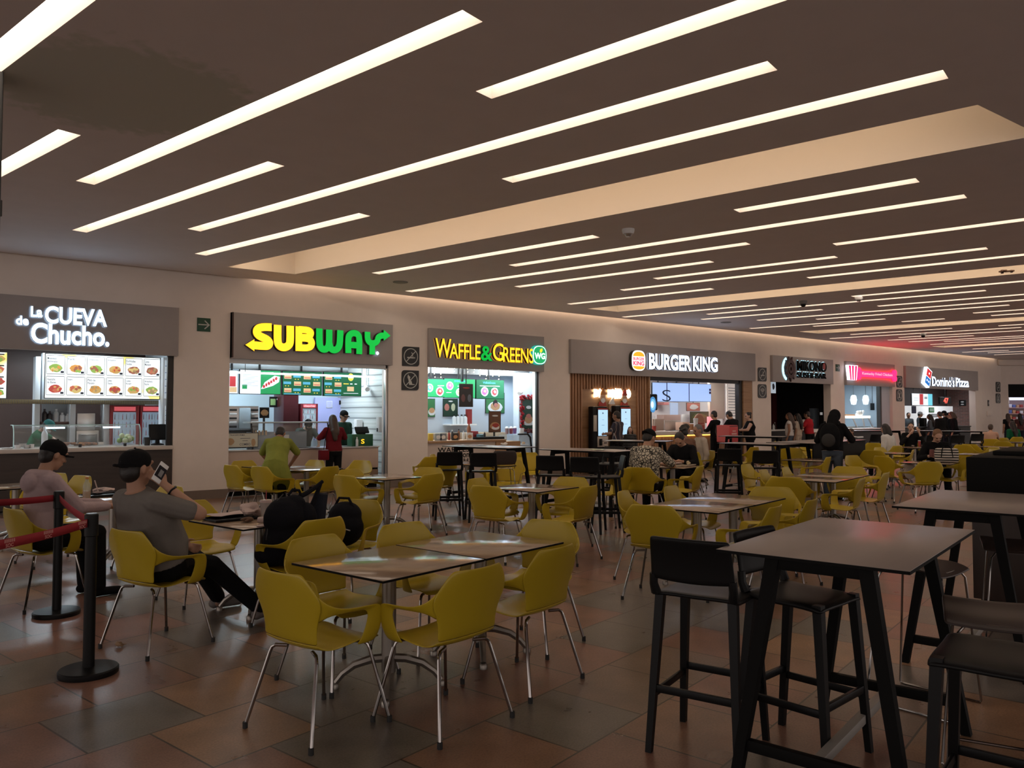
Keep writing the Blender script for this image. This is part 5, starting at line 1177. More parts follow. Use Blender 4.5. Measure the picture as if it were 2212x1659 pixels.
mb = MB(); mb.add_mesh(fit_text('BURGER', cx - W * .8, cx + W * .8, cz + H * .02, cz + H * .32, FY - .121, .004, .02)); mb.add_mesh(fit_text('KING', cx - W * .8, cx + W * .8, cz - H * .48, cz - H * .05, FY - .121, .004, .03)); place(mb, 'badge_letters', glow('badge_red', (.85, .03, .12), .9), t)
shop_room('bk', 14.10, 22.55, 3.6, mat('bk_pale', (.62, .60, .62), .6), lamps=3, lm=glow('neutral_panel', (1.0, .93, .86), L_SHOP * .9))
SX0, SX1 = 14.10, ony(1402, 900, WY).x
t = thing('slat_wall', 'wooden slat wall with oak recess left of the burger counter', 'wall panel', (14.1, WY + .05, 0))
W = SX1 - SX0
MB().span((0, .03, 0), (W, .10, 2.70)).build('oak_panel', M_wood, t)
k = 0; x = .02; lo_, hi_ = W * .15, W * .85
while x < W - .03:
    if lo_ < x < hi_:
        MB().span((x, -.02, 2.28), (x + .045, .03, 2.70), .003).build('slat', M_woods, t)
        MB().span((x, -.02, 0), (x + .045, .03, .62), .003).build('slat', M_woods, t)
    else: MB().span((x, -.02, 0), (x + .045, .03, 2.70), .003).build('slat', M_woods, t)
    x += .105
mb = MB(); a = ony(1402, 900, WY); mb.span((SX1, WY, 0), (SX1 + .06, WY + .25, 2.72)); struct(mb.build('trim_12', M_wood))
# kiosks
def kiosk(px, label):
    x0, x1, z0, z1 = rect(*px, WY - .25); cx = (x0 + x1) / 2; W, H = (x1 - x0) / 2, z1
    t = thing('order_kiosk', label, 'kiosk', (cx, WY - .25, 0), 0, 'self ordering kiosks')
    MB().span((-W * 1.15, .03, 0), (W, .22, H), .03).build('body', M_black, t)
    MB().span((-W * .55, .0, H * .56), (W * .95, .03, H * .975), .008).build('bezel', M_dark, t)
    MB().span((-W * .5, -.004, H * .565), (W * .9, -.0005, H * .95)).build('screen', glow('kiosk_screen', (.42, .66, .85), .95), t)
    mb = MB(); mb.span((W * .05, -.006, H * .80), (W * .35, -.0045, H * .803)); mb.span((W * .1, -.006, H * .89), (W * .25, -.0045, H * .91)); mb.span((W * .0, -.006, H * .72), (W * .4, -.0045, H * .724)); mb.build('screen_marks', mat('mark_blue', (.1, .2, .35), .5), t)
    MB().span((-W * .55, -.001, H * .953), (W * .95, .002, H * .975)).build('red_band', P_r, t)
    MB().span((-W * .55, -.005, H * .40), (W * .95, .03, H * .555), .005).build('lower_panel', mat('kiosk_cream', (.60, .52, .46), .4), t)
    mb = MB(); mb.span((-W * .4, -.045, H * .42), (-W * .05, -.006, H * .52), .01); mb.build('card_terminal', M_black, t); MB().span((W * .3, -.009, H * .45), (W * .75, -.0055, H * .465)).build('receipt_slot', M_dark, t)
    MB().span((-W * 1.1, -.006, H * .63), (-W * .7, .028, H * .87), .004).build('side_label', mat('label_pale', (.55, .52, .45), .5), t)
kiosk((1285, 878, 1314, 960), 'left self ordering kiosk with blue screen on the oak wall'); kiosk((1335, 876, 1363, 960), 'right self ordering kiosk, behind the man in the striped shirt')
# three cut-out crowned figures and the glowing line of letters
def figure(px, label, body, hat, pointed):
    x0, x1, z0, z1 = rect(*px, WY + .02); cx = (x0 + x1) / 2; W, H = (x1 - x0) / 2, z1 - z0
    t = thing('paper_figure', label, 'decoration', (cx, WY + .02, z0), 0, 'paper figures above the kiosks')
    mb = MB(); mb.prism([(-W * .8, 0), (-W * .6, H * .22), (W * .6, H * .22), (W * .8, 0)], -.02, .03); mb.build('robe', body, t)
    mb = MB(); blob(mb, 0, H * .45, W * .62, H * .25, 0, 20); mb.prism([(W * .55 * math.cos(rad(a)), H * .45 + H * .24 * math.sin(rad(a))) for a in range(0, 360, 20)], -.02, .025); mb.build('head', mat('figure_skin', (.62, .40, .26), .6), t)
    mb = MB(); blob(mb, 0, H * .30, W * .48, H * .14, -.021, 16, .06, 2); mb.build('beard', M_white, t)
    mb = MB(); blob(mb, -W * .2, H * .5, W * .08, H * .025, -.021, 8); blob(mb, W * .2, H * .5, W * .08, H * .025, -.021, 8); mb.build('eyes', M_ink, t)
    mb = MB(); pts = [(-W * .6, H * .62), (W * .6, H * .62), (W * .35, H * .8), (W * (.0 if pointed else .3), H), (-W * .35, H * .8)]; mb.prism(pts, -.028, .03); mb.build('hat', hat, t)
H_o = mat('hat_orange', (.55, .22, .06), .6)
figure((1292, 838, 1311, 877), 'left paper figure with pointed orange hat on the oak wall', P_r, H_o, True); figure((1312, 858, 1331, 898), 'middle paper figure with white hat on the oak wall', P_br, M_white, False); figure((1339, 841, 1358, 877), 'right paper figure with red hat on the oak wall', P_r, P_r, False)
t = thing('neon_letters', 'blurred white glowing line of letters behind the paper figures', 'lit sign', ony(1320, 850, WY + .05)); rnd = random.Random(4)
o = t.location; E_neon = glow('neon_warm', (1.0, .88, .66), 5)
for px in (1283, 1287, 1294, 1313, 1318, 1322, 1328, 1333, 1338, 1350, 1356):
    p = ony(px, 850, WY + .05); hh = rnd.uniform(.10, .15); mb = MB(); stroke(mb, [(p.x - o.x, -hh), (p.x - o.x + .01, hh)], .05, -.03, -.01); stroke(mb, arc(p.x - o.x + .03, 0, .05, hh * .7, 120, -120, 8), .04, -.031, -.01); mb.build('letter', E_neon, t)
MB().span((-.75, -.008, -.03), (.8, .0, .03), .002).build('rail', M_wood, t)
# counter
BX = ony(1405, 930, WY + .1).x
tc = thing('service_counter', 'burger counter with white top and lit wooden slats', 'counter', (19, WY, 0)); x1 = ony(1560, 930, WY).x
mb = MB(); mb.span((SX1 + .08, WY + .05, .98), (22.0, WY + .8, 1.09), .006); place(mb, 'worktop', mat('top_white', (.66, .60, .56), .4), tc)
mb = MB(); mb.span((SX1 + .08, WY + .14, 0), (22.0, WY + .3, .98)); place(mb, 'front_panel', M_wood, tc)
x = SX1 + .1; n = 0
while x < 22 and n < 95: mb = MB(); mb.span((x, WY + .1, .02), (x + .035, WY + .14, .93), .002); place(mb, 'slat', M_woods, tc); x += .062; n += 1
mb = MB(); mb.span((SX1 + .1, WY + .09, .945), (21.98, WY + .11, .965)); place(mb, 'led_strip', glow('led_amber', (1.0, .62, .10), 4), tc)
SCY = WY + .9; g = 'menu screens of the burger shop'; E_lb = glow('scr_lightblue', (.36, .52, .88), .95)
for px, l in [((1409, 826, 1440, 868), 'left light blue screen of the burger shop'), ((1441, 827, 1488, 868), 'middle light blue screen of the burger shop'), ((1489, 829, 1536, 868), 'right light blue screen of the burger shop')]:
    tS, W, H = screen(px, SCY, l, [(0, 0, 1, 1, E_lb)], g)
    if px[0] == 1489: mb = MB(); mb.span((W * .90, -.005, H * .45), (W * .985, -.0035, H * .58)); mb.span((W * .90, -.005, H * .62), (W * .985, -.0035, H * .74)); mb.build('edge_marks', mat('mark_purple', (.12, .10, .35), .5), tS)
    if px[0] == 1409: link('screen_letter', fit_text('S', W * .68, W * 1.28, H * .03, H * .62, -.006, 0, -.01), mat('letter_navy', (.015, .05, .13), .5), tS)
x0, x1, z0, z1 = rect(1402, 851, 1421, 886, WY + .5); t = thing('soda_machine', 'black drinks machine with round blue display left of the burger counter', 'drinks machine', ((x0 + x1) / 2, WY + .5, 1.09)); W = (x1 - x0) / 2; H = z1 - 1.09
MB().span((-W * 1.2, 0, .62), (W, .5, H), .04).build('head', M_black, t); MB().span((-W * 1.1, .2, 0), (W * .8, .5, .62), .02).build('body', M_dark, t); mb = MB(); blob(mb, -W * .15, H - .32, W * .78, .24, -.0005, 28); mb.mi = 1; blob(mb, -W * .15, H - .32, W * .55, .17, -.004, 24); mb.mi = 2; blob(mb, -W * .3, H - .32, W * .3, .1, -.0075, 20); mb.build('round_display', [glow('disp_blue', (.06, .25, .55), .9), glow('disp_cyan', (.2, .55, .8), .9), E_sw], t); MB().span((-W, .0, 0), (W * .9, .2, .03), .01).build('drip_tray', M_steel, t)
tag(MB().span((SX1 + .2, WY + 1.1, 0), (22.0, WY + 2.5, .9), .01).build('kitchen_bench', M_steel), 'steel kitchen bench behind the burger counter', 'bench')
tag(MB().span((SX1 + .2, WY + 3.2, 1.88), (19.2, WY + 3.6, 1.92), .004).build('kitchen_shelf', M_steel), 'steel shelf on the rear wall of the burger kitchen', 'shelf')
def bk(px, Y, nm, m, label, cat=None, **k): return tag(wbox(nm, px, Y, Y + k.pop('d', .3), m, label=label, cat='x', **k), label, cat or nm.replace('_', ' '))
M_pink = mat('steel_pink', (.45, .32, .29), .35, metal=.3)
bk((1434, 896, 1470, 921), WY + 2.0, 'extractor_hood', M_pink, 'grey steel hood block at the back of the burger kitchen', z_to=.9); bk((1436, 908, 1470, 938), WY + 1.6, 'fryer', M_steel, 'steel fryer block behind the burger counter', z_to=.9); bk((1410, 905, 1434, 938), WY + 1.4, 'warming_shelf', mat('warm_shelf', (.50, .38, .32), .4), 'warming shelf left in the burger kitchen', 'shelf', z_to=.9); bk((1473, 895, 1489, 908), WY + 1.9, 'white_board', P_w, 'white board with small drawings in the burger kitchen', 'board', z_to=.9, d=.03)
bk((1475, 912, 1490, 938), WY + 1.2, 'menu_card', mat('card_peach', (.62, .42, .33), .5), 'peach card with small orange pictures by the burger counter', z_to=.9); bk((1449, 870, 1478, 896), WY + 3.55, 'serving_hatch', glow('pass_glow', (.40, .50, .68), .5), 'pale blue lit serving hatch at the back of the burger kitchen', 'hatch', d=.04); bk((1434, 869, 1445, 893), WY + 3.25, 'pink_bin', mat('pink_bin', (.55, .22, .22), .5), 'pink container on the upper kitchen shelf', 'container', z_to=1.92)
t, w_, h = poster('food_poster', 'red and white food poster hanging in the burger kitchen', 'poster', (1483, 870, 1512, 888), WY + 1.8, P_p, hang=True); mb = MB(); blob(mb, w_ * .1, h * .5, w_ * .6, h * .3, -.0045, 14, .2); mb.build('print', P_w, t)
t, w_, h = poster('food_poster', 'dark green photo poster behind the rounded burger board', 'poster', (1491, 889, 1531, 914), WY + 1.5, mat('photo_olive', (.10, .12, .06), .5), stand=.9); mb = MB(); blob(mb, 0, h * .6, w_ * .7, h * .25, -.0045, 14, .3); mb.build('print', mat('photo_green', (.18, .24, .08), .6), t)
bk((1520, 871, 1533, 882), WY + 2.4, 'blue_board', mat('navy_panel', (.02, .04, .16), .5), 'dark blue board at the back of the burger kitchen', 'board', z_to=.9, d=.03)
x0, x1, z0, z1 = rect(1500, 893, 1523, 936, WY + .55); t = thing('burger_board', 'rounded brown board reading BURGER on the burger counter', 'board', ((x0 + x1) / 2, WY + .55, 1.09)); W, H = (x1 - x0) / 2, z1 - 1.09
mb = MB(); mb.prism([(-W, 0), (W, 0)] + [(W * math.cos(rad(a)), H - W * 1.0 + W * math.sin(rad(a)) * 1.0) for a in range(0, 181, 12)], 0, .03); mb.build('board', mat('board_tan', (.60, .32, .22), .5), t); mb = MB(); mb.prism([(-W * .85, H * .48), (W * .85, H * .48)] + [(W * .85 * math.cos(rad(a)), H - W + W * .82 * math.sin(rad(a))) for a in range(0, 181, 12)], -.004, -.0005); mb.build('bun', mat('board_brown', (.42, .18, .10), .5), t)
link('lettering', fit_text('BURGER', -W * .85, W * .85, H * .34, H * .46, -.002, .004, .03), P_r, t); mb = MB(); mb.span((-W * .88, -.004, .0), (W * .88, -.0005, H * .30)); mb.build('lower_bun', P_r, t)
p = ony(1503, 930, WY + .35); t = thing('paper_cup', 'tall white paper cup in front of the rounded board', 'cup', (p.x, WY + .35, 1.09)); MB().lathe([(0, 0), (.055, 0), (.075, .34), (0, .34)], seg=16).build('cup', M_white, t); MB().lathe([(.08, .34), (.08, .36), (.06, .38), (0, .38)], seg=16).build('lid', M_white, t)
p = ony(1413, 935, WY + .3); t = thing('red_cup', 'red cup with a straw at the left end of the burger counter', 'cup', (p.x, WY + .3, 1.09)); MB().lathe([(0, 0), (.05, 0), (.065, .16), (0, .16)], seg=14).build('cup', P_r, t); MB().tube([(0, 0, .15), (.05, 0, .45)], .008, 6).build('straw', M_white, t)
bk((1455, 930, 1487, 931), WY + .3, 'serving_tray', M_black, 'black tray lying on the burger counter', 'tray', z_to=1.09); bk((1486, 916, 1500, 931), WY + .6, 'food_photo', mat('photo_food', (.50, .25, .12), .5), 'food photo stand left of the tall white cup', 'card', d=.03, z_to=1.09)
bk((1580, 905, 1600, 935), WY + .8, 'red_display', P_r, 'red display card behind the delivery riders', 'card', d=.03, z_to=0); bk((1530, 900, 1548, 925), WY + 1.3, 'heart_display', glow('pink_lit', (.9, .25, .28), 1.0), 'pink lit display behind the first delivery rider', 'display', d=.05, z_to=.9)
x0, x1, z0, z1 = rect(1570, 830, 1599, 905, WY + .8); t = thing('price_board', 'tall white price board at the right of the burger shop', 'menu board', ((x0 + x1) / 2, WY + .8, z0)); W, H = (x1 - x0) / 2, z1 - z0; MB().span((-.03, .03, -z0), (.03, .06, H * .9)).build('stand', M_dark, t); MB().span((-W, 0, 0), (W, .03, H), .004).build('panel', glow('board_pale', (.80, .74, .70), .35), t); mb = MB()
for k in range(11): mb.span((-W * .75, -.003, H * (.08 + .08 * k)), (W * (.3 + .5 * ((k * 7) % 3) / 3), -.0005, H * (.095 + .08 * k)))
mb.build('writing', M_ink, t)
wbox('wall_back', (1534, 824, 1572, 905), WY + 1.5, WY + 1.6, mat('white_brick', (.60, .52, .45), .6), 1)
mb = MB(); mb.span((21.72, WY + .0, 0), (22.2, WY + .14, 2.70)); struct(mb.build('trim_13', M_wood)); mb = MB(); mb.span((21.55, WY + .05, 0), (21.72, WY + .2, 2.72)); mb.span((SX1 + .06, WY + .05, 2.58), (21.6, WY + .2, 2.72)); struct(mb.build('trim_14', M_dark))

# ------------------------------------------------------------------ 5. sushi bar (dark inside)
t = fascia('shop_sign', None, 'grey sign with black back-lit letters and a dark round emblem', 23.24, 27.07)
halo = glow('halo_blue', (.45, .80, .95), 1.6)
for wd, px in [('MIKONO', (1722, 781, 1784, 802)), ('SUSHI-BAR', (1722, 805, 1784, 817))]:
    sign_text(t, wd, (px[0] - 1.2, px[1] - 1.2, px[2] - 1.2, px[3] - 1.2), halo, 'halo', ext=.012, off=.02); x0, x1, z0, z1 = rect(*px, FY - .05); lm('lettering', fit_text(wd, x0, x1, z0, z1, FY - .03, .05, .012), M_blackm, t)
p = ony(1707, 797, FY - .05); r0 = .34
mb = MB(); stroke(mb, arc(p.x - .03, p.z, r0 * 1.05, r0 * 1.15, 115, 245, 14), .08, FY - .03, FY - .002); place(mb, 'emblem_halo', halo, t)
mb = MB(); stroke(mb, arc(p.x, p.z, r0 * .62, r0 * .78, 0, 360, 26)[:-1], .12, FY - .08, FY - .02, True); 
for a in range(60, 300, 34): mb.prism([(p.x + r0 * .7 * math.cos(rad(a)), p.z + r0 * .85 * math.sin(rad(a))), (p.x + r0 * 1.1 * math.cos(rad(a + 10)), p.z + r0 * 1.3 * math.sin(rad(a + 10))), (p.x + r0 * .75 * math.cos(rad(a + 24)), p.z + r0 * .9 * math.sin(rad(a + 24)))], FY - .075, FY - .02)
stroke(mb, arc(p.x, p.z, r0 * .26, r0 * .34, 0, 360, 20)[:-1], .09, FY - .085, FY - .02, True); place(mb, 'emblem', mat('emblem_dark', (.06, .02, .02), .5), t)
pO = ony(1778.5, 792, FY - .05); mb = MB(); blob(mb, pO.x, pO.z, .09, .13, FY - .083, 18); place(mb, 'red_dot', mat('emblem_red', (.30, .04, .04), .5), t)
shop_room('mik', 23.26, 27.4, 3.0, mat('mik_black', (.012, .011, .012), .6), lamps=0, floorm=M_dark)
wbox('wall_back', (1669, 838, 1702, 942), WY + 2.6, WY + 2.7, mat('mik_red', (.10, .01, .012), .6), 1)
tc = thing('service_counter', 'white topped counter of the dark sushi bar', 'counter', (25, WY + .6, 0)); mb = MB(); mb.span((23.4, WY + .6, 0), (27.5, WY + 1.1, 1.0)); place(mb, 'front_panel', M_dark, tc); mb = MB(); mb.span((23.4, WY + .55, 1.0), (27.5, WY + 1.15, 1.05), .005); place(mb, 'worktop', M_white, tc)
bk((1735, 906, 1760, 943), WY + .8, 'white_board', mat('cab_white', (.5, .48, .46), .5), 'pale board on the sushi counter beside the man in red', 'board', z_to=1.05, d=.03); t, w_, h = poster('menu_card', 'small white card on the dark sushi bar wall', 'card', (1771, 890, 1777, 897), WY + .60, glow('card_lit', (.7, .68, .66), .3), hang=True)
bk((1759, 882, 1769, 903), WY + .75, 'water_dispenser', mat('disp_slate', (.10, .13, .17), .3), 'slate blue drinks dispenser left of the small white card', 'dispenser', z_to=1.05, d=.2)
t, w_, h = poster('hanging_poster', 'pale poster hanging at the top left of the sushi bar', 'poster', (1660, 824, 1676, 850), WY + .6, glow('poster_lit', (.55, .65, .75), .5), hang=True); mb = MB(); blob(mb, w_ * .3, h * .6, w_ * .3, h * .25, -.0045, 12, .2); mb.build('print', M_ink, t)
bottle(1671, 940, WY + .8, .2, .04, M_wb, 'white bottle on the sushi bar counter at left', None, 'bottles of the sushi bar', 'bottle', 1.05); bottle(1674, 940, WY + .9, .25, .035, M_db, 'dark bottle behind the white one on the sushi counter', None, 'bottles of the sushi bar', 'bottle', 1.05); bottle(1730, 940, WY + .7, .3, .045, mat('bottle_grey', (.30, .32, .34), .3), 'grey bottle left of the man in red', None, 'bottles of the sushi bar', 'bottle', 1.05)

# ------------------------------------------------------------------ 6. chicken shop
t = fascia('shop_sign', None, 'grey sign with red glowing bar and white striped bucket shape', 28.0, 31.75)
x0, x1, z0, z1 = rect(1831, 789, 1851, 821, FY - .08); E_r = glow('neon_red', (1.0, .004, .03), 9); W = x1 - x0
mb = MB(); mb.prism([(x0, z1), (x1, z1), (x1 - W * .15, z0), (x0 + W * .15, z0)], FY - .12, FY); place(mb, 'bucket', glow('bucket_white', (.9, .85, 1.0), 1.6), t)
mb = MB()
for k in (0.04, .36, .70): mb.prism([(x0 + W * k, z1 - .02), (x0 + W * (k + .2), z1 - .02), (x0 + W * (.15 + (k + .17) * .7), z0), (x0 + W * (.15 + k * .7), z0)], FY - .125, FY - .121)
place(mb, 'stripes', glow('bucket_red', (.9, .02, .14), 1.2), t)
x0, x1, z0, z1 = rect(1855, 801, 1936, 818, FY - .08); zc = (z0 + z1) / 2
mb = MB(); mb.prism([(x0 + .1, zc - .11), (x1 - .15, zc - .11), (x1 - .15, zc + .11), (x0 + .1, zc + .11)], FY - .09, FY - .01)
for xx in (x0 + .06, x1 - .1):
    for s_ in (-1, 1): mb.prism([(xx + .13 * math.cos(rad(a)), zc + s_ * .11 + .12 * math.sin(rad(a))) for a in range(0, 360, 24)], FY - .092, FY - .01)
place(mb, 'glowing_bar', E_r, t); lm('lettering', fit_text('Kentucky Fried Chicken', x0 + .25, x1 - .35, zc - .06, zc + .07, FY - .091, .006, .01), glow('neon_pink', (1.0, .35, .45), 1.4), t)
shop_room('kfc', 28.02, 32.1, 2.6, mat('kfc_cool', (.50, .62, .70), .6), lamps=1, side=mat('kfc_side', (.5, .58, .66), .6))
mb = MB(); mb.span((30.9, WY + .1, 0), (31.02, WY + .25, 2.72)); struct(mb.build('trim_15', M_dark)); mb = MB(); mb.span((31.02, WY + .12, 0), (31.72, WY + .25, 2.72)); struct(mb.build('wall_right', mat('kfc_panel', (.55, .60, .68), .5)))
tc = thing('service_counter', 'white counter of the bright chicken shop', 'counter', (29.5, WY, 0)); mb = MB(); mb.span((28.05, WY + .05, 0), (30.9, WY + .5, 1.0)); place(mb, 'front_panel', M_dark, tc); mb = MB(); mb.span((28.05, WY + .0, 1.0), (30.9, WY + .6, 1.05), .005); place(mb, 'worktop', M_white, tc)
for px, l in [(1844, 'left white pendant lamp in the chicken shop'), (1870, 'right white pendant lamp in the chicken shop')]:
    p = ony(px, 864, WY + 1.2); t = thing('pendant_lamp', l, 'pendant lamp', p, 0, 'pendant lamps of the chicken shop'); MB().lathe([(0, -.2), (.09, -.18), (.13, .0), (.10, .16), (.05, .2), (0, .2)], seg=16).build('shade', glow('pendant_glow', (.75, .9, 1.0), 1.7), t); MB().tube([(0, 0, .19), (0, 0, 2.96 - p.z)], .008, 6).build('cord', M_dark, t)
x0, x1, z0, z1 = rect(1830, 898, 1886, 940, WY + .7); mb = MB(); mb.span((28.1, WY + .6, 0), (30.7, WY + 1.15, 1.05)); tag(mb.build('work_bench', M_steel), 'steel bench behind the chicken shop counter', 'bench')
t = thing('food_warmer', 'lit food warmer with slanted white frame in the chicken shop', 'food warmer', (x0, WY + .7, 1.05)); W, H = x1 - x0, z1 - 1.05
MB().span((0, 0, H - .10), (W * .9, .4, H), .01).build('top', glow('warmer_top', (.95, .90, .80), 1.3), t)
for a, b in ((.25, .40), (.62, .70), (.85, 1.02)): mb = MB(); stroke(mb, [(W * a, H - .08), (W * b, .02)], .06, .02, .06); mb.build('frame', M_white, t)
MB().span((0, .1, 0), (W, .4, .05), .01).build('base', M_steel, t); MB().span((W * .02, .05, H), (W * .35, .35, H + .06), .02).build('tray_of_food', P_t, t)
mb = MB()
for k in range(9): mb.ball((W * (.55 + .03 * k), .2, H + .05 + .12 * math.sin(k)**2), (.06, .06, .06), seg=8)
mb.build('stack_of_boxes', M_white, t)['kind'] = 'stuff'
t, w_, h = poster('wall_monitor', 'small black screen hanging in the chicken shop', 'screen', (1881, 871, 1889, 886), WY + 1.0, M_black, hang=True); bk((1888, 922, 1899, 940), WY + .3, 'steel_pot', M_steel, 'steel container at the end of the chicken counter', 'container', z_to=1.05, d=.2)

# ------------------------------------------------------------------ 7. pizza shop
t = fascia('shop_sign', None, 'grey sign with white pizza shop lettering and tilted red and blue tile', 32.68, 39.80)
sign_text(t, "Domino's", (2010, 814, 2058, 835), E_bk, off=.018); sign_text(t, 'Pizza', (2061, 817, 2089, 836), E_bk, off=.018)
p = ony(2002, 815, FY - .08); Mx = Matrix.Translation(p) @ Matrix.Rotation(rad(24), 4, 'Y')
for nm, w_, zz0, zz1, m, d in [('tile_white', .25, -.38, .38, glow('tile_w', (.8, .9, 1), 1.5), 0), ('tile_red', .20, .02, .33, glow('tile_r', (.7, .03, .04), .8), .012), ('tile_blue', .20, -.33, -.02, glow('tile_b', (.01, .16, .55), .9), .012)]:
    mb = MB(); mb.prism([(-w_, zz0), (w_, zz0), (w_, zz1), (-w_, zz1)], -.06 - d, .07 - d * 3, Mx); place(mb, nm, m, t)
mb = MB()
for x, z in ((0, .17), (-.08, -.17), (.08, -.17)): mb.prism([(x + .045 * math.cos(rad(a)), z + .045 * math.sin(rad(a))) for a in range(0, 360, 30)], -.08, -.073, Mx)
place(mb, 'tile_dots', glow('tile_w2', (.9, .95, 1), 1.2), t)
M_brick = bpy.data.materials.new('red_brick'); M_brick.use_nodes = True; nt = M_brick.node_tree; br = nt.nodes.new('ShaderNodeTexBrick'); tcn = nt.nodes.new('ShaderNodeTexCoord'); sp = nt.nodes.new('ShaderNodeSeparateXYZ'); ad = nt.nodes.new('ShaderNodeMath'); cb = nt.nodes.new('ShaderNodeCombineXYZ')
nt.links.new(tcn.outputs['Object'], sp.inputs[0]); nt.links.new(sp.outputs[0], ad.inputs[0]); nt.links.new(sp.outputs[1], ad.inputs[1]); nt.links.new(ad.outputs[0], cb.inputs[0]); nt.links.new(sp.outputs[2], cb.inputs[1]); nt.links.new(cb.outputs[0], br.inputs[0])
br.inputs['Color1'].default_value = (.20, .075, .055, 1); br.inputs['Color2'].default_value = (.11, .05, .04, 1); br.inputs['Mortar'].default_value = (.16, .13, .12, 1); br.inputs['Scale'].default_value = 1; br.inputs['Brick Width'].default_value = .24; br.inputs['Row Height'].default_value = .08; br.inputs['Mortar Size'].default_value = .008; nt.links.new(br.outputs[0], nt.nodes['Principled BSDF'].inputs['Base Color'])
shop_room('dom', 32.74, 42.0, 2.3, mat('dom_dark', (.05, .03, .03), .6), lamps=2, lm=glow('dim_panel', (.9, .95, 1), L_SHOP * .45), side=M_brick)
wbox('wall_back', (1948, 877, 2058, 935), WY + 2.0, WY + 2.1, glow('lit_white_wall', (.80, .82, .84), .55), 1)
tc = thing('service_counter', 'dark counter of the pizza shop', 'counter', (36, WY, 0)); mb = MB(); mb.span((32.8, WY + .05, 0), (39.2, WY + .5, 1.0)); place(mb, 'front_panel', M_dark, tc); mb = MB(); mb.span((32.8, WY, 1.0), (39.2, WY + .6, 1.05), .005); place(mb, 'worktop', M_dark, tc)
tS, W, H = screen((1970, 850, 2014, 876), WY + .8, 'bright menu screen hanging in the pizza shop', [(0, 0, .78, 1, E_sw), (.78, 0, 1, 1, glow('scr_sky', (.15, .60, .75), 1)), (.36, .05, .54, .98, E_red), (.60, .55, .74, .75, E_gr), (.08, .6, .3, .63, E_gr), (.08, .4, .3, .43, E_gr)], None)
x0, x1, z0, z1 = rect(2033, 858, 2052, 873, WY + 1.0); t = thing('number_display', 'red digital number display in the pizza shop', 'number display', ((x0 + x1) / 2, WY + 1.0, z0)); W, H = (x1 - x0) / 2, z1 - z0; MB().span((-W * 1.3, 0, 0), (W * 1.3, .06, H), .01).build('case', M_black, t); MB().span((-.02, .02, H - .01), (.02, .04, 2.953 - z0)).build('hanger', M_dark, t); link('digits', fit_text('47', -W * .45, W * .6, H * .12, H * .88, -.001, .006, .02), glow('digit_red', (1, .06, .04), 3.0), t)
for px, m, l in [((2007, 880, 2018, 891), P_g, 'green notice on the white wall of the pizza shop'), ((2013, 894, 2026, 901), mat('notice_grey', (.3, .3, .32), .5), 'grey notice below the green one in the pizza shop'), ((2044, 893, 2053, 904), P_g, 'second green notice near the brick wall of the pizza shop')]:
    t, w_, h = poster('notice', l, 'notice', px, WY + 1.975, m, 'notices in the pizza shop'); mb = MB(); mb.span((-w_ * .7, -.005, h * .6), (w_ * .7, -.0035, h * .72)); mb.span((-w_ * .7, -.005, h * .3), (w_ * .7, -.0035, h * .42)); mb.build('writing', P_w, t)
pq = onx(2079, 877, 42.17); t = thing('wall_picture', 'black framed picture on the brick wall of the pizza shop', 'picture', pq, -PI / 2); w_, h = .16, .30
MB().span((-w_, 0, 0), (w_, .02, h), .004).build('frame', M_black, t); mb = MB(); blob(mb, 0, h * .68, w_ * .5, h * .12, -.0045, 10); blob(mb, 0, h * .28, w_ * .5, h * .1, -.0045, 10); mb.build('print', P_w, t)
t, w_, h = poster('blue_board', 'dark blue board below the pizza menu screen', 'board', (1970, 877, 1979, 893), WY + 1.3, mat('navy2', (.02, .03, .10), .5), hang=True); bk((1996, 903, 2002, 915), WY + .3, 'cash_register', M_black, 'black till on the pizza counter', 'till', d=.2, z_to=1.05)

# ------------------------------------------------------------------ last shop on the turned wall
def on_end(px, py, off=0.0):
    n = EN; r = ray(px, py); tt = (C0 + n * off - EYE).dot(n) / r.dot(n); q = EYE + r * tt; return (q - C0).dot(ED), q.z
def ebox(nm, px, off, m, label, cat, th=.05, kind=None):
    a = on_end(px[0], px[3], off); b = on_end(px[2], px[1], off); mb = MB(); mb.span((a[0], off, min(a[1], b[1])), (b[0], off + th, max(a[1], b[1])), .004); o = mb.build(nm, m, loc=C0, rz=ea)
    return struct(o) if kind else tag(o, label, cat)
ebox('lit_blue_panel', (2172, 838, 2250, 857), 1.6, glow('panel_blue', (.015, .02, .62), .9), 'deep blue lit panel in the last shop at right', 'lit panel'); ebox('light_strip', (2182, 859, 2250, 864), 1.5, glow('strip_white', (.7, .85, 1), 3.5), 'white light strip under the blue panel at right', 'light strip'); ebox('shop_picture', (2171, 857, 2180, 872), 1.3, P_w, 'small white picture at the left of the last shop', 'picture')
for k, y in enumerate((880, 893, 905)):
    ebox('display_shelf', (2170, y, 2250, y + 2), 2.0, mat('shelf_pink', (.42, .25, .24), .5), ['top', 'middle', 'bottom'][k] + ' goods shelf in the last shop at right', 'shelf', .3); rnd = random.Random(k)
    for q in range(5): px = 2172 + q * 8; ebox('goods_box', (px, y - rnd.uniform(4, 8), px + 6, y), 2.05, [P_r, P_w, mat('goods_blue', (.1, .15, .4), .5), P_t][(q + k) % 4], 'small goods box on the %s shelf of the last shop' % ['top', 'middle', 'bottom'][k], 'box', .15)['group'] = 'goods boxes in the last shop %d' % k
mb = MB(); mb.span((.4, .5, 2.9), (4, 1.4, 2.94)); tag(mb.build('ceiling_panel', glow('pink_panel', (1, .85, .85), 1.6), loc=C0, rz=ea), 'ceiling light panel inside the last shop at right', 'ceiling light')
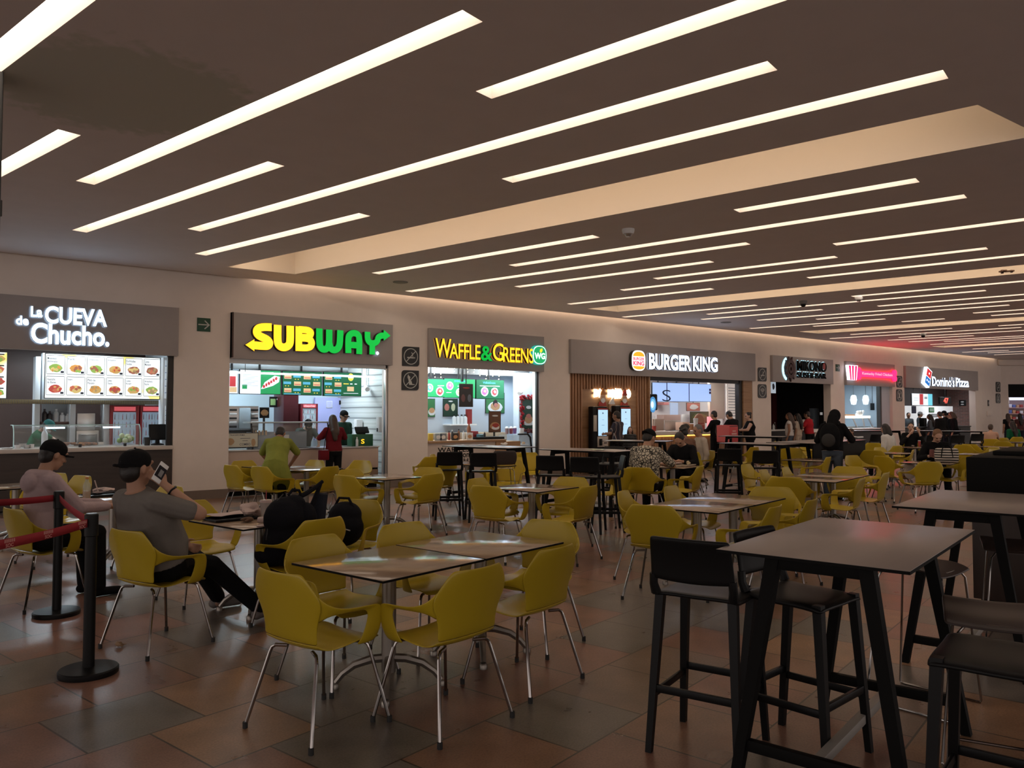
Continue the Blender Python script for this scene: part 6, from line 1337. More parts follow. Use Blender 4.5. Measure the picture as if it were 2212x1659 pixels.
# ================================================================== PEOPLE
SKIN = mat('skin', (.42, .23, .15), .55); SKIN2 = mat('skin_brown', (.30, .15, .09), .55); SKINL = mat('skin_light', (.55, .33, .24), .55)
LIP = mat('lips', (.33, .11, .09), .5); EYEM = mat('eye_dark', (.02, .012, .01), .3)
H_BLK = mat('hair_black', (.012, .009, .008), .5, bump=.2, bscale=90); H_BRN = mat('hair_brown', (.05, .028, .018), .5, bump=.2, bscale=90); H_GRY = mat('hair_grey', (.16, .15, .145), .6); H_RED = mat('hair_reddish', (.20, .10, .05), .55, bump=.2, bscale=90)
def cl(name, c): return mat('cloth_' + name, c, .88, var=.12, vscale=12, bump=.25, bscale=35, spec=.12)
C_BLK = cl('black', (.008, .008, .009)); C_NAVY = cl('navy', (.018, .02, .035)); C_JEAN = cl('jeans', (.07, .09, .12)); C_WHT = cl('white', (.60, .58, .56)); C_CRM = cl('cream', (.50, .42, .34)); C_RED = cl('red', (.42, .02, .03)); C_MAR = cl('maroon', (.14, .012, .018)); C_GRN = cl('green', (.23, .25, .05)); C_DGR = cl('deepgreen', (.01, .11, .05)); C_GRY = cl('grey', (.17, .155, .14)); C_PNK = cl('palepink', (.44, .33, .34)); C_SGR = cl('slate', (.10, .12, .14)); C_DKB = cl('darkbottle', (.02, .05, .035))
def cap_(mb, a, b, ra, rb, seg=10):
    a, b = Vector(a), Vector(b); d = (b - a)
    if d.length < 1e-5: d = Vector((0, 0, 1e-3))
    d.normalize()
    mb.tube([a - d * ra * .95, a - d * ra * .7, a - d * ra * .3, a, b, b + d * rb * .3, b + d * rb * .7, b + d * rb * .95], [ra * .3, ra * .72, ra * .95, ra, rb, rb * .95, rb * .72, rb * .3], seg)
def remesh(mb, vox, sm=3):
    me = mb.mesh('r'); r = bake(me, ('REMESH', dict(mode='VOXEL', voxel_size=vox, use_smooth_shade=True)), ('SMOOTH', dict(factor=.5, iterations=sm)))
    r.polygons.foreach_set('use_smooth', [True] * len(r.polygons)); return r
def cut(me, keep):
    t = bmesh.new(); t.from_mesh(me); bmesh.ops.delete(t, geom=[v for v in t.verts if not keep(v.co)], context='VERTS'); t.to_mesh(me); t.free(); return me
def person(label, loc, rz, H=1.70, sit=False, lean=0.0, side=0.0, fat=1.0, head=(0, 0), arms=None, legs=None, top=C_BLK, sleeve=.55, bottom=C_NAVY, shoe=C_BLK, skin=SKIN, hair=H_BLK, style='short', cap=None, cap_back=False, vox=.014, skirt=0.0, hood=False, hips=None, twist=0, mask=None, neckline=True, group=None):
    s = H / 1.70
    t = thing('person', label, 'person', loc, rz, group)
    hip = Vector(hips) if hips else (Vector((0, -.085 + (fat - 1) * .28, .585)) if sit else Vector((0, 0, .90)) * s)
    Rt = Matrix.Rotation(rad(-lean), 3, 'X') @ Matrix.Rotation(rad(side), 3, 'Y') @ Matrix.Rotation(rad(twist), 3, 'Z')
    T = lambda x, y, z: hip + Rt @ (Vector((x, y, z)) * s)
    sx, sy = Rt @ Vector((1, 0, 0)), Rt @ Vector((0, 1, 0))
    TS = [(-.11, .10, .075, .0), (-.08, .145, .105, .0), (0, .168, .120, -.01), (.10, .158, .112, .0), (.20, .148, .105, .005), (.32, .165, .115, .005), (.42, .172, .108, -.005), (.485, .140, .082, -.012), (.53, .075, .062, -.015)]
    def torso(mb, gx, lo=-1, hi=2):
        rr = []
        for z, rx, ry, yo in TS:
            if z < lo or z > hi: continue
            f = fat if z < .35 else 1 + (fat - 1) * .5
            rx_, ry_ = (rx * f + gx) * s, (ry * (f * f if 0 < z < .34 else f) + gx) * s
            c = T(0, yo + (fat - 1) * .10 * (1 if 0 < z < .3 else 0), z)
            rr.append([c + sx * rx_ * math.cos(2 * PI * k / 16) + sy * ry_ * math.sin(2 * PI * k / 16) for k in range(16)])
        mb.ring(rr)
    shl = {k: T(q * .168, -.012, .455) for k, q in (('L', -1), ('R', 1))}
    arms = arms or {}
    A = {}
    for k, q in (('L', -1), ('R', 1)):
        if k in arms: e, h = [Vector(v) for v in arms[k][:2]]
        else: e = shl[k] + Vector((q * .05, -.03, -.28)) * s; h = e + Vector((0, .07, -.24)) * s
        d = (e - shl[k]); e = shl[k] + d.normalized() * min(d.length, .30 * s) if d.length > .34 * s else e
        A[k] = (shl[k], e, h)
    Lg = {}
    for k, q in (('L', -1), ('R', 1)):
        hp = hip + Vector((q * .085 * s, 0, -.03 * s))
        if legs and k in legs: kn, an, toe = [Vector(v) for v in legs[k]]
        elif sit: kn = hip + Vector((q * .12 * s, .43 * s, -.02)); an = Vector((q * .13, hip.y + .45 * s, .085)); toe = an + Vector((q * .02, .17, -.05))
        else: kn = Vector((q * .10 * s, .015, .49 * s)); an = Vector((q * .105 * s, -.02, .085)); toe = an + Vector((q * .03, .165, -.05))
        Lg[k] = (hp, kn, an, toe)
    hr = Rt @ Matrix.Rotation(rad(head[0]), 3, 'Z') @ Matrix.Rotation(rad(-head[1]), 3, 'X')
    nk = T(0, -.012, .52); hc = T(0, .0, .60) + hr @ Vector((0, .028, .075)) * s
    Hd = lambda x, y, z: hc + hr @ (Vector((x, y, z)) * s)
    # one continuous body
    mb = MB(); torso(mb, 0)
    cap_(mb, shl['L'], shl['R'], .062 * s, .062 * s); cap_(mb, nk, Hd(0, -.022, -.06), .056 * s, .052 * s)
    mb.ball(Hd(0, -.008, .02), (.078 * s, .098 * s, .102 * s), hr); mb.ball(Hd(0, .028, -.055), (.056 * s, .062 * s, .060 * s), hr); mb.ball(Hd(0, .055, -.095), (.026 * s, .026 * s, .022 * s), hr, 8)
    cap_(mb, Hd(0, .088, .018), Hd(0, .108, -.022), .009 * s, .015 * s, 8); cap_(mb, Hd(-.04, .082, .036), Hd(.04, .082, .036), .014 * s, .014 * s, 8); cap_(mb, Hd(-.02, .084, -.058), Hd(.02, .084, -.058), .011 * s, .011 * s, 8)
    for q in (-1, 1): mb.ball(Hd(q * .082, -.012, -.005), (.012 * s, .020 * s, .034 * s), hr, 8); mb.ball(Hd(q * .036, .068, -.022), (.024 * s, .022 * s, .022 * s), hr, 8)
    for k, q in (('L', -1), ('R', 1)):
        a, e, h = A[k]; f = 1 + (fat - 1) * .8
        cap_(mb, a, e, .050 * s * f, .040 * s * f); cap_(mb, e, h, .041 * s * f, .027 * s)
        d = (h - e).normalized(); n = arms[k][2] if k in arms and len(arms[k]) > 2 else Vector((q, 0, 0)); n = Vector(n); u = (n - d * n.dot(d)).normalized(); v = d.cross(u)       # u: back of the hand
        cap_(mb, h + d * .02, h + d * .075, .027, .031); 
        for i in range(-1, 2): cap_(mb, h + d * .04 + v * .014 * i, h + d * .085 + v * .017 * i, .016, .014, 8)
        for i, L in enumerate((.062, .072, .068, .052)):
            b = h + d * .098 + v * (.0285 - .019 * i); m = b + d * L * .55 - u * .008; tp = m + d * L * .40 - u * L * .42
            cap_(mb, b, m, .0088, .0082, 8); cap_(mb, m, tp, .0082, .0070, 8)
        tb = h + d * .035 + v * .026; tm = tb + d * .032 + v * .028 - u * .010; cap_(mb, tb, tm, .0125, .0105, 8); cap_(mb, tm, tm + d * .032 + v * .004 - u * .012, .010, .008, 8)
        hp, kn, an, toe = Lg[k]
        cap_(mb, hp, kn, .084 * s * f, .058 * s); cap_(mb, kn, an, .056 * s, .036 * s); cap_(mb, an + Vector((0, -.02, -.04)), toe, .038, .03)
    body = remesh(mb, vox, 2)
    o = link('body', body, [skin, EYEM, LIP], t)
    eyes = [Hd(q * .033, .084, .008) for q in (-1, 1)]; lips = [Hd(q * .012, .096, -.058) for q in (-1, 0, 1)]
    for p in body.polygons:
        c = p.center
        if min((c - e).length for e in eyes) < .011 * s + vox * .35: p.material_index = 1
        elif min((c - e).length for e in lips) < .013 * s: p.material_index = 2
    # clothes
    g = .013
    mb = MB(); torso(mb, g, -.06 if bottom is not None else -1, .53)
    cap_(mb, shl['L'], shl['R'], (.062 + g * .8) * s, (.062 + g * .8) * s)
    for k in 'LR':
        a, e, h = A[k]; f = 1 + (fat - 1) * .8
        if sleeve > 0:
            u = min(1, sleeve); e2 = a + (e - a) * u; cap_(mb, a, e2, (.052 * f + g) * s, (.042 * f + g + .006) * s)
            if sleeve > 1: cap_(mb, e, e + (h - e) * (sleeve - 1), (.042 * f + g) * s, (.030 + g) * s)
    if skirt:
        r0, r1 = T(0, 0, -.02), T(0, .0, -.02) + Vector((0, 0, -skirt * s)); rr = []
        for q in range(5):
            c = r0 + (r1 - r0) * q / 4; rr.append([c + sx * (.185 + .025 * q) * s * fat * math.cos(2 * PI * i / 16) + sy * (.185 + .01 * q) * s * fat * math.sin(2 * PI * i / 16) for i in range(16)])
        mb.ring(rr)
    if hood: cap_(mb, T(-.10, -.02, .50), T(0, -.105, .485), .045 * s, .06 * s); cap_(mb, T(.10, -.02, .50), T(0, -.105, .485), .045 * s, .06 * s); mb.ball(T(0, -.125, .43), (.11 * s, .05 * s, .085 * s), Rt)
    me = remesh(mb, vox, 2)
    nn = Rt @ Vector((0, 0, 1)); hz = T(0, 0, -.058); 
    link('shirt' if sleeve < 1 else 'jacket', me, top, t)
    if bottom is not None:
        mb = MB(); torso(mb, .010, -1, .03)
        for k in 'LR':
            hp, kn, an, toe = Lg[k]; f = 1 + (fat - 1) * .8
            cap_(mb, hp, kn, (.084 * f + .012) * s, (.062 + .012) * s); cap_(mb, kn, an + Vector((0, 0, .01)), (.058 + .014) * s, (.050 + .008) * s)
        me = remesh(mb, vox, 2); link('trousers', me, bottom, t)
    for k in 'LR':
        an, toe = Lg[k][2:]; mb = MB(); cap_(mb, an + Vector((0, 0, -.02)), an + Vector((0, 0, -.035)), .047, .045); cap_(mb, an + (an - toe).normalized() * .03 + Vector((0, 0, -.05 if an.z < .12 else -.03)), toe, .043, .036)
        link('shoe', cut(remesh(mb, max(.012, vox * .9), 1), lambda c: True), shoe, t)
    # hair, caps
    if style:
        mb = MB()
        if style in ('short', 'curly', 'bun', 'long', 'bob', 'pony'):
            mb.ball(Hd(0, -.024, .036), (.086 * s, .098 * s, .098 * s), hr); mb.ball(Hd(0, -.055, -.02), (.076 * s, .058 * s, .075 * s), hr)
        if style == 'curly':
            rr = random.Random(len(label))
            for i in range(26): a_, b_ = rr.uniform(0, 2 * PI), rr.uniform(-.1, 1.4); mb.ball(Hd(.085 * math.cos(a_) * math.cos(b_), -.03 + .09 * math.sin(a_) * math.cos(b_) - (.03 if math.sin(a_) > .5 else 0), .04 + .10 * math.sin(b_)), .024 * s, seg=8)
        if style == 'bun': mb.ball(Hd(0, -.10, .075), .045 * s, seg=10)
        if style == 'bob':
            for q in (-1, 1): cap_(mb, Hd(q * .075, -.02, .0), Hd(q * .088, -.02, -.14), .032 * s, .036 * s)
            cap_(mb, Hd(0, -.075, .0), Hd(0, -.085, -.15), .07 * s, .075 * s)
        if style == 'long':
            cap_(mb, Hd(0, -.075, .0), T(0, -.135, .40), .075 * s, .080 * s); cap_(mb, T(-.03, -.135, .42), T(-.02, -.15, .26), .075 * s, .05 * s)
            for q in (-1, 1): cap_(mb, Hd(q * .07, -.02, .01), T(q * .09, -.07, .44), .03 * s, .035 * s)
        if style == 'pony': cap_(mb, Hd(0, -.10, .04), Hd(0, -.14, -.06), .035 * s, .04 * s); cap_(mb, Hd(0, -.14, -.06), T(.02, -.16, .30), .042 * s, .022 * s)
        if style == 'hood':
            mb.ball(Hd(0, -.02, .02), (.105 * s, .120 * s, .125 * s), hr); cap_(mb, Hd(0, -.05, -.06), T(0, -.03, .47), .10 * s, .12 * s)
        link('hair' if style != 'hood' else 'hood', remesh(mb, max(.011, vox * .8), 2), hair if style != 'hood' else top, t)
    if cap:
        mb = MB(); mb.ball(Hd(0, -.014, .052), (.090 * s, .108 * s, .082 * s), hr); mb.ball(Hd(0, -.02, .03), (.091 * s, .107 * s, .05 * s), hr)
        cm_ = remesh(mb, .010, 2); c_ = link('cap', cm_, cap, t); q = -1 if cap_back else 1
        pts = [Hd(x, q * (y - .014) , .036 - (.016 * (abs(x) / .07) ** 2)) for x, y in [(-.075, .06), (-.07, .115), (-.045, .160), (0, .178), (.045, .160), (.07, .115), (.075, .06)]]
        mb = MB(); up = hr @ Vector((0, 0, .006)); mb.ring([[p + up for p in pts], [p - up for p in pts]]); link('brim', mb.mesh('brim'), cap, c_)
        MB().ball(Hd(0, -.014, .134), (.008, .008, .006), seg=8).build('button', cap, c_)
    if mask: mb = MB(); mb.ball(Hd(0, .055, -.05), (.062 * s, .062 * s, .055 * s), hr); link('face_mask', remesh(mb, .012, 1), mask, t)
    return t
def to_local(loc, rz, p): return Matrix.Rotation(-rz, 3, 'Z') @ (Vector(p) - Vector(loc))
def stand_at(px, Y): p = ony(px, 893, Y); return Vector((p.x, Y, 0))
def depth_at(px, d): r = ray(px, 893); r = Vector((r.x, r.y, 0)) / math.hypot(1, (px - 1106) / FPX) ; k = d / (r.dot(Vector((_fw.x, _fw.y, 0)).normalized())); return Vector((r.x * k, r.y * k, 0))
def face_cam(p): return math.atan2(EYE.y - p.y, EYE.x - p.x) - PI / 2
def seat_of(i): return SEATS[i]
def ci(part): return [k for k, c in enumerate(CHAIRS) if part in c[3]][0]

# man with the phone, slouching
l, r = seat_of(ci('man on the phone sits')); W2L = lambda p: to_local(l, r, p)
fr_ = W2L(onz(486, 1312, .0)); fl_ = W2L(onz(572, 1338, .0))
an1, an2 = Vector((fr_.x - .02, fr_.y - .06, .09)), Vector((fl_.x, fl_.y - .06, .10))
hips = Vector((0, .0, .585)); kl = (hips + an2) / 2 + Vector((-.06, .03, .14)); kr = (hips + an1) / 2 + Vector((.05, .0, .16))
person('man in grey shirt and backward black cap slouching with a phone at his ear', l, r, 1.76, True, -21, 0, 1.22, (4, 20), dict(R=((.34, .05, .93), (.165, -.085, 1.12), (1, -.2, 0)), L=((-.33, -.02, .66), (-.10, .20, .66))), dict(L=(kl, an2, an2 + Vector((-.03, .17, -.05))), R=(kr, an1, an1 + Vector((.06, .16, -.05)))),
       C_GRY, .75, C_BLK, mat('shoe_grey', (.16, .14, .13), .7), SKIN, H_BLK, 'short', C_BLK, True, .0085, hips=hips)
M_l = Matrix.Translation(l) @ Matrix.Rotation(r, 4, 'Z')
t = thing('phone', 'white and black phone held to the ear of the man in the grey shirt', 'phone', M_l @ Vector((.150, -.125, 1.215)), r)
R_ = (Euler((rad(-14), rad(38), rad(84))))
MB().box((0, 0, 0), (.072, .009, .148), .008, R_).build('case', M_white, t); m = R_.to_matrix(); MB().box(m @ Vector((0, -.0055, 0)), (.066, .001, .085), 0, R_).build('screen', mat('phone_dark', (.015, .015, .02), .15), t); MB().box(m @ Vector((.005, -.0062, -.005)), (.03, .001, .05), 0, R_).build('picture', mat('phone_pic', (.22, .22, .22), .4), t)
pw = M_l @ Vector((.192, -.062, 1.088)); mb = MB(); mb.tube([(.036 * math.cos(2 * PI * k / 16), .036 * math.sin(2 * PI * k / 16), .004 * math.sin(k)) for k in range(16)], .007, 6, True, True); tag(mb.build('bracelet', M_black, loc=pw), 'dark bracelet on the wrist of the man on the phone', 'bracelet').rotation_euler = (rad(30), rad(-36), r)
# man in the cap
l, r = seat_of(ci('pale hoodie'))
person('man in black cap and pale pink hoodie looking at his phone at the table', l, r, 1.74, True, 6, 0, 1.05, (2, 14), dict(R=((.26, .20, .74), (.13, .46, .79), (0, 0, 1)), L=((-.28, .22, .74), (-.03, .50, .80), (0, 0, 1))), None, C_PNK, 1.92, C_BLK, C_BLK, SKIN, H_BLK, 'short', C_BLK, False, .0095, hood=True)
M_l = Matrix.Translation(l) @ Matrix.Rotation(r, 4, 'Z')
t = thing('phone', 'lit phone in the hands of the man in the pale pink hoodie', 'phone', M_l @ Vector((.02, .66, .86)), r); R_ = Euler((rad(-40), 0, 0)); MB().box((0, 0, 0), (.075, .009, .15), .006, R_).build('case', M_black, t); m = R_.to_matrix(); MB().box(m @ Vector((0, -.0055, 0)), (.068, .001, .138), 0, R_).build('screen', glow('phone_lit', (.35, .55, .62), .8), t)
mb = MB()
for k in range(4): mb.box(m @ Vector((0, -.0065, -.05 + .033 * k)), (.066, .001, .014), 0, R_)
mb.build('pattern', M_ink, t)['kind'] = 'stuff'
# customers and staff at the sandwich shop
p = Vector((4.68, 11.74, 0)); q = rad(60 - 90)
person('woman in olive green tunic bending over the table by the beige counter', p, q, 1.58, False, 40, 0, 1.12, (0, 10), dict(L=((-.30, .48, .95), (-.12, .56, .76), (0, 0, 1)), R=((.30, .48, .95), (.12, .58, .76), (0, 0, 1))), None, C_GRN, .9, C_BLK, C_BLK, SKIN2, H_BLK, 'short', skirt=.34, vox=.012)
p = stand_at(722, WY - .42); person('woman in dark red sweater with long brown hair ordering at the counter', p, -.1, 1.60, False, 4, 0, 1.05, (0, 14), dict(L=((-.27, .10, 1.12), (-.10, .34, 1.12)), R=((.27, .10, 1.12), (.10, .34, 1.12))), None, C_MAR, 1.9, C_BLK, C_BLK, SKIN, H_BRN, 'long', vox=.013)
t = thing('handbag', 'dark red handbag hanging at the side of the woman in the red sweater', 'handbag', p + Vector((-.27, -.10, .78))); MB().box((0, 0, 0), (.2, .12, .2), .02).build('body', C_MAR, t); MB().box((0, -.01, .104), (.14, .10, .012), .003).build('shiny_flap', mat('lilac_shine', (.42, .38, .48), .3), t); MB().tube([(0, 0, .1), (.06, .05, .35), (.15, .08, .62)], .008, 6).build('strap', C_BLK, t)
p = stand_at(738, WY + 1.15); person('sandwich shop worker in black cap facing the woman in red', p, PI, 1.70, False, 6, 0, 1.05, (10, 12), None, None, C_DKB, .6, C_BLK, C_BLK, SKIN, H_BLK, 'short', C_BLK, vox=.014)
p = stand_at(655, WY + 1.0); person('sandwich shop worker in dark shirt reaching into the glass counter', p, PI - .15, 1.64, False, 34, 0, 1.0, (0, 20), dict(L=((-.22, .46, 1.05), (-.20, .52, .96), (0, 0, 1)), R=((.26, .46, 1.08), (.16, .52, .96), (0, 0, 1))), None, cl('greengrey', (.03, .06, .06)), .6, C_BLK, C_BLK, SKINL, H_BLK, 'short', C_BLK, vox=.014)
p = stand_at(62, WY + 1.02); person('kitchen worker in green cap and shirt bending behind the glass food case', p, -2.0, 1.60, False, 26, 0, 1.05, (0, 20), dict(L=((-.24, .34, 1.15), (-.14, .42, 1.10)), R=((.24, .34, 1.15), (.14, .42, 1.10))), None, C_DGR, .6, C_BLK, C_BLK, SKIN2, H_BLK, 'short', mat('cap_teal', (.01, .13, .12), .7), mask=C_WHT, vox=.014)
# burger shop queue
M_str = patterned('cloth_stripe_navy', 'wave', [(0, (.02, .02, .035)), (.62, (.30, .14, .09)), (.70, (.02, .02, .035)), (.78, (.55, .52, .50)), (.86, (.02, .02, .035))], 2.6, .85, axis='X')
p = stand_at(1334, WY - 1.05); person('man in dark shirt with vertical stripes standing at the ordering kiosk', p, .25, 1.68, False, 0, 0, 1.05, (10, 8), dict(L=((-.28, .06, 1.10), (-.16, .30, 1.08)), R=((.27, .08, 1.12), (.14, .30, 1.10))), None, M_str, .7, C_BLK, C_BLK, SKIN2, H_BLK, 'short')
M_str2 = patterned('cloth_stripe_dark', 'wave', [(0, (.012, .012, .014)), (.72, (.30, .30, .30)), (.84, (.012, .012, .014))], 5, .85, axis='Z', dist=1.5)
p = depth_at(1361, 21.5); person('child with brown fringe looking over the bar table near the kiosks', p, face_cam(p), 1.26, False, 0, 0, .95, (0, 6), None, None, M_str2, 1.6, C_BLK, C_BLK, SKINL, H_BRN, 'bob')
p = depth_at(1544, 23.6); person('first delivery rider in black with his back to the camera', p, .1, 1.70, False, 0, 0, 1, (0, 10), dict(L=((-.27, .08, 1.12), (-.14, .32, 1.10)), R=((.26, .08, 1.12), (.14, .3, 1.1))), None, C_BLK, 1.6, C_BLK, C_BLK, SKIN, H_BLK, 'short')
p2 = depth_at(1588, 23.4); person('second delivery rider in black leaning over the counter with a red box', p2, -.1, 1.74, False, 16, 0, 1.1, (0, 22), dict(L=((-.28, .22, 1.15), (-.14, .42, 1.10)), R=((.28, .22, 1.15), (.16, .42, 1.10))), None, C_BLK, 1.6, C_BLK, C_BLK, SKIN, H_BLK, 'short')
b = depth_at(1571, 22.95); t = thing('delivery_box', 'large red cube delivery bag on the back of the second rider', 'delivery bag', b + Vector((0, 0, .78)), rad(-5)); C_RB = mat('bag_red', (.50, .045, .05), .55); MB().box((0, 0, .25), (.52, .42, .5), .03).build('body', C_RB, t)
t.rotation_euler.z = rad(8)
MB().box((0, -.2105, .47), (.5, .004, .02)).build('zip', M_dark, t); MB().box((-.262, 0, .25), (.004, .40, .46)).build('side_flap', mat('bag_pink', (.60, .12, .12), .5), t); mb = MB(); mb.box((0, -.214, .25), (.3, .002, .05)); mb.box((0, -.214, .33), (.2, .002, .04)); mb.build('pale_marks', mat('bag_print', (.62, .35, .32), .6), t)
mb = MB(); mb.tube([(-.14, .2, .45), (-.14, .27, .5), (-.14, .3, .3), (-.14, .22, .1)], .018, 6); mb.build('strap', M_dark, t); mb = MB(); mb.tube([(.14, .2, .45), (.14, .27, .5), (.14, .3, .3), (.14, .22, .1)], .018, 6); mb.build('strap', M_dark, t)
p = depth_at(1620, 24.2); person('woman in sleeveless black top with hair in a bun waiting at right', p, .9, 1.66, False, 3, 0, 1.25, (10, 5), dict(L=((-.28, .16, 1.12), (-.20, .40, 1.10)), R=((.22, .16, 1.12), (.10, .38, 1.08))), None, C_BLK, 0, C_BLK, C_BLK, SKINL, H_BLK, 'bun')
# food table group
M_let = patterned('cloth_lettered', 'edge', [(0, (.03, .026, .022)), (.085, (.03, .026, .022)), (.10, (.50, .45, .36))], 22, .85)
l, r = seat_of(ci('lettered shirt')); person('man in cream shirt with black lettering and backward black cap eating', l, r, 1.78, True, 14, 0, 1.2, (-14, 16), dict(R=((.34, .30, .84), (.10, .46, .84), (0, 0, 1)), L=((-.28, .26, .80), (-.08, .46, .82), (0, 0, 1))), None, M_let, .85, C_BLK, C_BLK, SKIN, H_BLK, 'short', C_BLK, True)
tb = at_table(1453, 1007); chp = Vector((*tb, 0)) + E1 * .74 + E2 * .15
def hidden_chair(pos, gdir, lab): t_ = dup(CHAIR0, pos, G(gdir) - PI / 2, lab); return pos, G(gdir) - PI / 2
l, r = hidden_chair(chp, 188, 'yellow chair of the man in the dark jacket, hidden by him'); person('man in dark jacket with white shoulder stripes bending over his food', l, r, 1.72, True, 24, 0, 1.1, (0, 26), dict(R=((.28, .26, .76), (.10, .42, .80), (0, 0, 1)), L=((-.28, .26, .76), (-.10, .42, .80), (0, 0, 1))), None, C_BLK, 1.8, C_BLK, C_BLK, SKIN, H_BLK, 'short')
M_strb = patterned('cloth_brown_stripe', 'wave', [(0, (.24, .12, .07)), (.5, (.10, .045, .03))], 14, .85, axis='Z')
l, r = seat_of(ci('person in brown')); person('person with curly black hair in brown striped shirt, seen from behind', l, r, 1.66, True, 6, 0, 1, (10, 12), None, None, M_strb, .8, C_BLK, C_BLK, SKIN2, H_BLK, 'curly')
l, r = seat_of(ci('man in the cream')); person('older man in cream shirt with grey hair sitting sideways at right', l, r, 1.72, True, 4, 0, 1.12, (10, 10), None, None, C_CRM, 1.7, C_NAVY, C_BLK, SKIN, H_GRY, 'short')
pp = depth_at(1474, 18.9); l, r = hidden_chair(pp, 300, 'yellow chair hidden behind the curly haired person'); person('man in pale teal shirt half hidden behind the curly haired person', l, r, 1.72, True, 10, 0, 1, (0, 20), None, None, cl('teal', (.22, .40, .36)), .8, C_NAVY, C_BLK, SKIN, H_BLK, 'short')
# sushi bar queue
p = stand_at(1705, WY - .35); person('woman in white strap top and blue jeans at the sushi bar', p, .35, 1.64, False, 0, 0, 1.08, (0, 0), None, None, C_WHT, 0, C_JEAN, C_BLK, SKIN2, H_BRN, 'long')
p = stand_at(1723, WY - .1); person('person in beige top and trousers right beside the woman in white strap top', p, .1, 1.62, False, 0, 0, 1, (0, 0), None, None, C_CRM, .6, C_CRM, C_BLK, SKIN, H_BLK, 'long')
p = stand_at(1748, WY - .15); person('man in bright red shirt at the sushi bar', p, .15, 1.70, False, 4, 0, 1.15, (0, 8), dict(L=((-.30, .12, 1.12), (-.2, .36, 1.12)), R=((.28, .1, 1.1), (.2, .34, 1.1))), None, C_RED, .7, C_BLK, C_BLK, SKIN, H_BLK, 'short')
# hooded man
p = depth_at(1797, 14.9); q = math.atan2(p.y, p.x) - PI / 2 - .25
person('man in black hooded jacket and grey jeans standing at the black panelled table', p, q, 1.72, False, 9, 0, 1.12, (-10, 30), dict(L=((-.30, .10, 1.10), (-.16, .36, 1.10)), R=((.32, .14, 1.12), (.22, .40, 1.10))), None, C_BLK, 1.85, C_JEAN, C_BLK, SKIN, H_BLK, 'hood', vox=.013)
t = thing('backpack', 'black backpack on the back of the hooded man', 'backpack', p, q); mb = MB(); mb.ball((0, -.17, 1.20), (.19, .11, .25)); mb.ball((0, -.17, 1.08), (.18, .11, .16)); link('bag', remesh(mb, .016, 2), C_BLK, t); mb = MB(); mb.ball((0, -.27, 1.12), (.13, .05, .13)); link('front_pocket', remesh(mb, .016, 2), mat('cloth_charcoal', (.025, .023, .022), .8), t)
for k in (-.13, .13): MB().tube([(k, -.10, 1.40), (k, .0, 1.46), (k * 1.1, .13, 1.34), (k * 1.2, .10, 1.12)], .018, 6).build('strap', C_BLK, t)
pp = depth_at(1839, 18.6); person('small child with dark hair behind the black panelled table', pp, face_cam(pp) - .8, 1.27, False, 0, 0, 1, (0, 10), None, None, mat('cloth_bw', (.04, .04, .045), .8), .8, C_BLK, C_BLK, SKIN, H_BRN, 'short')
# women at the right
l, r = seat_of(ci('woman in white sits')); person('woman in white shirt with dark bob seen from behind', l, r, 1.68, True, 8, 0, 1.05, (0, 8), None, None, C_WHT, 1.7, C_BLK, C_BLK, SKIN, H_BLK, 'bob')
pp = depth_at(1967, 21.4); r = face_cam(pp) + .1; dup(CHAIR0, pp, r, 'yellow chair under the woman covering her mouth'); person('woman in black facing the camera with her hand over her mouth', pp, r, 1.66, True, 3, 0, 1, (0, -2), dict(R=((.24, .10, .80), (.04, .10, 1.06), (0, 1, 0)), L=((-.30, .06, .82), (-.19, .10, 1.10), (0, 1, 0))), None, C_BLK, 1.6, C_BLK, C_BLK, SKINL, H_BLK, 'bun')
pp = depth_at(2021, 14.75); r = face_cam(pp) + .15; dup(CHAIR0, pp, r, 'yellow chair under the woman with the striped bag'); person('woman with short reddish hair looking down at her phone', pp, r, 1.66, True, 10, 0, 1.02, (8, 30), dict(R=((.30, .16, .78), (.16, .36, .84), (0, 1, 0)), L=((-.28, .18, .76), (-.06, .36, .80), (0, 0, 1))), None, C_BLK, 1.75, C_BLK, C_BLK, SKINL, H_RED, 'short', vox=.012)
M_l = Matrix.Translation(pp) @ Matrix.Rotation(r, 4, 'Z'); t = thing('phone', 'pinkish phone in the hand of the woman with reddish hair', 'phone', M_l @ Vector((.15, .48, .90)), r); MB().box((0, 0, 0), (.075, .010, .15), .006, Euler((rad(-30), 0, 0))).build('case', mat('phone_rose', (.35, .16, .16), .4), t)
# pizza shop staff and guests
cap_g = mat('cap_grey', (.32, .33, .35), .7)
for px, Y, lab, rz_, H, kw in [(1986, WY + 1.2, 'pizza shop worker in grey cap and grey shirt', PI + .6, 1.70, dict(top=C_SGR, cap=cap_g, style='short')), (2009, WY - .15, 'woman with long black hair waiting at the pizza counter', .2, 1.60, dict(top=C_SGR, sleeve=1.5, style='long')), (2041, WY - .1, 'man in black wide cap at the pizza counter', .1, 1.74, dict(top=C_BLK, sleeve=1.7, cap=C_BLK)), (2051, WY - .3, 'second dark figure in a cap close behind the first at the pizza counter', .3, 1.66, dict(top=C_BLK, sleeve=1.7, cap=C_BLK)), (1962, WY + 1.3, 'worker in grey at the left of the pizza shop', 2.4, 1.66, dict(top=C_SGR, sleeve=.8, style='short'))]:
    person(lab, stand_at(px, Y), rz_, H, head=(0, 8), vox=.018, **kw)
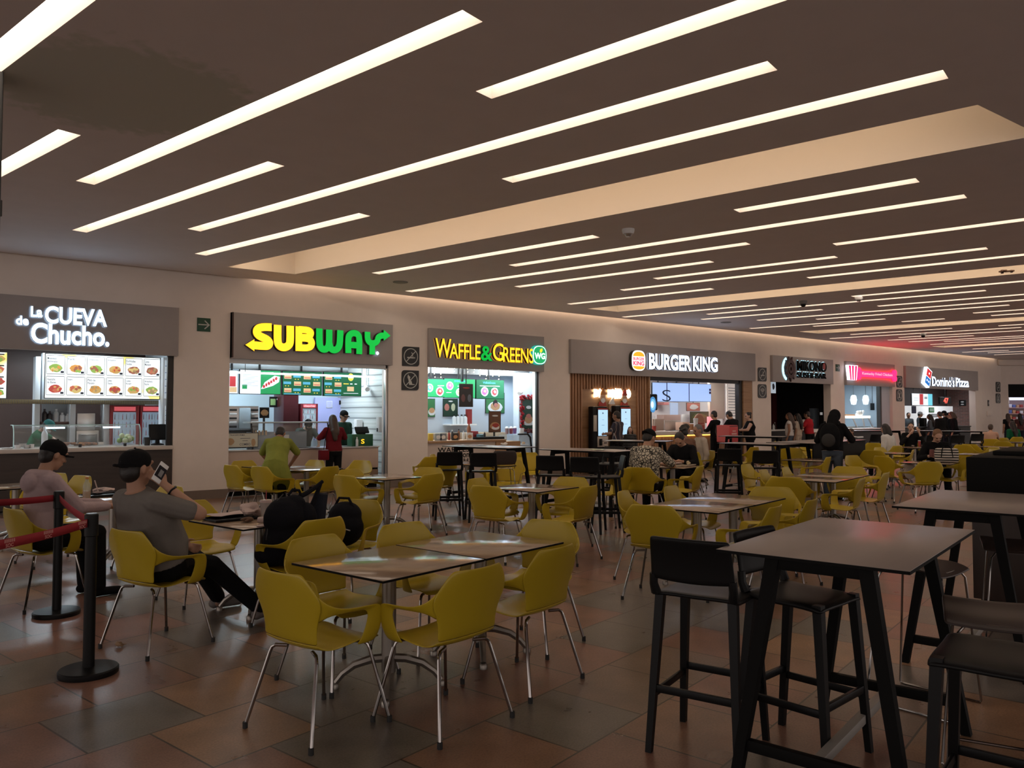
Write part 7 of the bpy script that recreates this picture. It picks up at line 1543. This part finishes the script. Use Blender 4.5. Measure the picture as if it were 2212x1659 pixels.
for px, d, lab, rz_, kw in [(2031, 29.5, 'seated dark haired man in profile at the long counter bar', -.6, dict(style='short')), (2058, 30.4, 'seated brown haired person beside him at the long counter bar', .3, dict(style='bob', hair=H_BRN))]:
    pp = depth_at(px, d); pp.z = .34; person(lab, pp, rz_, 1.66, True, 8, head=(0, 14), top=C_BLK, sleeve=1.6, vox=.02, legs=dict(L=((-.12, .30, .52), (-.12, .28, .10), (-.12, .42, .06)), R=((.12, .30, .52), (.12, .28, .10), (.12, .42, .06))), **kw); pp2 = pp.copy(); pp2.z = 0; dup(ST0, pp2, rz_, 'black stool under the ' + lab.split(' at ')[0])
pp = depth_at(2139, 24.5); dup(CHAIR0, pp, -1.2, 'yellow chair of the child at the far right pier'); person('child raising a hand to the mouth near the last pier', pp, -1.2, 1.5, True, 5, arms=dict(R=((.22, .18, .80), (.06, .20, 1.02), (0, 0, 1))), head=(0, 5), top=SKINL, sleeve=.5, skin=SKINL, hair=H_BRN, vox=.018)
for px, lab, c, h in [(2177, 'woman with long brown hair standing by the last shop', C_BLK, H_BRN), (2203, 'woman with long dark hair at the right edge by the last shop', cl('plum', (.08, .03, .03)), H_BLK)]: person(lab, depth_at(px, 36.5), -.8, 1.62, arms=dict(R=((.24, .12, 1.12), (.05, .3, 1.12))), top=c, sleeve=.5, style='long', hair=h, vox=.02)
l, r = seat_of(ci('person in green')); person('person in green top seen from behind at far right', l, r, 1.66, True, 4, top=C_DGR, sleeve=.8, hair=H_BLK, style='long', vox=.016)

# ================================================================== THINGS ON TABLES, CHAIRS AND FLOOR
def on_top(px, py, z=.741): p = onz(px, py, z); return Vector((p.x, p.y, z))
M_pap = mat('paper_white', (.62, .58, .55), .8); M_papp = mat('paper_pink', (.55, .42, .38), .8)
def crumple(nm, label, cat, loc, size, m, seed=1, amp=.35, flat=1.0, lvl=3):
    mb = MB(); bmesh.ops.create_icosphere(mb.bm, subdivisions=lvl, radius=1.0); rnd = random.Random(seed); k = [(Vector((rnd.uniform(-1, 1), rnd.uniform(-1, 1), rnd.uniform(-1, 1))).normalized(), rnd.uniform(.4, 1)) for _ in range(14)]
    for v in mb.bm.verts:
        n = v.co.normalized(); f = 1 - amp * sum(max(0, n.dot(a) - .55) * b * 2 for a, b in k) + rnd.uniform(-.05, .05); v.co = Vector((v.co.x * size[0] * f, v.co.y * size[1] * f, max(-.7, v.co.z) * size[2] * f))
    z0 = min(v.co.z for v in mb.bm.verts)
    for v in mb.bm.verts: v.co.z -= z0
    o = mb.build(nm, m, loc=loc, ang=25); return tag(o, label, cat)
def tray(loc, label, rz=G(0), sz=(.40, .30), m=M_black):
    t = thing('serving_tray', label, 'tray', loc, rz); MB().box((0, 0, .004), (sz[0], sz[1], .008), .003).build('base', m, t); mb = MB(); a, b = sz[0] / 2, sz[1] / 2; mb.tube([(-a, -b, .014), (a, -b, .014), (a, b, .014), (-a, b, .014)], .009, 6, True, True); mb.build('rim', m, t); return t
def sheet(loc, label, sz, m=M_pap, rz=0, nm='paper_sheet', cat='paper'):
    mb = MB(); rnd = random.Random(len(label)); rows = [[(-sz[0] / 2 + sz[0] * i / 6, -sz[1] / 2 + sz[1] * j / 4, .004 + rnd.uniform(0, .010)) for i in range(7)] for j in range(5)]
    o = link(nm, bake(mb.grid(rows).mesh('s'), ('SOLIDIFY', dict(thickness=.0015, offset=0))), m, None, loc, rz); return tag(o, label, cat)
def drink(loc, label, r=.045, h=.13, m=None, straw=None, lid=None, nm='drink_cup'):
    t = thing(nm, label, 'cup', loc); MB().lathe([(0, 0), (r * .72, 0), (r, h), (r * .96, h), (r * .69, .004), (0, .004)], seg=20).build('cup', m or mat('cup_clear', (.62, .55, .52), .15, alpha=.45), t)
    if lid is not None: MB().lathe([(r * 1.06, h), (r * 1.06, h + .010), (r * .9, h + .022), (0, h + .022)], seg=20).build('lid', lid, t)
    if straw is not None: MB().tube([(0, 0, .01), (.004, .004, h + .10)], .0042, 6).build('straw', straw, t)
    return t
# table of the man on the phone
t0 = tray(on_top(497, 1122), 'black tray at the left edge of the table by the man on the phone', G(-6), (.36, .26))
sheet(on_top(492, 1112, .764), 'pinkish paper lying on the black tray', (.32, .22), M_papp, G(-6))
crumple('paper_bag', 'crumpled pale pink paper bag on the table by the man on the phone', 'paper bag', on_top(546, 1119), (.13, .11, .085), M_papp, 3, .5)
drink(on_top(574, 1120), 'clear plastic cup with lid and red straw beside the crumpled bag', .048, .135, None, mat('straw_red', (.32, .04, .04), .4), mat('lid_pink', (.60, .45, .42), .25, alpha=.7))
t = thing('paper_roll', 'small white paper cup lying on its side near the backpack', 'paper cup', on_top(568, 1132) + Vector((0, 0, .032))); MB().lathe([(.022, -.04), (.032, .04), (.028, .04), (.019, -.04)], seg=16, M=Matrix.Rotation(PI / 2, 4, 'Y') @ Matrix.Rotation(.6, 4, 'X')).build('cup', M_papp, t)
crumple('napkin', 'white crumpled napkin in front of the fallen paper cup', 'napkin', on_top(560, 1140), (.08, .05, .018), M_papp, 8, .5); crumple('food_scraps', 'yellowish food wrapper right of the clear cup', 'wrapper', on_top(597, 1117), (.08, .05, .03), mat('wrap_yellow', (.50, .40, .25), .8), 9, .5); crumple('food_scraps', 'brown food rest between the tray and the crumpled bag', 'food', on_top(532, 1128), (.07, .05, .03), mat('food_brown', (.12, .06, .03), .8), 12, .4)
crumple('napkin', 'white tray paper behind the long dark roll', 'napkin', on_top(688, 1108), (.10, .07, .03), M_pap, 21, .5); crumple('napkin', 'second white crumpled paper behind the backpack straps', 'napkin', on_top(655, 1107), (.09, .06, .03), M_pap, 25, .5)
# backpack, roll, bags
l, r = seat_of(ci('black backpack on its seat'))
C_BP = cl('backpack', (.008, .008, .011)); t = thing('backpack', 'large black backpack resting on a yellow chair beside the table', 'backpack', (l.x, l.y, .455), r)
mb = MB(); mb.ball((-.08, .05, .20), (.20, .15, .20)); mb.ball((-.10, .05, .36), (.18, .14, .17)); mb.ball((-.04, .04, .47), (.10, .09, .07)); mb.ball((-.14, .12, .10), (.17, .13, .10)); link('bag', remesh(mb, .012, 2), C_BP, t)
mb = MB(); mb.ball((.04, .0, .36), (.09, .10, .12)); link('front_pocket', remesh(mb, .012, 2), C_BP, t)
for a in ([(-.02, .05, .50), (.10, .05, .54), (.20, .06, .58), (.26, .06, .62)], [(.06, .04, .30), (.13, .05, .40), (.20, .06, .52), (.24, .06, .60)]): MB().tube(a, [.02, .02, .018, .014], 8).build('strap', C_BP, t)
MB().tube([(-.10, .02, .54), (-.06, .02, .58), (.0, .02, .57), (.02, .02, .53)], .011, 8).build('handle', C_BP, t)
MB().tube([(-.27, .05, .22), (-.24, .05, .45), (-.13, .04, .55)], .005, 6).build('zip', M_dark, t)
t = thing('rolled_mat', 'long dark roll leaning beside the backpack', 'roll', (l.x, l.y, .47), r); MB().tube([(.20, .08, .0), (.30, .12, .50)], .052, 18).build('roll', cl('roll', (.018, .02, .028)), t); MB().tube([(.2985, .1195, .492), (.3005, .1202, .503)], .053, 18).build('end_cap', M_dark, t)
l2, r2 = seat_of(ci('dark bag under its arms')); t = thing('travel_bag', 'dark rounded bag filling the orange lit chair', 'bag', (l2.x, l2.y, .455), r2); mb = MB(); mb.ball((0, .0, .16), (.18, .17, .16)); mb.ball((0, -.02, .27), (.15, .14, .12)); link('bag', remesh(mb, .014, 2), C_BP, t); MB().tube([(-.1, 0, .34), (-.05, 0, .42), (.05, 0, .42), (.1, 0, .34)], .012, 8).build('handle', C_BP, t); MB().tube([(-.15, .12, .16), (0, .16, .20), (.15, .12, .16)], .006, 6).build('zip', M_steel, t)
pb_ = onz(600, 1200, .45); t = thing('shoulder_bag', 'brown black bag hanging below the backpack', 'bag', (pb_.x, pb_.y, .27), r); C_BR = cl('brownbag', (.022, .014, .010)); mb = MB(); mb.ball((0, 0, .18), (.10, .12, .19)); mb.ball((0, 0, .08), (.11, .13, .10)); link('bag', remesh(mb, .013, 2), C_BR, t); MB().tube([(.02, .08, .30), (.10, .08, .42), (.20, .04, .50)], .013, 8).build('strap', C_BR, t); MB().ball((.05, -.11, .28), .018, seg=8).build('buckle', M_steel, t)
# table of the man in the cap
t = thing('drink_bottle', 'clear bottle with orange drink on the table of the man in the cap', 'bottle', on_top(187, 1078)); MB().lathe([(0, 0), (.036, 0), (.038, .015), (.038, .13), (.034, .15), (.016, .19), (.014, .205), (0, .205)], seg=20).build('body', mat('bottle_clear', (.55, .58, .50), .08, alpha=.4), t); MB().lathe([(0, .004), (.034, .004), (.035, .085), (0, .085)], seg=20).build('drink', mat('orange_drink', (.45, .16, .03), .2), t); MB().lathe([(.017, .205), (.017, .228), (0, .228)], seg=16).build('cap', mat('cap_orange', (.50, .20, .03), .4), t)
sheet(on_top(160, 1075), 'white paper spread beside the orange drink bottle', (.26, .20), mat('paper_cool', (.60, .64, .66), .7), G(10))
tray(on_top(222, 1071), 'dark tray behind the man on the phone', G(0), (.36, .27)); crumple('food_wrapper', 'pale paper wrapped food on the dark tray behind the man on the phone', 'food', on_top(222, 1066, .757), (.14, .10, .045), M_papp, 31, .5); t = tag(MB().tube([(0, 0, .0), (-.035, .0, .12)], .006, 6).build('spoon', M_papp, loc=on_top(212, 1062, .80)), 'plastic spoon standing in the wrapped food', 'spoon')
crumple('paper_scrap', 'crumpled brown paper lying on the floor by the chair of the man on the phone', 'paper', Vector((*onz(262, 1397, 0)[:2], .001)), (.055, .05, .03), mat('paper_brown', (.30, .19, .11), .8), 41, .6, 1, 2)
# bar table papers
for k, (px, sz) in enumerate([(1000, (.30, .22)), (1036, (.30, .22))]): sheet(on_top(px, 962.5, 1.021), ['left', 'right'][k] + ' pale paper mat on the bar table left of centre', sz, mat('paper_blue', (.55, .62, .70), .5), G(80))
crumple('napkin', 'folded white napkin with green print on the bar table by the glass display case', 'napkin', on_top(1088, 963, 1.021), (.09, .05, .05), M_pap, 51, .4); sheet(on_top(1290, 972, 1.021), 'pale greenish paper on the slat side bar table', (.30, .2), mat('paper_lime', (.50, .55, .40), .6), G(80))
# food on the table of the lettered shirt man
tray(on_top(1440, 1009), 'pale tray paper with food on the table of the lettered shirt man', G(0), (.42, .30), mat('tray_tan', (.42, .34, .26), .6)); tray(on_top(1476, 1006), 'second pale tray on the food table', G(4), (.40, .28), mat('tray_tan', None))
for k, (px, py, sz, l_) in enumerate([(1428, 1003, (.10, .07, .03), 'wrapped burger on the left of the food table'), (1466, 1003, (.10, .06, .025), 'opened wrapper in the middle of the food table'), (1487, 1004, (.06, .05, .05), 'crumpled yellowish wrapper at the right of the food table'), (1412, 1006, (.05, .04, .03), 'small white sauce pot rest at the left corner of the food table')]): crumple('food_wrapper', l_, 'food', on_top(px, py, .757), sz, [M_pap, M_papp, mat('wrap_yellow', None), M_pap][k], 60 + k, .5)
drink(on_top(1448, 1004), 'dark cup between the two men at the food table', .045, .12, M_dark)
# hooded man's table
for k, (px, py, l_) in enumerate([(1778, 952, 'white paper on the left of the black panelled table'), (1832, 948, 'white paper in front of the hooded man')]): sheet(on_top(px, py, 1.021), l_, (.3, .2), M_pap, k)
t = thing('napkin_holder', 'white box with a pale top on the black panelled table', 'napkin holder', on_top(1772, 950, 1.021)); MB().box((0, 0, .08), (.24, .14, .16), .01).build('body', M_papp, t); MB().box((0, 0, .2), (.28, .16, .07), .01).build('top', M_white, t)
t = thing('white_tray', 'white rectangular frame right of the hooded man', 'tray', on_top(1845, 947, 1.021)); mb = MB(); mb.tube([(-.22, -.1, .03), (.22, -.1, .03), (.22, .1, .03), (-.22, .1, .03)], .02, 6, True, True); mb.build('rim', M_white, t); MB().box((0, 0, .006), (.42, .2, .01)).build('base', M_dark, t)
# striped bag and cup
bp = on_top(2045, 999); t = thing('tote_bag', 'black and white striped tote bag standing on the table at right', 'bag', bp, face_cam(bp) + .1); M_sb2 = patterned('tote_stripes', 'wave', [(0, (.012, .012, .012)), (.45, (.62, .56, .50))], 7, .85, axis='Z', dist=.6)
mb = MB(); mb.ball((0, 0, .12), (.20, .09, .13)); mb.box((0, 0, .13), (.38, .13, .25), .04); link('bag', remesh(mb, .012, 2), M_sb2, t)
for k in (-1, 1): MB().tube([(-.09, k * .075, .10), (-.075, k * .07, .24), (-.03, k * .05, .31), (.03, k * .05, .31), (.075, k * .07, .24), (.09, k * .075, .10)], .009, 6).build('strap', C_BLK, t)
drink(on_top(2022, 998), 'black cup left of the striped tote bag', .03, .11, M_dark); sheet(on_top(2002, 997), 'white dish paper in front of the woman with reddish hair', (.14, .1))
t = drink(on_top(1986, 964), 'red can on the dark table in front of the woman covering her mouth', .035, .14, P_r, None, M_steel, 'drink_can')
crumple('food_wrapper', 'pale food wrapper beside the red can', 'food', on_top(1972, 964), (.08, .05, .02), M_papp, 77, .4)
l, r = seat_of(ci('beige jacket')); t = thing('beige_jacket', 'beige jacket draped over the arm of a yellow chair', 'jacket', (l.x, l.y, 0), r); mb = MB(); mb.ball((.27, .05, .66), (.07, .16, .05)); mb.ball((.315, .06, .55), (.03, .15, .13)); mb.ball((.20, .02, .53), (.08, .15, .07)); link('cloth', remesh(mb, .014, 2), C_CRM, t)
